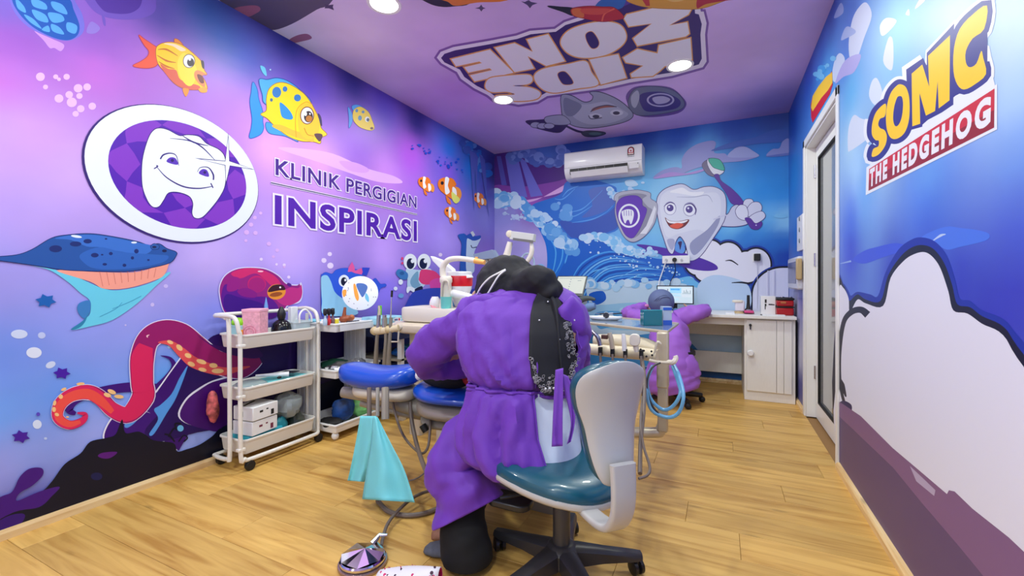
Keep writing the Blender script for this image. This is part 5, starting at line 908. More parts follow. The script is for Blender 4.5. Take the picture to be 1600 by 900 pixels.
hang('suction_hose', [PY(613,612,1.8),PY(616,640,1.8),PY(630,680,1.75),PY(655,707,1.7),PY(668,700,1.7),PY(672,670,1.75),PY(673,640,1.85)], .0065, gh, 'thin grey hose looping low under the chair')
hang('chair_hose', [PY(641,628,1.85),PY(643,655,1.82),PY(650,690,1.75),PY(660,722,1.6),PY(670,745,1.5)], .011, gh, 'thick grey hose hanging from the chair hinge')
for k, (px_, yb) in enumerate(((577,652),(590,650),(602,655))):
    m_ = [gh, mat('pale_hose', (150,145,135), .4), dbeige][k]
    hang('drain_tube', [PY(px_,606,1.66),PY(px_,625,1.64),PY(px_,yb,1.62)], [.011,.009,.018][k], m_, ['left grey tube hanging below the headrest', 'middle thin pale tube hanging below the headrest', 'right broad beige tube hanging below the headrest'][k], 'tube')
# teal drape hanging from the tubes
t = thing('teal_drape', 'pale teal paper drape hanging in two folds below the headrest', 'drape', PY(590,785,1.5))
def sheet(name, L, R, Y0, Y1, n=14, mrows=18, m=teal, par=None, amp=.012, seed=0):
    "L,R lists of pixel points down the left and right edges"
    mb = MB(); rows = []
    Lp, _ = catmull([Vector(p) for p in L], [0]*len(L), 6); Rp, _ = catmull([Vector(p) for p in R], [0]*len(R), 6)
    for j in range(len(Lp)):
        v = j/(len(Lp)-1); row = []
        for i in range(n+1):
            u = i/n; q = Lp[j]*(1-u)+Rp[j]*u; Y = Y0+(Y1-Y0)*v+amp*sin(u*7+seed)*(.3+v)+amp*.4*noise.noise(Vector((u*4, v*4, seed))); row.append(PY(q.x, q.y, Y))
        rows.append(row)
    mb.rings(rows, cap=False, closed=False); return mb.build(name, m, par, smooth=True, solid=.0012, angle=60)
sheet('left_fold', [(563,650),(556,690),(548,730),(543,751)], [(588,650),(584,690),(577,730),(569,753)], 1.60, 1.56, par=t)
sheet('right_fold', [(583,650),(580,690),(572,740),(566,780)], [(590,652),(612,695),(632,735),(648,785)], 1.58, 1.50, par=t, amp=.02, seed=2)
# ------------------------------------------------------------ foot pedal
FP = PZ(567,868,.03); t = thing('foot_pedal', 'round chrome foot pedal on the floor with a cable', 'foot pedal', (FP.x,FP.y,0))
MB().lathe((FP.x,FP.y), [(.088,.0),(.09,.006),(.088,.012),(.075,.014)], 40).build('base_plate', mat('taupe_metal', (170,150,150), .25, .8), t, smooth=True)
mb = MB(); n = 10; ring = lambda r, z, n=40: [Vector((FP.x+r*cos(2*pi*i/n), FP.y+r*sin(2*pi*i/n), z)) for i in range(n)]
mb.rings([ring(.078,.014),ring(.083,.018),ring(.083,.026),ring(.078,.031)]); mb.build('rim', chrome, t, smooth=True)
mb = MB(); top = [Vector((FP.x+.078*cos(2*pi*i/12), FP.y+.078*sin(2*pi*i/12), .031+(.008 if i % 2 else 0))) for i in range(12)]; mb.add([Vector((FP.x,FP.y+.01,.052))]+top, [(0,i+1,(i+1) % 12+1) for i in range(12)]); mb.build('faceted_cap', chrome, t)
MB().tube([(FP.x-.01,FP.y+.06,.04),(FP.x,FP.y+.09,.06),(FP.x+.03,FP.y+.10,.062)], [.012,.008,.005], 8).build('lever', steel, t, smooth=True)
hang('pedal_cable', [tuple(FP+Vector((.02,.075,.0))),PZ(605,820,.03),PZ(625,795,.04),PZ(650,775,.05),PZ(680,765,.03),PZ(720,760,.02)], .0075, gh, 'grey cable running from the foot pedal to the chair')
hang('floor_hose', [PZ(590,782,.012),PZ(605,798,.012),PZ(630,805,.012),PZ(660,803,.012),PZ(690,792,.012),PZ(740,770,.012)], .011, gh, 'thick grey hose curling on the floor by the drape'); hang('thin_floor_cable', [PZ(636,752,.01),PZ(650,748,.01),PZ(662,740,.02),PZ(672,728,.06),PZ(668,715,.12)], .004, mat('silver_wire', (165,160,158), .3, .5), 'thin silver cable rising from the floor under the chair', 'cable')
# child shoe, bottom edge
t = thing('child_shoe', 'white child shoe patterned with pink hearts, magenta inside, at the bottom edge', 'shoe', PZ(635,905,.0))
q = [PZ(x_,y_,0) for x_, y_ in ((588,893),(600,925),(640,940),(690,925),(672,893),(635,886))]
c0 = PZ(625,905,.0); rg = []; ax2 = (PZ(690,915,0)-PZ(595,898,0)); ln = ax2.length; ax2.normalize(); pr2 = Vector((-ax2.y, ax2.x, 0)); st = PZ(592,902,0)
for i in range(9):
    u = i/8; s = .045*sin(pi*(.15+.7*u)) ; hh = .02+.045*u
    rg.append([st+ax2*ln*u+pr2*(s*cos(a))+Vector((0,0,max(.001,hh*.5+hh*.5*sin(a)*1.2))) for a in [2*pi*k/20 for k in range(20)]])
mb = MB(); mb.rings(rg, cap=False); rgi = [[p+Vector((0,0,0)) for p in rg[-1]], [rg[-1][k]*.9+sum(rg[-1], Vector())/20*.1 for k in range(20)], [rg[4][k]*.75+sum(rg[4], Vector())/20*.25+Vector((0,0,.006)) for k in range(20)]]
mb.add([sum(rg[0], Vector())/20]+rg[0], [(0,k+1,(k+1) % 20+1) for k in range(20)]); shoe = mb.build('upper', mat('white_fabric', (240,236,238), .8), t, smooth=True, solid=.002)
mi_ = MB(); mi_.rings(rgi, cap=False); mi_.build('lining', mat('magenta_fabric', (205,20,110), .8, var=.4, vscale=120), t, smooth=True)
rr = random.Random(5); mb = [MB(), MB()]
for k in range(34):
    u = rr.uniform(.05,.95); a = rr.uniform(.1,1.9)*pi/2; i = int(u*8); f_ = u*8-i; kk = a/(2*pi)*20; k0 = int(kk); P0 = rg[i][k0]*(1-f_)+rg[min(i+1,8)][k0]*f_; cen = sum(rg[i], Vector())/20; nn = (P0-cen).normalized(); tx = nn.cross(Vector((0,0,1))).normalized(); ty = nn.cross(tx); rd = rr.uniform(.003,.0065)
    mb[k % 2 if k % 3 else 0].add([P0+nn*.0025+tx*rd*cos(b)+ty*rd*sin(b) for b in [2*pi*j/8 for j in range(8)]], [tuple(range(8))])
mb[0].build('printed_heart', mat('pink_print', (225,60,120), .7), t, fix=False); mb[1].build('printed_spot', mat('dark_print', (70,40,60), .7), t, fix=False)
# ------------------------------------------------------------ delivery unit (right of the dentist)
t = thing('delivery_unit', 'beige delivery unit with glass tray, four handpieces and a beige column', 'dental unit', (-.4,2.4,0))
T = [PZ(903,503,.80),PZ(1043,520,.80),PZ(1058,508,.80),PZ(935,495,.80)]
T = [PZ(903,503,.80),PZ(1043,519,.80),PZ(1059,506,.80),PZ(936,494,.80)]
bm_ = mat('beige_metal', (196,184,160), .3, .2)
MB().tube([T[0],T[1],T[2],T[3],T[0]], .008, 8).build('tray_rim', bm_, t, smooth=True)
mb = MB(); mb.add([p+Vector((0,0,.002)) for p in T]+[p-Vector((0,0,.004)) for p in T], [(0,1,2,3),(7,6,5,4),(0,4,5,1),(1,5,6,2),(2,6,7,3),(3,7,4,0)]); mb.build('glass_shelf', mat('tray_glass', (170,190,215), .04, trans=.6, spec=.8), t)
c0 = PZ(1040,519,.80); YD = c0.y
colp = [(1027,1044,519,560),(1026,1043,560,592)]
p = PY(1035.5,519,YD); MB().box((p.x-.028,YD-.02,.52),(p.x+.028,YD+.035,.80)).build('column', bm_, t, bevel=.008)
q = PY(1035.5,650,YD); MB().box((p.x-.024,YD-.016,.30),(p.x+.024,YD+.03,.53)).build('column_sleeve', mat('beige_metal2', (184,172,150), .3, .2), t, bevel=.006)
MB().tube([(p.x,YD+.01,.36),(p.x-.01,YD+.01,.31),(p.x-.06,YD-.0,.285),(-.72,YD-.12,.28)], .026, 12, 5).build('swing_arm', bm_, t, smooth=True)
h = [PY(920,545,2.38),PY(955,549,2.34),PY(995,552,2.30),PY(1028,556,2.27)]
MB().tube(h, [.03,.032,.032,.03], 14, 4).build('holder_bar', mat('cream3', (226,212,180), .35), t, smooth=True)
MB().tube([PY(930,532,2.46),PY(975,535,2.43),PY(1010,542,2.40),PY(1030,548,2.36)], [.035,.045,.045,.03], 14, 4).build('holder_back', mat('cream4', (214,202,174), .35), t, smooth=True)
for k in range(4):
    a = [938,957,977,1002][k]; yb = 549+k*1.5; Yk = 2.36-.027*k
    top = [[(938,540),(934,527),(924,517),(917,513)],[(957,545),(955,530),(952,520)],[(976,548),(975,532),(974,522)],[(995,550),(993,538),(992,532)]][k]
    MB().tube([PY(x_,y_,Yk-.05) for x_, y_ in top], [[.013,.012,.008,.006],[.013,.013,.011],[.013,.012,.009],[.011,.015,.018]][k], 10, 4).build('handpiece', [steel,bm_,white,mat('cream_white',(232,224,208),.35)][k], t, smooth=True)
    if k == 1: q0 = PY(950,527,Yk-.05); MB().box((q0.x-.035,Yk-.06,q0.z-.01),(q0.x,Yk-.04,q0.z+.012)).build('handpiece_head', mat('brown_head', (90,60,50), .4), t, bevel=.003)
    if k == 3:
        q0 = PY(992,531,Yk-.06); M = Matrix.Translation(q0)@Matrix.Rotation(pi/2, 4, 'X'); mb = MB(); mb.rings([[M@Vector((a_*1,b_*1,z)) for a_, b_ in rrect(.05,.06,.02)] for z in (-.012,.012)]); mb.build('scaler_head', mat('cream_white',(232,224,208),.35), t, bevel=.004)
    MB().box(tuple(PY(a-3,yb,Yk-.05)-Vector((0,.01,.022))), tuple(PY(a+3,yb,Yk-.05)+Vector((.0,.012,.022)))).build('hose_clip', black, t, bevel=.003)
    MB().tube([PY(a,yb+3,Yk-.06),PY(a+1,yb+25,Yk-.08),PY(a+3,yb+70,Yk-.1)], .007, 8, 4).build('handpiece_hose', gh, t, smooth=True)
for (x_, y_) in ((1018,549),(1019,555),(1006,548),(1001,546),(1010,557)): q0 = PY(x_,y_,2.225); M = Matrix.Translation(q0)@Matrix.Rotation(pi/2, 4, 'X'); MB().lathe((0,0), [(.005,-.004),(.005,.004)], 10, M=M).build('button', black, t)
mb = MB(); mb.tube([PY(1045,566,2.2),PY(1052,566,2.15),PY(1056,560,2.15),PY(1055,556,2.15)], [.012,.012,.012,.01], 8, 4); mb.build('handle', cw if 'cw' in globals() else white, t, smooth=True)
MB().tube([PY(1015,563,2.22),PY(1030,566,2.2),PY(1050,567,2.17)], .008, 8, 4).build('handle_arm', beige, t, smooth=True)
MB().tube([PY(1020,562,2.25),PY(1024,545,2.25),PY(1028,535,2.25),PY(1033,538,2.25)], [.005,.006,.008,.005], 8, 4).build('bracket', beige, t, smooth=True)
lb = mat('light_blue_tube', (120,190,232), .3, trans=.2)
def hang2(name, pts, r, m, label, cat='hose', grp=None):
    o = MB().tube(pts, r, 8, 8).build(name, m, None, smooth=True); return tag(o, label, cat, grp)
hang2('blue_hose', [PY(1053,570,2.2),PY(1062,590,2.15),PY(1068,620,2.1),PY(1060,645,2.1),PY(1042,652,2.1),PY(1018,640,2.1),PY(1010,610,2.1),PY(1012,590,2.15),PY(1020,572,2.2)], .0085, lb, 'outer pale blue hose looping below the delivery unit')
hang2('blue_hose', [PY(1051,572,2.24),PY(1060,598,2.19),PY(1063,615,2.15),PY(1052,634,2.15),PY(1036,640,2.15),PY(1018,625,2.15),PY(1011,600,2.15),PY(1015,580,2.22)], .0085, lb, 'inner pale blue hose looping below the delivery unit')
hang2('black_hose', [PY(1034,566,2.2),PY(1020,573,2.15),PY(1012,590,2.12),PY(1011,610,2.1),PY(1018,632,2.1),PY(1030,648,2.1)], .005, mat('dark_hose', (50,48,50), .4), 'thin dark hose looping behind the pale blue hoses')
hang2('grey_hose', [PY(1003,560,2.24),PY(1007,590,2.1),PY(1006,640,1.9),PY(1001,690,1.75),PY(1000,740,1.6)], .008, gh, 'thick grey hose hanging right of the stool backrest')
hang2('grey_hose', [PY(1004,620,2.0),PY(1001,660,1.8),PY(1005,695,1.7),PY(1015,728,1.62),PY(1012,742,1.58),PY(998,748,1.55)], .005, gh, 'thin grey hose curling near the floor right of the stool')
# things on the glass tray
def onp(px_, py_, z): return PZ(px_, py_, z)
t = thing('instrument_cup', 'white instrument dish with black marks on the glass tray', 'dish', onp(947,499,.802)); q0 = onp(945,500,.802)
mb = MB(); mb.rings([[Vector((q0.x+s*a_, q0.y+s*b_, z)) for a_, b_ in [(.11*cos(2*pi*i/24), .055*sin(2*pi*i/24)) for i in range(24)]] for s, z in ((.75,.803),(1,.815),(1.02,.825),(.95,.824),(.7,.81))]); mb.build('body', white, t, smooth=True)
for k in range(5): q1 = onp(935+k*7,497,.80); MB().tube([(q1.x-.02,q1.y-.0,.828),(q1.x+.03,q1.y+.04,.832)], .004, 6).build('instrument', [steel, black, white, steel, black][k], t, smooth=True)
M = Matrix.Translation((q0.x+.02,q0.y-.045,.835)); MB().lathe((0,0), [(.018,-.01),(.02,0),(.018,.01)], 16, M=M@Matrix.Rotation(pi/2, 4, 'X')).build('round_gauge', mat('dark_gauge', (60,62,66), .3), t, smooth=True)
def tbox(name, label, px0, px1, yb, yt, m, dep, z=.802, group=None):
    a, b = onp(px0,yb,z), onp(px1,yb,z); t = thing(name, label, 'box', (a+b)/2, group); h_ = (yb-yt)/680*(a.y*C_-a.x*S_); d = (b-a); n_ = Vector((-d.y,d.x,0)).normalized()*dep; P4 = [a,b,b+n_,a+n_]
    mb = MB(); mb.add([p for p in P4]+[p+Vector((0,0,h_)) for p in P4], [(3,2,1,0),(4,5,6,7),(0,1,5,4),(1,2,6,5),(2,3,7,6),(3,0,4,7)]); mb.build('body', m, t, bevel=.003); return t, a, b, n_, h_
tt, a, b, n_, h_ = tbox('teal_container', 'translucent teal container on the glass tray', 1006,1035,509,485, mat('teal_clear', (10,130,145), .15, trans=.3), .07)
mb = MB(); mb.add([a-n_*.02+Vector((0,0,h_)), b-n_*.02+Vector((0,0,h_)), b-n_*.02+Vector((0,0,h_+.004)), a-n_*.02+Vector((0,0,h_+.004))], [(0,1,2,3)]); mb.build('lid_edge', mat('teal_edge', (60,175,190), .2), tt)
tt, a, b, n_, h_ = tbox('blue_dispenser', 'clear white dispenser with blue band on the glass tray', 1036,1050,508,479, mat('frost_blue', (200,222,240), .15, trans=.35), .05); 
mb = MB(); e_ = n_*.03; mb.add([a-e_, b-e_, b-e_+Vector((0,0,.028)), a-e_+Vector((0,0,.028))], [(0,1,2,3)]); mb.build('blue_base', mat('blue_clear', (25,90,200), .2), tt); mb = MB(); mb.add([a-e_+Vector((0,0,h_*.8)), b-e_+Vector((0,0,h_*.8)), b-e_+Vector((0,0,h_*.95)), a-e_+Vector((0,0,h_*.95))], [(0,1,2,3)]); mb.build('blue_band', MC['blue_clear'], tt)
# ------------------------------------------------------------ dentist's stool
SX, SY = -.515, 1.485
t = thing('dentist_stool', 'low dental stool with teal vinyl seat, white shell backrest and black five-star base', 'stool', (SX,SY,0))
for k in range(5):
    a = radians(172-72*k); d = Vector((cos(a), sin(a), 0)); n_ = Vector((-d.y, d.x, 0)); rg = []
    for s, w_, zt, zb in ((.02,.032,.115,.05),(.06,.034,.112,.05),(.15,.026,.098,.055),(.265,.022,.082,.055),(.29,.018,.078,.058)):
        c = Vector((SX,SY,0))+d*s; rg.append([c+n_*w_+Vector((0,0,zb)), c+n_*w_+Vector((0,0,zt-.01)), c+n_*w_*.6+Vector((0,0,zt)), c-n_*w_*.6+Vector((0,0,zt)), c-n_*w_+Vector((0,0,zt-.01)), c-n_*w_+Vector((0,0,zb))])
    MB().rings(rg).build('base_leg', mat('charcoal_plastic', (48,47,50), .38), t, smooth=True)
    c = Vector((SX,SY,0))+d*.272; q = MB(); a2 = a+.9+k*1.3
    for sgn in (-1, 1):
        M = Matrix.Translation(c+Vector((0,0,.026)))@Matrix.Rotation(a2, 4, 'Z')@Matrix.Translation((sgn*.013,0,0))@Matrix.Rotation(pi/2, 4, 'Y'); q.lathe((0,0), [(.018,-.009),(.026,-.006),(.026,.006),(.018,.009)], 18, M=M)
    q.tube([c+Vector((0,0,.03)), c+Vector((0,0,.075))], .013, 10); q.build('caster', blackp, t, smooth=True)
MB().lathe((SX,SY), [(.06,.05),(.062,.10),(.045,.12),(.036,.122)], 24).build('hub', MC['charcoal_plastic'], t, smooth=True)
MB().lathe((SX,SY), [(.031,.11),(.031,.30),(.028,.305),(.028,.34)], 24).build('gas_column', mat('dark_column', (72,70,68), .35, .3), t, smooth=True)
SA = atan2(.68, -.68)   # direction the stool faces
Rs = Matrix.Rotation(SA+.32, 3, 'Z'); SC = Vector((-.535,1.475,0))
def seat_out(s, z, dz=lambda u, v: 0):
    out = []
    for i in range(40):
        a = 2*pi*i/40; u = cos(a)*.275; v = sin(a)*.225; k = 1-.10*max(0, cos(a))*(abs(sin(a))**.7)*1.0; v *= k; u += .02
        out.append(SC+Rs@Vector((u*s, v*s, 0))+Vector((0,0,z+dz(u*s, v*s))))
    return out
dz = lambda u, v: .022*(abs(v)/.2)**2-.03*max(0,u/.2)**2-.01*(u/.2 < 0)*abs(u/.2)
mb = MB(); mb.rings([seat_out(.55,.345,dz), seat_out(.93,.352,dz), seat_out(1.0,.362,dz), seat_out(1.012,.372,dz), seat_out(1.0,.38,dz)]); mb.build('seat_shell', mat('shell_white', (190,188,182), .35, coat=.2), t, smooth=True)
mb = MB(); mb.rings([seat_out(.985,.378,dz), seat_out(.99,.39,dz), seat_out(.96,.408,dz), seat_out(.85,.424,dz), seat_out(.6,.432,dz), seat_out(.3,.434,dz), seat_out(.05,.434,dz)]); mb.build('seat_cushion', tealv, t, smooth=True)
MB().box((SX-.05,SY-.06,.315),(SX+.05,SY+.06,.35)).build('mechanism', blackp, t, bevel=.006)
MB().tube([(SX,SY,.325),(SX-.12,SY-.14,.325),(SX-.16,SY-.17,.322)], .006, 8, 3).build('lever', blackp, t, smooth=True)
mb = MB(); c = PY(798,782,1.45); mb.rings([[Vector((c.x+a_,c.y+b_,z)) for a_, b_ in rrect(.17,.10,.04)] for z in (c.z-.012,c.z+.012)]); mb.build('foot_plate', mat('foot_plate', (32,34,38), .3), t, bevel=.005)
# backrest: a curved shell, cushion on the sitter's side
BC = Vector((-.25,1.19,0)); fb = Vector((cos(SA), sin(SA), 0)); rb = Vector((-fb.y, fb.x, 0))
def bw_(v):   # half width by height 0..1
    ks = [(0,.045),(.08,.06),(.25,.072),(.45,.082),(.62,.102),(.78,.112),(.9,.104),(.97,.08),(1,.045)]
    for (a, x), (b, y) in zip(ks, ks[1:]):
        if a <= v <= b: k = (v-a)/(b-a); return x+(y-x)*k
def bpt(u, v, off):
    w_ = bw_(v); z = .51+.325*v+.01*(1-u*u)*(1 if v > .5 else -1)*abs(2*v-1)**3; curve = -.045*(u*w_/.12)**2*-1; lum = .03*sin(v*pi)*1.0
    return BC+rb*(u*w_)+fb*(off+curve*1.0+lum-.03*v*0-.02*(v-.5))+Vector((0,0,z))
def slab(o0, o1, s=1.0, edge=.012):
    mb = MB(); U = [i/12*2-1 for i in range(13)]; V = [j/16 for j in range(17)]; n = 13
    F = [bpt(u*s, .5+(v-.5)*s, o0-edge*(max(abs(u), abs(2*v-1))**10)*-1) for v in V for u in U]; Bk = [bpt(u*s, .5+(v-.5)*s, o1+edge*-1*(max(abs(u), abs(2*v-1))**10)) for v in V for u in U]
    m_ = len(F); fs = []
    for j in range(16):
        for i in range(12):
            a = j*n+i; fs.append((a, a+1, a+n+1, a+n)); fs.append((m_+a, m_+a+n, m_+a+n+1, m_+a+1))
    ed = [j*n for j in range(17)]+[16*n+i for i in range(1,13)]+[j*n+12 for j in range(15,-1,-1)]+[i for i in range(11,0,-1)]
    for k in range(len(ed)): a, b = ed[k], ed[(k+1) % len(ed)]; fs.append((a, b, b+m_, a+m_))
    mb.add(F+Bk, fs); return mb
slab(-.022,.0,1.0,.010).build('backrest_shell', MC['shell_white'], t, smooth=True, angle=75, subsurf=1); slab(.0,.035,.985,-.0 + -.008).build('backrest_cushion', tealv, t, smooth=True, angle=75, subsurf=1)
bp0 = BC-fb*.02
bpts, _ = catmull([bp0+Vector((0,0,.57)), bp0-fb*.004+Vector((0,0,.48)), bp0+fb*.01+Vector((0,0,.42)), bp0+fb*.05+Vector((0,0,.375)), bp0+fb*.12+Vector((0,0,.355)), bp0+fb*.22+Vector((0,0,.35))], [0]*6, 5); rg = []
for i, p in enumerate(bpts):
    tg = (bpts[min(i+1, len(bpts)-1)]-bpts[max(i-1, 0)]).normalized(); nn = tg.cross(rb).normalized(); rg.append([p+rb*a_+nn*b_ for a_, b_ in rrect(.075-.02*i/len(bpts), .022, .008, 3)])
MB().rings(rg).build('back_bracket', MC['shell_white'], t, smooth=True)
# ------------------------------------------------------------ long desk at the back
t = thing('desk', 'white laminate desk top with apron running along the back wall', 'desk', (-.3,4.68,0))
DX0 = -.52
MB().box((DX0,4.33,.725),(WR-.022,4.975,.752)).build('desk_top', white_lam, t, bevel=.004)
MB().box((DX0+.02,4.40,.66),(.19,4.42,.725)).build('apron', mat('apron_lam', (222,216,204), .45), t)
MB().box((DX0+.02,4.93,.12),(.19,4.95,.33)).build('lower_panel', white_lam, t, bevel=.002); MB().box((DX0+.02,4.93,.50),(.19,4.95,.725)).build('upper_panel', white_lam, t, bevel=.002); MB().box((DX0,4.36,0),(DX0+.02,4.93,.725)).build('end_panel', white_lam, t, bevel=.002)
t = thing('desk_cabinet', 'white desk cabinet with grooved door, round knob and key lock', 'cabinet', (.385,4.7,0))
MB().box((.19,4.39,0),(.575,4.94,.725)).build('body', white_lam, t, bevel=.002)
d_ = MB(); MB().box((.208,4.374,.085),(.435,4.39,.712)).build('door', white_lam, t, bevel=.003)
D_ = t.children[-1]
for a, b in ((.4375,.4885),(.491,.548)): MB().box((a,4.374,.085),(b,4.39,.712)).build('door_slat', white_lam, D_, bevel=.002)
M = Matrix.Translation((.236,4.362,.42))@Matrix.Rotation(pi/2, 4, 'X'); MB().lathe((0,0), [(.014,-.012),(.016,.0),(.026,.006),(.028,.014),(.02,.022)], 24, M=M).build('knob', white, D_, smooth=True)
M = Matrix.Translation((.236,4.368,.665))@Matrix.Rotation(pi/2, 4, 'X'); MB().lathe((0,0), [(.011,-.006),(.011,.008)], 16, M=M).build('lock', black, D_); MB().box((.231,4.352,.628),(.241,4.362,.668)).build('key', black, D_, bevel=.002)
tag(MB().box((.577,4.45,.0),(.593,4.98,.72)).build('black_case', blackp, None, bevel=.003), 'dark flat case in the gap between desk cabinet and right wall', 'case')
# on the desk
def bx(name, label, cat, a, b, m, bev=.004, **k): t = thing(name, label, cat, ((a[0]+b[0])/2,(a[1]+b[1])/2,a[2]), k.get('group')); MB().box(a, b).build('body', m, t, bevel=bev); return t
ZD = .752
pa, pb = PY(1213,488,4.5), PY(1247,488,4.5)
t = thing('red_case', 'red and black two-layer zip case on the right end of the desk', 'case', ((pa.x+pb.x)/2,4.55,ZD)); x0, x1 = pa.x, min(pb.x, .575)
MB().box((x0,4.46,ZD),(x1,4.68,ZD+.07)).build('lower_layer', mat('red_case', (175,18,25), .35), t, bevel=.015, seg=3); MB().box((x0,4.46,ZD+.077),(x1,4.68,ZD+.135)).build('upper_layer', MC['red_case'], t, bevel=.015, seg=3); MB().box((x0-.003,4.457,ZD+.068),(x1+.003,4.683,ZD+.079)).build('zip', black, t, bevel=.003); MB().box((x0-.002,4.455,ZD+.132),(x1+.004,4.685,ZD+.155)).build('black_lid', black, t, bevel=.01)
for k in range(2): q0 = (x0+.05+.06*k,4.53,ZD+.158); MB().ell(q0,(.018,.014,.007)).build('metal_clasp', steel, t, smooth=True)
q0 = (x0+.028,4.4555,ZD+.105); mb = MB(); mb.box((q0[0],q0[1],q0[2]),(q0[0]+.04,q0[1]+.002,q0[2]+.018)); mb.build('gold_mark', mat('gold_ink', (190,110,60), .5), t)
pa, pb = PY(1189,487,4.55), PY(1212,487,4.55)
t = bx('white_box', 'white box with black markings beside the red case', 'box', (pa.x,4.55,ZD), (pb.x,4.70,ZD+.165), white)
for (x_, z_, w_, h_) in ((.03,.105,.014,.03),(.03,.075,.012,.02),(.06,.085,.03,.01),(.085,.085,.02,.008),(.03,.045,.006,.03)): MB().box((pa.x+x_,4.547,ZD+z_),(pa.x+x_+w_,4.55,ZD+z_+h_)).build('printed_mark', marks, t)
t = bx('pink_tin', 'pink tin at the foot of the black stand', 'tin', tuple(PY(1163,489,4.5)+Vector((0,0,0))), tuple(PY(1178,489,4.5)+Vector((0,.06,.02))), mat('pink_tin', (215,70,130), .4)); t.children[0].location.z += 0
p = PY(1170,486,4.52)
t = thing('black_stand', 'black tapering stand on the desk beside the pink tin', 'stand', (p.x,4.6,ZD)); MB().lathe((p.x,4.6), [(.05,ZD),(.045,ZD+.02),(.018,ZD+.05),(.013,ZD+.10),(.012,ZD+.17)], 16).build('body', black, t, smooth=True); MB().lathe((p.x,4.545), [(.02,ZD+.02),(.02,ZD+.04)], 12).build('grey_dial', mat('grey_dial', (150,150,170), .4), t)
p = PY(1155,484,4.6); t = thing('dental_model', 'cream plaster machine on a tan foot on the desk', 'model', (p.x,4.6,ZD)); MB().box((p.x-.035,4.56,ZD+.02),(p.x+.045,4.64,ZD+.12)).build('body', mat('plaster', (225,220,232), .8), t, bevel=.012); MB().box((p.x-.06,4.55,ZD+.10),(p.x+.03,4.6,ZD+.125)).build('head', mat('cream_white',(232,224,208),.35), t, bevel=.01); MB().lathe((p.x,4.6), [(.05,ZD),(.04,ZD+.02)], 20).build('foot', mat('tan', (190,165,120), .5), t, smooth=True)
p = PY(1200,490,4.45); t = thing('glasses_cable', 'dark small cable loop at the desk front by the white box', 'cable', (p.x,4.42,ZD)); MB().tube([(p.x-.03+.03*cos(a),4.42+.025*sin(a),ZD+.004) for a in [2*pi*i/16 for i in range(15)]], .003, 6).build('body', black, t, smooth=True)
bx('flat_white_pad', 'thin white pad on the desk in front of the red case', 'pad', (.33,4.36,ZD), (.50,4.44,ZD+.010), white, .002); bx('desk_paper', 'white paper pad left of the plaster machine', 'paper', (PY(1134,487,4.5).x,4.42,ZD), (PY(1148,487,4.5).x,4.6,ZD+.01), mat('paper', (240,240,244), .7), .001)
# monitor
YM = 4.72; a = PY(1026,446,YM); b = PY(1084,474,YM)
t = thing('computer_monitor', 'flat computer monitor with black frame and pale blue screen on the desk', 'monitor', ((a.x+b.x)/2,YM,ZD)); MB().box((a.x,YM,b.z-.01),(b.x,YM+.03,a.z)).build('frame', blackp, t, bevel=.003)
scr = MB(); scr.add([(a.x+.01,YM-.002,b.z+.0),(b.x-.01,YM-.002,b.z+.0),(b.x-.01,YM-.002,a.z-.01),(a.x+.01,YM-.002,a.z-.01)], [(0,1,2,3)]); scr.build('screen', mat('screen_pale', (205,222,226), .4, emit=.35), t, fix=False)
W_, H_ = b.x-a.x-.02, a.z-b.z-.01
def sq(u0, u1, v0, v1, nm, m, par, org, W__, H__, yy): mb = MB(); x0, z0 = org; mb.add([(x0+W__*u0,yy,z0+H__*v0),(x0+W__*u1,yy,z0+H__*v0),(x0+W__*u1,yy,z0+H__*v1),(x0+W__*u0,yy,z0+H__*v1)], [(0,1,2,3)]); mb.build(nm, m, par, fix=False)
org = (a.x+.01, b.z)
for u0, u1, v0, v1, c in ((.36,.68,.60,.92,(160,215,238)),(.38,.64,.78,.86,(110,190,230)),(.36,.66,.40,.55,(190,226,240)),(.40,.62,.12,.30,(200,232,242)),(.28,.31,.75,.85,(120,130,140)),(.70,.97,.35,.92,(215,228,230))): sq(u0,u1,v0,v1,'screen_panel',mat('scr_%d_%d' % (int(u0*100),int(v0*100)), c, .4, emit=.35),t,org,W_,H_,YM-.003)
for k in range(7): sq(.72+k*.035,.732+k*.035,.55,.62+.05*(k*3 % 5),'screen_mark',mat('scr_dark', (90,110,120), .4, emit=.4),t,org,W_,H_,YM-.004)
MB().box(((a.x+b.x)/2-.02,YM+.03,ZD+.01),((a.x+b.x)/2+.02,YM+.06,b.z+.15)).build('neck', blackp, t, bevel=.003); MB().box(((a.x+b.x)/2-.11,YM-.04,ZD),((a.x+b.x)/2+.11,YM+.12,ZD+.012)).build('foot', blackp, t, bevel=.003)
bx('keyboard', 'blue keyboard tray below the monitor', 'keyboard', (PY(1052,484,4.5).x,4.45,ZD), (PY(1080,484,4.5).x,4.62,ZD+.03), mat('blue_slate', (70,120,180), .4))
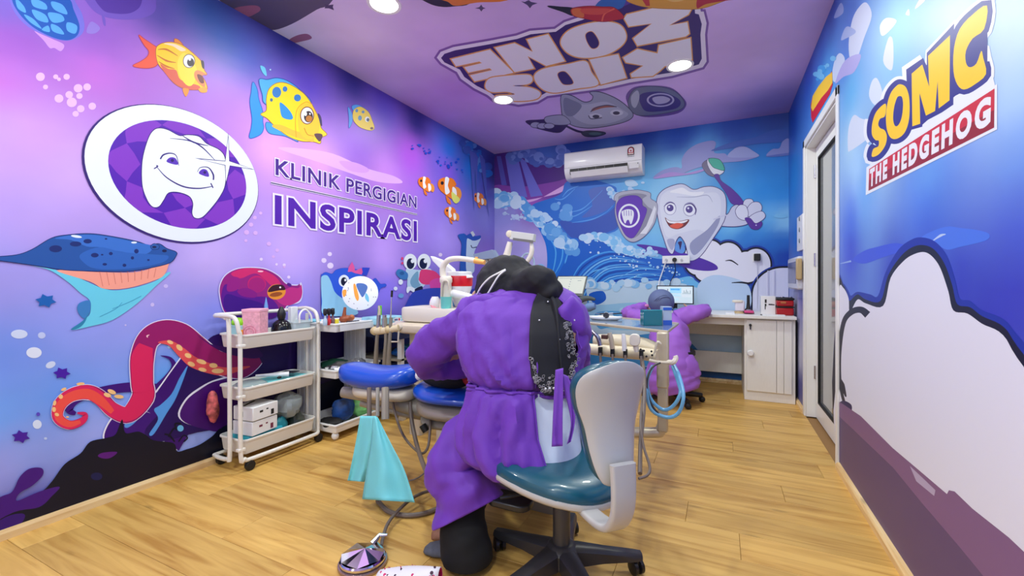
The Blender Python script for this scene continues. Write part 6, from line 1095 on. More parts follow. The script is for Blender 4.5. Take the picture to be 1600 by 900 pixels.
# wall outlet box with black plug and cables
a = PY(1035,412,4.97); b = PY(1078,399,4.97)
t = thing('socket_box', 'white wall socket box with a round black plug, below the painted tooth', 'socket', ((a.x+b.x)/2,4.98,a.z)); MB().box((a.x,4.955,a.z),(b.x,5.0,b.z)).build('body', white, t, bevel=.004)
for px_, r__, m_, nm in ((1054,.024,black,'round_plug'),(1041,.014,mat('socket_grey', (190,190,195), .5),'socket'),(1065,.012,MC['socket_grey'],'socket')): p = PY(px_,406,4.95); M = Matrix.Translation((p.x,4.945,p.z))@Matrix.Rotation(pi/2, 4, 'X'); MB().lathe((0,0), [(r__*.9,-.01),(r__,0),(r__*.9,.012 if nm == 'round_plug' else .004)], 16, M=M).build(nm, m_, t, smooth=True)
hang2('white_cable', [PY(1041,408,4.93),PY(1036,422,4.93),PY(1030,440,4.9),PY(1029,450,4.85)], .006, white, 'white cable running down from the wall socket box to the monitor', 'cable'); hang2('black_cable', [PY(1054,410,4.93),PY(1055,425,4.97),PY(1048,440,4.95),PY(1046,452,4.85)], .004, black, 'black cable hanging from the round plug', 'cable')
p = PY(1183,402,4.97); t = thing('black_adapter', 'black power adapter plugged in the white painted cloud', 'adapter', p); MB().box((p.x-.028,4.94,p.z-.035),(p.x+.028,4.985,p.z+.035)).build('body', black, t, bevel=.006); MB().box((p.x-.04,4.985,p.z-.045),(p.x+.04,5.0,p.z+.045)).build('socket_plate', white, t, bevel=.003); MB().tube([(p.x,4.96,p.z-.035),(p.x+.003,4.98,p.z-.2),(p.x+.002,4.99,ZD+.03)], .003, 6, 4).build('cable', mat('pale_cable', (210,210,225), .5), t, smooth=True)
for px_, l_ in ((1200,'left'),(1210,'right')): p = PY(px_,445,4.99); tag(MB().box((p.x-.006,4.985,ZD+.0),(p.x+.006,5.0,p.z+.14)).build('cable_trunking', mat('trunk', (205,205,230), .5), None), l_+' thin white cable trunk running down to the desk', 'trunking')
# laptop on a stand
YLP = 4.45; a = PY(868,431,YLP+.1); 
t = thing('laptop', 'open laptop with a pale document on its black framed screen', 'laptop', PY(890,480,YLP)); c = [PY(871,431,YLP+.12),PY(918,431,YLP+.12),PY(911,463,YLP),PY(861,462,YLP)]
nrm_ = (c[1]-c[0]).cross(c[3]-c[0]).normalized(); nrm_ = nrm_ if nrm_.y < 0 else -nrm_
mb = MB(); mb.add([p-nrm_*.012 for p in c]+list(c), [(3,2,1,0),(4,5,6,7),(0,1,5,4),(1,2,6,5),(2,3,7,6),(3,0,4,7)]); mb.build('lid', blackp, t, bevel=.003)
def inq(u, v): return (c[3]*(1-u)+c[2]*u)*(1-v)+(c[0]*(1-u)+c[1]*u)*v+nrm_*.002
mb = MB(); mb.add([inq(.05,.13),inq(.96,.13),inq(.96,.95),inq(.05,.95)], [(0,1,2,3)]); mb.build('screen', mat('screen_cream', (196,200,186), .5, emit=.3), t, fix=False)
for k in range(6): mb = MB(); v = .2+k*.12; mb.add([inq(.48,v)+nrm_*.001,inq(.51,v)+nrm_*.001,inq(.51,v+.03)+nrm_*.001,inq(.48,v+.03)+nrm_*.001], [(0,1,2,3)]); mb.build('screen_mark', MC['scr_dark'], t, fix=False)
mb = MB(); mb.add([inq(.10,.86)+nrm_*.001,inq(.88,.86)+nrm_*.001,inq(.88,.872)+nrm_*.001,inq(.10,.872)+nrm_*.001], [(0,1,2,3)]); mb.build('screen_line', MC['scr_dark'], t, fix=False)
mb = MB(); mb.add([inq(.72,.74)+nrm_*.001,inq(.84,.74)+nrm_*.001,inq(.84,.76)+nrm_*.001,inq(.72,.76)+nrm_*.001], [(0,1,2,3)]); mb.build('screen_line', MC['scr_dark'], t, fix=False)
a, b = PY(861,463,YLP), PY(911,464,YLP); MB().box((a.x,YLP-.22,a.z-.02),(b.x,YLP,a.z-.003)).build('base', blackp, t, bevel=.004)
LZ = a.z-.021
t = thing('laptop_stand', 'grey metal pedestal holding the laptop', 'stand', ((a.x+b.x)/2,YLP,0)); MB().box((a.x-.06,YLP-.26,LZ-.12),(b.x+.03,YLP+.06,LZ)).build('drawer_box', mat('grey_metal', (168,168,166), .35), t, bevel=.006); MB().box((a.x,YLP-.15,.0),(b.x-.08,YLP+.02,LZ-.12)).build('column', mat('grey_metal2', (150,150,150), .4), t, bevel=.006)
p = PY(925,470,YLP-.25); t2 = thing('face_mask_box', 'dark grey crumpled glove draped at the edge of the laptop stand', 'glove', p); 
mb = MB(); mb.tube([PY(898,480,YLP-.3),PY(905,470,YLP-.32),PY(918,466,YLP-.33),PY(930,468,YLP-.33)], [.03,.035,.025,.012], 12, 5); mb.build('body', mat('dark_glove', (75,85,85), .6), t2, smooth=True); mb = MB(); mb.tube([PY(908,486,YLP-.33),PY(920,480,YLP-.33),PY(930,478,YLP-.33)], [.02,.045,.03], 12, 5); mb.build('cuff', mat('slate_glove', (110,140,185), .7), t2, smooth=True); t2.name = 'draped_glove'
# air conditioner
YA_ = 4.79; a, b = PY(881.5,240,YA_), PY(1003,222,YA_); X0, X1, ZT, ZB = a.x, b.x, 2.53, 2.225
t = thing('air_conditioner', 'white split air conditioner on the back wall with a red star label', 'air conditioner', ((X0+X1)/2,4.9,ZB))
prof = [(5.0,ZT),(YA_+.02,ZT),(YA_,ZT-.015),(YA_-.004,ZB+.10),(YA_+.012,ZB+.06),(YA_+.05,ZB+.02),(YA_+.09,ZB),(5.0,ZB)]
mb = MB(); mb.rings([[Vector((x,y_,z)) for y_, z in prof] for x in (X0,X0+.008,X1-.008,X1)]); mb.build('body', mat('ac_white', (240,238,236), .35, coat=.2), t, bevel=.006)
xs = X0+.07; xe = X1-.15
mb = MB(); mb.rings([[Vector((x,y_,z)) for y_, z in ((YA_-.008,ZB+.108),(YA_-.006,ZB+.055),(YA_+.01,ZB+.045),(YA_+.004,ZB+.108))] for x in (xs,xe)]); mb.build('vent_slot', mat('ac_dark', (28,26,26), .5), t)
mb = MB(); mb.rings([[Vector((x,y_,z)) for y_, z in ((YA_-.018,ZB+.070),(YA_+.024,ZB+.012),(YA_+.03,ZB+.016),(YA_-.012,ZB+.075))] for x in (xs+.01,xe)]); mb.build('louver', MC['ac_white'], t)
for x in [xs+.1*k for k in range(1,6)]: MB().box((x,YA_-.01,ZB+.072),(x+.004,YA_-.006,ZB+.106)).build('vane', mat('ac_grey', (120,118,116), .5), t)
MB().box((X0+.005,YA_-.0055,ZB+.122),(X1-.005,YA_-.0025,ZB+.124)).build('panel_seam', MC['ac_grey'], t)
MB().box((X1-.135,YA_-.007,ZB+.04),(X1-.03,YA_-.0,ZB+.10)).build('receiver_panel', mat('ac_white2', (226,224,222), .4), t, bevel=.004); MB().box((X1-.045,YA_-.009,ZB+.085),(X1-.037,YA_-.006,ZB+.095)).build('indicator', black, t)
lx, lz = X1-.115, ZT-.075; arch = [(-.036,-.045),(.036,-.045),(.036,.01)]+[(.036*cos(a),.01+.036*sin(a)) for a in [pi*i/12 for i in range(1,12)]]+[(-.036,.01)]
def acp(pts, m, off, nm): mb = MB(); mb.add([(lx+p[0],YA_-off,lz+p[1]) for p in pts], [tuple(t_) for t_ in tessellate_polygon([[Vector((p[0],p[1],0)) for p in pts]])]); mb.build(nm, m, t, fix=False)
acp(arch, mat('label_black', (40,25,35), .5), .006, 'label_border'); acp([(x*.82,y_*.82) for x, y_ in arch], mat('label_red', (190,20,40), .5), .0064, 'label_red'); acp([(x*.6,.008+y_*.5) for x, y_ in arch if y_ > -.2], mat('label_white', (235,225,225), .5), .0067, 'label_arch')
acp([(.014*(1 if i % 2 == 0 else .45)*sin(2*pi*i/10),.002+.014*(1 if i % 2 == 0 else .45)*cos(2*pi*i/10)) for i in range(10)], MC['label_red'], .007, 'label_star'); acp([(-.028,-.036),(.028,-.036),(.028,-.022),(-.028,-.022)], mat('label_cream', (235,215,200), .5), .0068, 'label_strip')
for k in range(8): acp([(-.034+k*.009,-.062),(-.028+k*.009,-.062),(-.028+k*.009,-.055),(-.034+k*.009,-.055)], MC['ac_grey'], .006, 'maker_mark')
# small things on the right wall beyond the door
a = PX(1249,345,WR-.01); t = thing('wall_notice', 'narrow white notice holder on the wall beside the doorway', 'notice', a); y0_, z0_ = PX(1256,396,WR-.01).y, PX(1250,392,WR-.01).z; y1_ = PX(1247,340,WR-.01).y; z1_ = PX(1250,338,WR-.01).z
MB().box((WR-.018,y0_,z0_),(WR,y1_,z1_)).build('body', white, t, bevel=.004)
for k in range(3): M = Matrix.Translation((WR-.02,(y0_+y1_)/2,z0_+.08+.09*k))@Matrix.Rotation(pi/2, 4, 'Y'); MB().lathe((0,0), [(.018,-.003),(.018,.003)], 14, M=M).build('printed_spot', mat('grey_spot', (130,140,150), .5), t)
y0_, y1_, z0_, z1_ = PX(1257,0,WR).y, PX(1241,0,WR).y, PX(1250,452,WR).z, PX(1250,402,WR).z
t = thing('mask_dispenser', 'grey white mask dispenser on the wall above the red case', 'dispenser', (WR-.03,(y0_+y1_)/2,z0_)); MB().box((WR-.05,y0_,z0_),(WR,y1_,z1_)).build('body', mat('disp', (205,208,220), .35), t, bevel=.015); MB().box((WR-.053,y0_+.05,z0_+.05),(WR-.048,y1_-.05,z1_-.04)).build('window', mat('disp_dark', (90,95,130), .2), t, bevel=.002); MB().box((WR-.06,y0_-.04,z0_+.08),(WR-.02,y0_,z0_+.25)).build('tan_bottle', mat('tan', (190,165,120), .5), t, bevel=.01)
# unseen window frame and pane, added to go with the fill light
t = MB(); 
for a, b in (((-2.35,WF,.5),(-2.29,WF+.05,2.5)),((.29,WF,.5),(.35,WF+.05,2.5)),((-2.35,WF,.5),(.35,WF+.05,.56)),((-2.35,WF,2.44),(.35,WF+.05,2.5)),((-1.03,WF,.5),(-.97,WF+.05,2.5))): t.box(a, b)
tag(t.build('added_window_1', walum), kind='structure'); w1 = bpy.data.objects['added_window_1']; MB().box((-2.3,WF+.005,.55),(.3,WF+.012,2.45)).build('pane', mat('added_pane', (225,232,245), .2), w1)
# ------------------------------------------------------------ the dentist
skin = mat('skin', (196,150,124), .55); purple = cloth_mat('purple_gown', (106,48,170), .3, 6, .03); purple2 = cloth_mat('purple_gown_far', (160,96,205), .5, 7, .03)
hijab = mat('black_hijab', (15,14,22), .75, bump=.15, bscale=120); trou = mat('black_trousers', (8,8,10), .85); tunic = mat('pale_tunic', (205,215,232), .7, bump=.2, bscale=70)
def skin_body(name, verts, edges, radii, m, parent, sub=2, root=0):
    me = bpy.data.meshes.new(name); me.from_pydata([tuple(v) for v in verts], edges, []); o = link(name, me, m, parent)
    md = o.modifiers.new('skin', 'SKIN'); md.use_smooth_shade = True
    for i, v in enumerate(me.skin_vertices[0].data): v.radius = (radii[i], radii[i]); v.use_root = (i == root)
    s = o.modifiers.new('sub', 'SUBSURF'); s.levels = sub; s.render_levels = sub; return o
rv = Vector((C_, S_, 0)); dv = Vector((-S_, C_, 0))     # rightwards and away from the viewer
def hand(P0, wrist, aim, side, m, parent, curl=.5, s=1.0):
    "palm and five separate fingers; aim = pointing direction, side = towards the thumb"
    aim = aim.normalized(); side = (side-aim*side.dot(aim)).normalized(); dn = aim.cross(side).normalized()
    V, E, R = [], [], []
    def add(p, r, prev=None): V.append(p); R.append(r*s); (E.append((prev, len(V)-1)) if prev is not None else None); return len(V)-1
    a = add(wrist, .023); b = add(wrist+aim*.035*s, .027, a); c = add(wrist+aim*.065*s, .028, b)
    mbs = skin_body('hand_palm', V, E, R, m, parent, 1)
    for k, (off, L) in enumerate(((.026,.066),(.009,.076),(-.009,.070),(-.026,.055))):
        base = wrist+aim*.07*s+side*off*s; p = base; V2 = [p-aim*.015*s]; R2 = [.0095*s]; d = aim.copy()
        for q, fr in enumerate((.45,.3,.25)):
            d = (Matrix.Rotation(curl*(.5+.5*q), 3, side)@d).normalized(); p = p+d*L*fr*s; V2.append(p); R2.append((.009-.001*q)*s)
        skin_body('finger', V2, [(0,1),(1,2),(2,3)], R2, m, mbs, 1)
    p = wrist+aim*.02*s+side*.02*s; V2 = [p]; d = (aim*.6+side*.8).normalized()
    for L in (.03,.026,.02): p = p+d*L*s; V2.append(p); d = (d+aim*.4).normalized()
    skin_body('thumb', V2, [(0,1),(1,2),(2,3)], [.012*s,.0105*s,.0095*s,.008*s], m, mbs, 1)
DEN = thing('person', 'seated person in purple gown and black headscarf bent over the blue chair', 'person', tuple(PZ(760,870,0)))
# body: one continuous skinned figure
J = [PY(845,672,1.50), PY(835,600,1.545), PY(830,530,1.60), PY(825,470,1.66), PY(812,455,1.70), PY(795,448,1.72),
     PY(745,495,1.60), PY(668,552,1.57), PY(735,556,1.84), PY(760,552,1.93), PY(892,500,1.66), PY(900,560,1.80), PY(840,560,1.96), PY(820,556,2.02),
     PY(800,680,1.58), PY(720,702,1.475), PY(722,800,1.41), PY(722,862,1.385), PY(860,680,1.56), PY(760,640,1.80), PY(730,750,1.66), PY(715,815,1.62)]
E_ = [(0,1),(1,2),(2,3),(3,4),(4,5),(2,6),(6,7),(7,8),(8,9),(2,10),(10,11),(11,12),(12,13),(0,14),(14,15),(15,16),(16,17),(0,18),(18,19),(19,20),(20,21)]
Rd = [.13,.125,.13,.07,.06,.09,.06,.045,.032,.024,.06,.045,.032,.024,.08,.06,.045,.036,.08,.06,.045,.036]
skin_body('body', J, E_, Rd, skin, DEN, 2)
hand(None, J[9], Vector((.6,.5,-.5)), Vector((0,0,1)), mat('glove_blue', (150,190,225), .5), DEN); hand(None, J[13], Vector((-.5,.6,-.4)), Vector((0,0,1)), MC['glove_blue'], DEN)
# gown torso: rows of (px centre, py, Y, half width px, depth, open-left angle, open-right angle)
LV = [(838,449,1.675,40,.065,84,62),(832,458,1.66,62,.085,84,60),(824,470,1.64,84,.105,82,54),(818,488,1.615,97,.125,80,47),(815,515,1.59,99,.14,79,38),(814,545,1.57,98,.15,78,32),(816,575,1.555,92,.15,78,38),(820,597,1.54,86,.14,80,52),
      (820,610,1.535,87,.145,82,40),(820,635,1.525,92,.16,81,14),(818,665,1.51,98,.175,78,2),(822,695,1.495,98,.18,75,-6),(830,716,1.485,92,.17,74,-10),(832,728,1.48,80,.15,74,-10)]
CREASE = [(3.2,7.2,104,90,.020,4),(4.4,7.1,122,100,.020,4.5),(1.6,4.6,150,112,.016,6),(2.6,5.6,168,135,.016,6),(4.6,7,150,132,.018,6),(1.2,3.2,100,112,.010,5),(7.3,10.5,96,88,.022,4),(7.3,12.6,112,122,.026,5),(7.3,13,138,156,.026,6),(8.5,12.9,92,106,.022,5),(9.8,13,86,94,.018,4),(2,6.5,20,30,.016,6)]
def lvl(t):
    t = max(0, min(len(LV)-1, t)); i = min(int(t), len(LV)-2); f = t-i; f2 = f*f*(3-2*f)*.4+f*.6; return [a*(1-f2)+b*f2 for a, b in zip(LV[i], LV[i+1])]
def tpt(t, th, off=0, fold=True):
    cx, cy, Y, hw, b, tl, tr = lvl(t); c = PY(cx, cy, Y); a = hw/(680/(-S_*c.x+C_*c.y)); d = off
    if fold:
        g = math.exp(-((t-7)/1.6)**2); d += g*.010*sin(th*17+1.5*sin(t*2)); d += .013*noise.noise(Vector((cos(th)*2.2, sin(th)*2.2, t*.55)))
        wv = cos(th)*3.0+t*1.15; d += (.011*(1-abs(noise.noise(Vector((wv, sin(th)*2+t*.4, 3))))*2.6)*min(1, t/3)*.5 if t < 7 else .016*noise.noise(Vector((th*4.5, t*.35, 5)))+.006*noise.noise(Vector((th*9, t*.7, 9))))
        if t > 7: d += .012*min(1, (t-7)/3)*sin(th*9+t*.5)
        for t0, t1, g0, g1, am, wd in CREASE:
            if t0 < t < t1: k = (t-t0)/(t1-t0); x = (math.degrees(th)-(g0+(g1-g0)*k))/wd; e_ = min(1, k*4, (1-k)*4); d += am*e_*(math.exp(-((x-1.1))**2)*.8-math.exp(-x*x))
        d -= .022*math.exp(-((t-7.15)/.45)**2)
    return c+rv*((a+d)*cos(th))-dv*((b+d)*sin(th))
GR = thing('x', None, None); bpy.data.objects.remove(GR)
rows = []; T_ = [i*13/64 for i in range(65)]
for t in T_:
    l = lvl(t); a0, a1 = radians(l[5]), radians(360+l[6]); rows.append([tpt(t, a0+(a1-a0)*k/72) for k in range(73)])
gb = MB(); gb.rings(rows, cap=False, closed=False)
# sleeves and lap are further panels of the gown
def sleeve(pts, rs, seed, amp=.012, n=28, k=8, cap=False, per=22):
    P_, R_ = catmull(pts, rs, k); mb = MB(); rg = []; L = 0; prev = None
    for i, p in enumerate(P_):
        tg = (P_[min(i+1, len(P_)-1)]-P_[max(i-1, 0)]).normalized(); a = tg.cross(dv if abs(tg.dot(dv)) < .85 else Vector((0,0,1))).normalized(); b = a.cross(tg)
        if prev is not None and a.dot(prev) < 0: a = -a; b = -b
        prev = a
        if i: L += (P_[i]-P_[i-1]).length
        ring = []
        for j in range(n):
            th = 2*pi*j/n; q = a*cos(th)+b*sin(th); nz = noise.noise(p*9+q*.6+Vector((seed,0,0)))+.55*noise.noise((p+q*R_[i])*22+Vector((0,seed,0)))
            rd_ = abs(noise.noise(p*7+q*.9+dv*i*.02+Vector((0,0,seed)))); ring.append(p+q*(R_[i]+amp*.9*(.35-2.2*rd_)+amp*nz*.7+amp*.22*sin(L*per*4+3*cos(th)+seed)))
        rg.append(ring)
    return rg
def addr(mb, rg, cap=False): mb.rings(rg, cap=cap)
gm = gb.build('gown', purple, DEN, smooth=True, solid=.003, angle=75)
sl = MB(); addr(sl, sleeve([PY(800,476,1.63),PY(768,482,1.60),PY(738,500,1.585),PY(702,522,1.57),PY(668,551,1.58),PY(684,566,1.68),PY(735,566,1.84),PY(752,562,1.90)], [.07,.092,.096,.092,.088,.082,.07,.05], 1, amp=.02), True); sl.build('left_sleeve', purple, DEN, smooth=True, angle=80)
sl = MB(); addr(sl, sleeve([PY(870,482,1.64),PY(888,505,1.66),PY(892,545,1.72),PY(886,575,1.82),PY(850,565,1.94)], [.075,.085,.08,.068,.04], 5, amp=.018), True); sl.build('right_sleeve', purple, DEN, smooth=True, angle=80)
sl = MB(); addr(sl, sleeve([PY(835,680,1.60),PY(795,680,1.57),PY(752,686,1.52),PY(722,700,1.47),PY(713,730,1.45),PY(722,762,1.44),PY(735,797,1.43)], [.13,.125,.12,.114,.112,.122,.136], 9, amp=.026, n=36, k=8, per=9)); sl.build('gown_lap', purple, DEN, smooth=True, angle=80, solid=.003)
sl = MB(); addr(sl, sleeve([PY(845,640,1.60),PY(790,650,1.70),PY(750,665,1.76),PY(730,700,1.72)], [.12,.12,.11,.11], 12, amp=.014)); sl.build('gown_lap_far', purple, DEN, smooth=True, angle=80)
# tunic seen through the open back, below the belt; black blouse above
def panel(name, t0, t1, n, edge, off, m, nu=14, fold=False):
    mb = MB(); rows = []
    for i in range(n+1):
        t = t0+(t1-t0)*i/n; a0, a1 = edge(t); rows.append([tpt(t, radians(a0+(a1-a0)*k/nu), off(t) if callable(off) else off, fold) for k in range(nu+1)])
    mb.rings(rows, cap=False, closed=False); return mb.build(name, m, DEN, smooth=True, angle=80, solid=.002)
panel('tunic', 7, 13, 20, lambda t: (92,-40), -.03, tunic, 24); panel('inner_shirt', .2, 7.2, 14, lambda t: (100,0), -.018, mat('inner_shirt', (70,30,110), .7), 18)
# head, headscarf with bun and cowl, remeshed into one cloth volume
hd = MB(); hc = PY(793,449,1.72)
hd.ell(hc, (.142,.15,.145), 28, 18); hd.ell(PY(832,447,1.66), (.09,.10,.085), 20, 14); hd.ell(PY(815,462,1.68), (.125,.11,.085), 20, 14); hd.ell(PY(856,455,1.64), (.065,.075,.05), 18, 12); hd.ell(PY(846,437,1.62), (.058,.08,.055), 18, 12); hd.ell(PY(835,430,1.61), (.05,.06,.045), 18, 12); hd.ell(PY(800,472,1.70), (.11,.1,.09), 18, 12)
ho = hd.build('headscarf', hijab, DEN, smooth=True)
q = ho.modifiers.new('r', 'REMESH'); q.mode = 'VOXEL'; q.voxel_size = .009; q.use_smooth_shade = True; q = ho.modifiers.new('sm', 'SMOOTH'); q.factor = .6; q.iterations = 20
tx = bpy.data.textures.new('scarf_folds', 'CLOUDS'); tx.noise_scale = .09; q = ho.modifiers.new('d', 'DISPLACE'); q.texture = tx; q.strength = .034; q.mid_level = .5; q.texture_coords = 'LOCAL'
fc = MB(); fc.ell(PY(745,465,1.70), (.016,.04,.035), 14, 10); fc.build('cheek', skin, DEN, smooth=True)
MB().ell(PY(742,474,1.73), (.03,.05,.035), 14, 10).build('face_mask', mat('mask_white', (215,228,236), .7), DEN, smooth=True)
def surf(px_, py_, c, r, lift=.004):
    "nearest point of the headscarf ellipsoid to the eye along a pixel ray"
    o = Vector((0,0,HC)); d = ray(px_, py_).normalized(); a = Vector((d.x/r[0], d.y/r[1], d.z/r[2])); b = Vector(((o-c).x/r[0], (o-c).y/r[1], (o-c).z/r[2])); A = a.dot(a); B = 2*a.dot(b); K = b.dot(b)-1; D = B*B-4*A*K
    return o+d*(((-B-sqrt(max(D, 0)))/(2*A))-lift)
for pts in ([(790,421),(778,427),(764,435),(752,448),(745,461),(742,470)],[(790,422),(780,430),(772,442),(765,454),(759,464)]):
    MB().tube([surf(x_, y_, hc, (.152,.16,.155), .012) for x_, y_ in pts], .0035, 8, 6).build('mask_strap', mat('strap_white', (235,232,225), .7), DEN, smooth=True)
# scarf tail with silver lace
def tail_edge(t):
    k = (t-.4)/6.9
    if t < 5.2: return (86-2*k, 66-38*k)
    f = (t-5.2)/(7.35-5.2); return (84-2*f+(-14)*max(0,f-.4), 36+26*f**1.5)
panel('scarf_tail', .3, 7.4, 34, tail_edge, lambda t: .016+.004*sin(t*2), hijab, 14)
TL_ = DEN.children[-1]
MB().tube([tpt(.6+k*.9, radians(70-2.4*k), .020+.004*sin(k), False) for k in range(7)], [.004,.008,.009,.008,.007,.005,.003], 8, 5).build('tail_fold', hijab, TL_, smooth=True)
rr = random.Random(3); silver = mat('silver_lace', (165,162,165), .4, .6); lc = []
for k in range(150):
    u = rr.random()
    if u < .45: t = rr.uniform(3.4,6.3); e0, e1 = tail_edge(t); th = e1+rr.uniform(.5,11-2*abs(t-5))
    elif u < .85: t = rr.uniform(5.9,6.95); e0, e1 = tail_edge(t); th = e1+(e0-e1)*rr.random()
    else: t = rr.uniform(5.0,6.3); e0, e1 = tail_edge(t); th = e0-rr.uniform(.5,4)
    c = tpt(t, radians(th), .0215+.002*rr.random(), False); r0 = rr.uniform(.003,.0075); a = rr.random()*6
    lc.append((c, r0, a))
lm = MB()
for c, r0, a in lc: lm.tube([c+rv*(r0*(1-.06*i)*cos(a+i*.8))+Vector((0,0,r0*(1-.06*i)*sin(a+i*.8))) for i in range(9)], .0011, 5)
lo = lm.build('lace_trim', silver, TL_, smooth=True); lo['kind'] = 'stuff'
for k in range(5): e0, e1 = tail_edge(6.75); MB().ell(tpt(6.72, radians(e1+(e0-e1)*(.2+.15*k)), .022, False), (.0045,.0045,.0045), 10, 8).build('bead', mat('bead', (230,230,235), .2, .4), TL_, smooth=True)
for x_, y_ in ((1.9,72),(3.3,78),(3.35,45),(4.3,60),(2.2,50)): MB().ell(tpt(x_, radians(y_), .0205, False), (.0035,.0035,.0035), 10, 8).build('bead', MC['bead'], TL_, smooth=True)
# hems, belt and its hanging ties
for nm, ii in (('left_hem', 5), ('right_hem', 6)):
    mb = MB(); mb.tube([tpt(t, radians(lvl(t)[ii]), .002) for t in [i*.25 for i in range(1, 52)]], .0032, 6); mb.build(nm, purple, gm, smooth=True)
for dzz in (0, .014):
    mb = MB(); rows = []
    for k in range(81):
        th = radians(58+k*(360)/80); tt_ = 7.05+(.12*cos(th)); p = tpt(tt_, th, .012+.002*sin(k*1.3)); rows.append([p+Vector((0,0,-.004-dzz)), p-(dv*sin(th)-rv*cos(th))*.003+Vector((0,0,-.010-dzz)), p+Vector((0,0,-.016-dzz))])
    mb.rings(rows, cap=False, closed=False); mb.build('belt_ribbon', purple, DEN, smooth=True, solid=.004)
for L, R, Y0, Y1 in (([(868,578),(866,610),(864,650),(862,698)],[(880,575),(880,612),(879,650),(879,697)],1.36,1.29),([(874,582),(884,620),(892,660),(886,694)],[(888,588),(898,622),(898,660),(892,690)],1.37,1.30)):
    sheet('belt_tie', L, R, Y0, Y1, n=5, m=purple, par=DEN, amp=.004, seed=3)
MB().tube([tpt(7.0, radians(40), .03, False), tpt(6.9, radians(46), .035, False), tpt(7.15, radians(52), .03, False)], [.012,.016,.012], 8, 4).build('belt_knot', purple, DEN, smooth=True)
# trousers and shoes
sl = MB(); addr(sl, sleeve([PY(722,750,1.455),PY(722,785,1.43),PY(724,830,1.395),PY(730,862,1.385),PY(731,873,1.384)], [.07,.08,.086,.092,.09], 21, amp=.006)); sl.build('trouser_leg', trou, DEN, smooth=True, angle=80, solid=.003)
sl = MB(); addr(sl, sleeve([PY(750,720,1.64),PY(738,770,1.62),PY(728,815,1.62)], [.08,.075,.075], 22, amp=.006)); sl.build('trouser_leg', trou, DEN, smooth=True, angle=80)
def shoe(name, heel, toe, m, w_=.045, h_=.05):
    d = (toe-heel); L = d.length; d.normalize(); n_ = Vector((-d.y, d.x, 0)); rg = []
    for u, ww, hh in ((0,.6,.8),(.06,.85,1),(.3,.9,1.05),(.55,1,.85),(.8,.95,.62),(.94,.7,.5),(1,.35,.3)):
        c = heel+d*L*u; rg.append([c+n_*(w_*ww*cos(a))+Vector((0,0,max(.002,h_*hh*(.45+.55*sin(a))))) for a in [2*pi*k/20 for k in range(20)]])
    mb = MB(); mb.rings(rg); return mb.build(name, m, DEN, smooth=True, angle=80)
shoe('shoe', Vector((PZ(755,872,0).x, PZ(755,872,0).y, 0)), Vector((PZ(664,861,0).x, PZ(664,861,0).y, 0)), mat('grey_suede', (86,88,94), .9, var=.12, vscale=60), .048, .055)
shoe('shoe', Vector((PZ(735,838,0).x, PZ(735,838,0).y, 0)), Vector((PZ(666,848,0).x, PZ(666,838,0).y, 0)), mat('brown_suede', (150,105,80), .8, var=.2, vscale=40), .045, .075)
# ------------------------------------------------------------ the child patient, lying on the chair
PAT = thing('person', 'child patient in black and red lying on the blue chair under the purple sleeve', 'person', tuple(A_+ax*.6+Vector((0,0,.53))))
def chp(u, v, z): return A_+ax*u+pr*v+Vector((0,0,z))
skin_body('body', [chp(.75,0,.60), chp(.58,0,.61), chp(.46,0,.61), chp(.36,0,.615), chp(.56,.15,.60), chp(.72,.18,.58), chp(.85,.1,.63), chp(.56,-.15,.59), chp(.72,-.17,.57), chp(.84,-.08,.62), chp(.95,.06,.58), chp(1.1,.07,.57), chp(.95,-.06,.58), chp(1.1,-.07,.57)],
  [(0,1),(1,2),(2,3),(1,4),(4,5),(5,6),(1,7),(7,8),(8,9),(0,10),(10,11),(0,12),(12,13)], [.075,.08,.04,.07,.04,.03,.022,.04,.03,.022,.055,.04,.055,.04], trou, PAT, 2)
MB().ell(chp(.36,0,.61), (.09,.085,.075), 20, 14).build('hair', mat('black_hair', (12,10,12), .6), PAT, smooth=True); MB().ell(chp(.37,.02,.635), (.06,.06,.055), 18, 12).build('face', skin, PAT, smooth=True)
MB().ell(chp(.42,-.10,.56), (.14,.07,.045), 20, 12).build('black_shawl', trou, PAT, smooth=True); MB().ell(chp(.62,-.16,.575), (.10,.06,.045), 18, 12).build('red_shirt', mat('red_cloth', (150,20,24), .7), PAT, smooth=True)
t = thing('metal_clip', 'small shiny metal clip on the chair edge by the red cloth', 'clip', PY(737,596,1.80)); 
for dx_ in (0, 5): MB().tube([PY(731+dx_,594,1.78),PY(736+dx_,592,1.78),PY(739+dx_,597,1.78)], .005, 8, 3).build('prong', chrome, t, smooth=True)
t = thing('white_towel', 'small white tissue wedged beside the headrest', 'tissue', PY(655,585,1.82)); crumple_m = MB(); crumple_m.ell(PY(656,586,1.84), (.022,.03,.028), 12, 8); crumple_m.build('body', mat('tissue', (238,236,234), .8, bump=.8, bscale=60), t, smooth=True); t.name = 'crumpled_tissue'
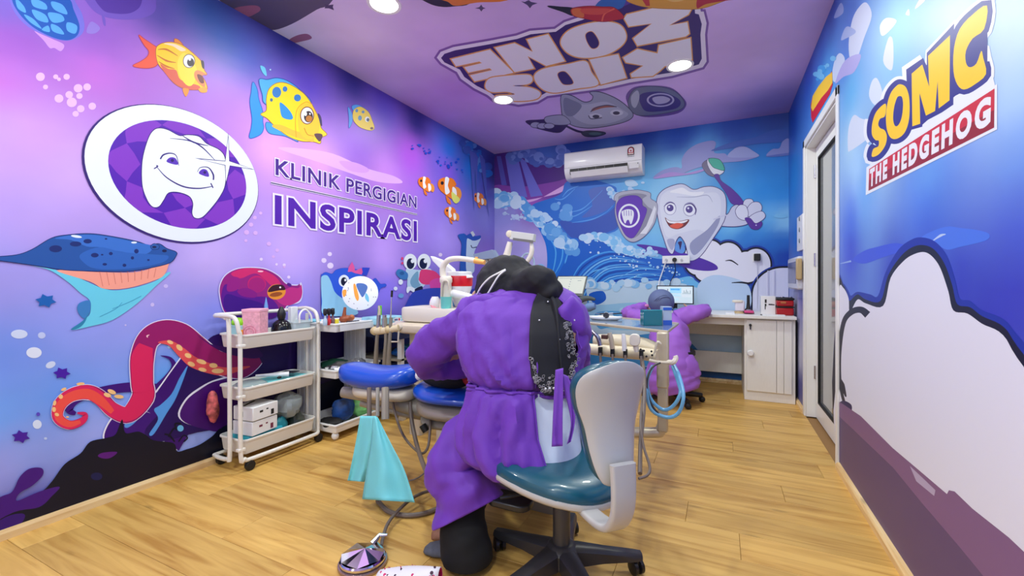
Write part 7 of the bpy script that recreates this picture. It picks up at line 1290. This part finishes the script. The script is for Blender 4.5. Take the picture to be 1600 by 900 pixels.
# ------------------------------------------------------------ the second person, at the desk
SEC = thing('person', 'person in purple gown and slate blue cap leaning on the back desk', 'person', (PY(1045,600,4.1).x,4.1,0))
J2 = [PY(1050,585,4.0), PY(1046,545,4.05), PY(1040,510,4.15), PY(1036,495,4.22), PY(1033,475,4.25), PY(1010,508,4.18), PY(982,492,4.30), PY(1008,484,4.45), PY(1066,505,4.16), PY(1098,490,4.28), PY(1078,486,4.46),
      PY(1030,590,4.1), PY(1022,585,4.5), PY(1024,632,4.55), PY(1066,590,4.1), PY(1070,588,4.5), PY(1068,635,4.55)]
skin_body('body', J2, [(0,1),(1,2),(2,3),(3,4),(2,5),(5,6),(6,7),(2,8),(8,9),(9,10),(0,11),(11,12),(12,13),(0,14),(14,15),(15,16)], [.12,.115,.11,.05,.07,.045,.03,.024,.045,.03,.024,.085,.065,.045,.085,.065,.045], skin, SEC, 2)
def fl2(pts, rs, nm, seed, amp=.015, m=purple2, cap=True, flat=1): sl = MB(); addr(sl, sleeve(pts, rs, seed, amp=amp, n=28, k=7), cap); return sl.build(nm, m, SEC, smooth=True, angle=80)
fl2([PY(1040,497,4.2),PY(1044,515,4.13),PY(1047,540,4.05),PY(1050,570,4.0),PY(1052,592,3.98),PY(1058,612,3.97)], [.09,.16,.17,.19,.21,.19], 'gown', 31, .022)
fl2([PY(1020,500,4.17),PY(1000,497,4.22),PY(981,490,4.30),PY(990,484,4.38),PY(1009,480,4.46)], [.075,.075,.065,.058,.045], 'sleeve', 33); fl2([PY(1058,500,4.16),PY(1078,492,4.2),PY(1099,486,4.28),PY(1092,487,4.38),PY(1074,490,4.46)], [.08,.085,.07,.06,.045], 'sleeve', 35)
fl2([PY(1058,555,4.0),PY(1070,575,3.96),PY(1078,592,3.95)], [.10,.12,.09], 'gown_flap', 37); fl2([PY(1030,575,4.02),PY(1020,595,4.0),PY(1014,612,4.0)], [.10,.10,.05], 'gown_flap', 39)
cp = MB(); cp.ell(PY(1033,471,4.25), (.118,.12,.115), 24, 16); cap_ = cp.build('surgical_cap', mat('slate_cap', (98,112,152), .7, bump=.4, bscale=40), SEC, smooth=True)
for k in range(3): MB().tube([surf(1017+k*4,484-k*2,PY(1033,471,4.25),(.12,.122,.117),.0),surf(1024+k*4,468-k,PY(1033,471,4.25),(.12,.122,.117),.0),surf(1040+k*3,461+k*2,PY(1033,471,4.25),(.12,.122,.117),.0),surf(1049,470+k*3,PY(1033,471,4.25),(.12,.122,.117),.0)], [.002,.006,.006,.002], 6, 5).build('cap_fold', MC['slate_cap'], cap_, smooth=True)
MB().ell(PY(1010,478,4.44), (.03,.03,.02), 14, 10).build('cuff', mat('pink_cuff', (215,130,190), .7), SEC, smooth=True)
hand(None, J2[7], Vector((.6,.6,-.1)), Vector((0,0,1)), skin, SEC); hand(None, J2[10], Vector((-.6,.6,-.1)), Vector((0,0,1)), skin, SEC)
for k, (a, b) in enumerate((((13),(12)),((16),(15)))): q0 = J2[a]; MB().tube([J2[b], q0, Vector((q0.x,q0.y,.04))], [.085,.075,.07], 14, 4).build('trouser_leg', trou, SEC, smooth=True); MB().ell((q0.x,q0.y-.04,.035),(.045,.11,.035),16,10).build('shoe', black, SEC, smooth=True)
t = thing('office_stool', 'dark office stool under the person at the back desk', 'stool', (PY(1050,600,4.05).x,4.05,0)); sx, sy = t.location.x, 4.05; MB().lathe((sx,sy), [(.17,.40),(.19,.42),(.19,.45),(.16,.47)], 28).build('seat', black, t, smooth=True); MB().lathe((sx,sy), [(.025,.08),(.025,.40)], 16).build('column', chrome, t, smooth=True)
for k in range(5):
    a = 2*pi*k/5+.3; MB().tube([(sx,sy,.09),(sx+.25*cos(a),sy+.25*sin(a),.06)], [.03,.02], 10).build('base_leg', blackp, t, smooth=True); MB().ell((sx+.25*cos(a),sy+.25*sin(a),.027),(.027,.02,.027),12,8).build('caster', black, t, smooth=True)
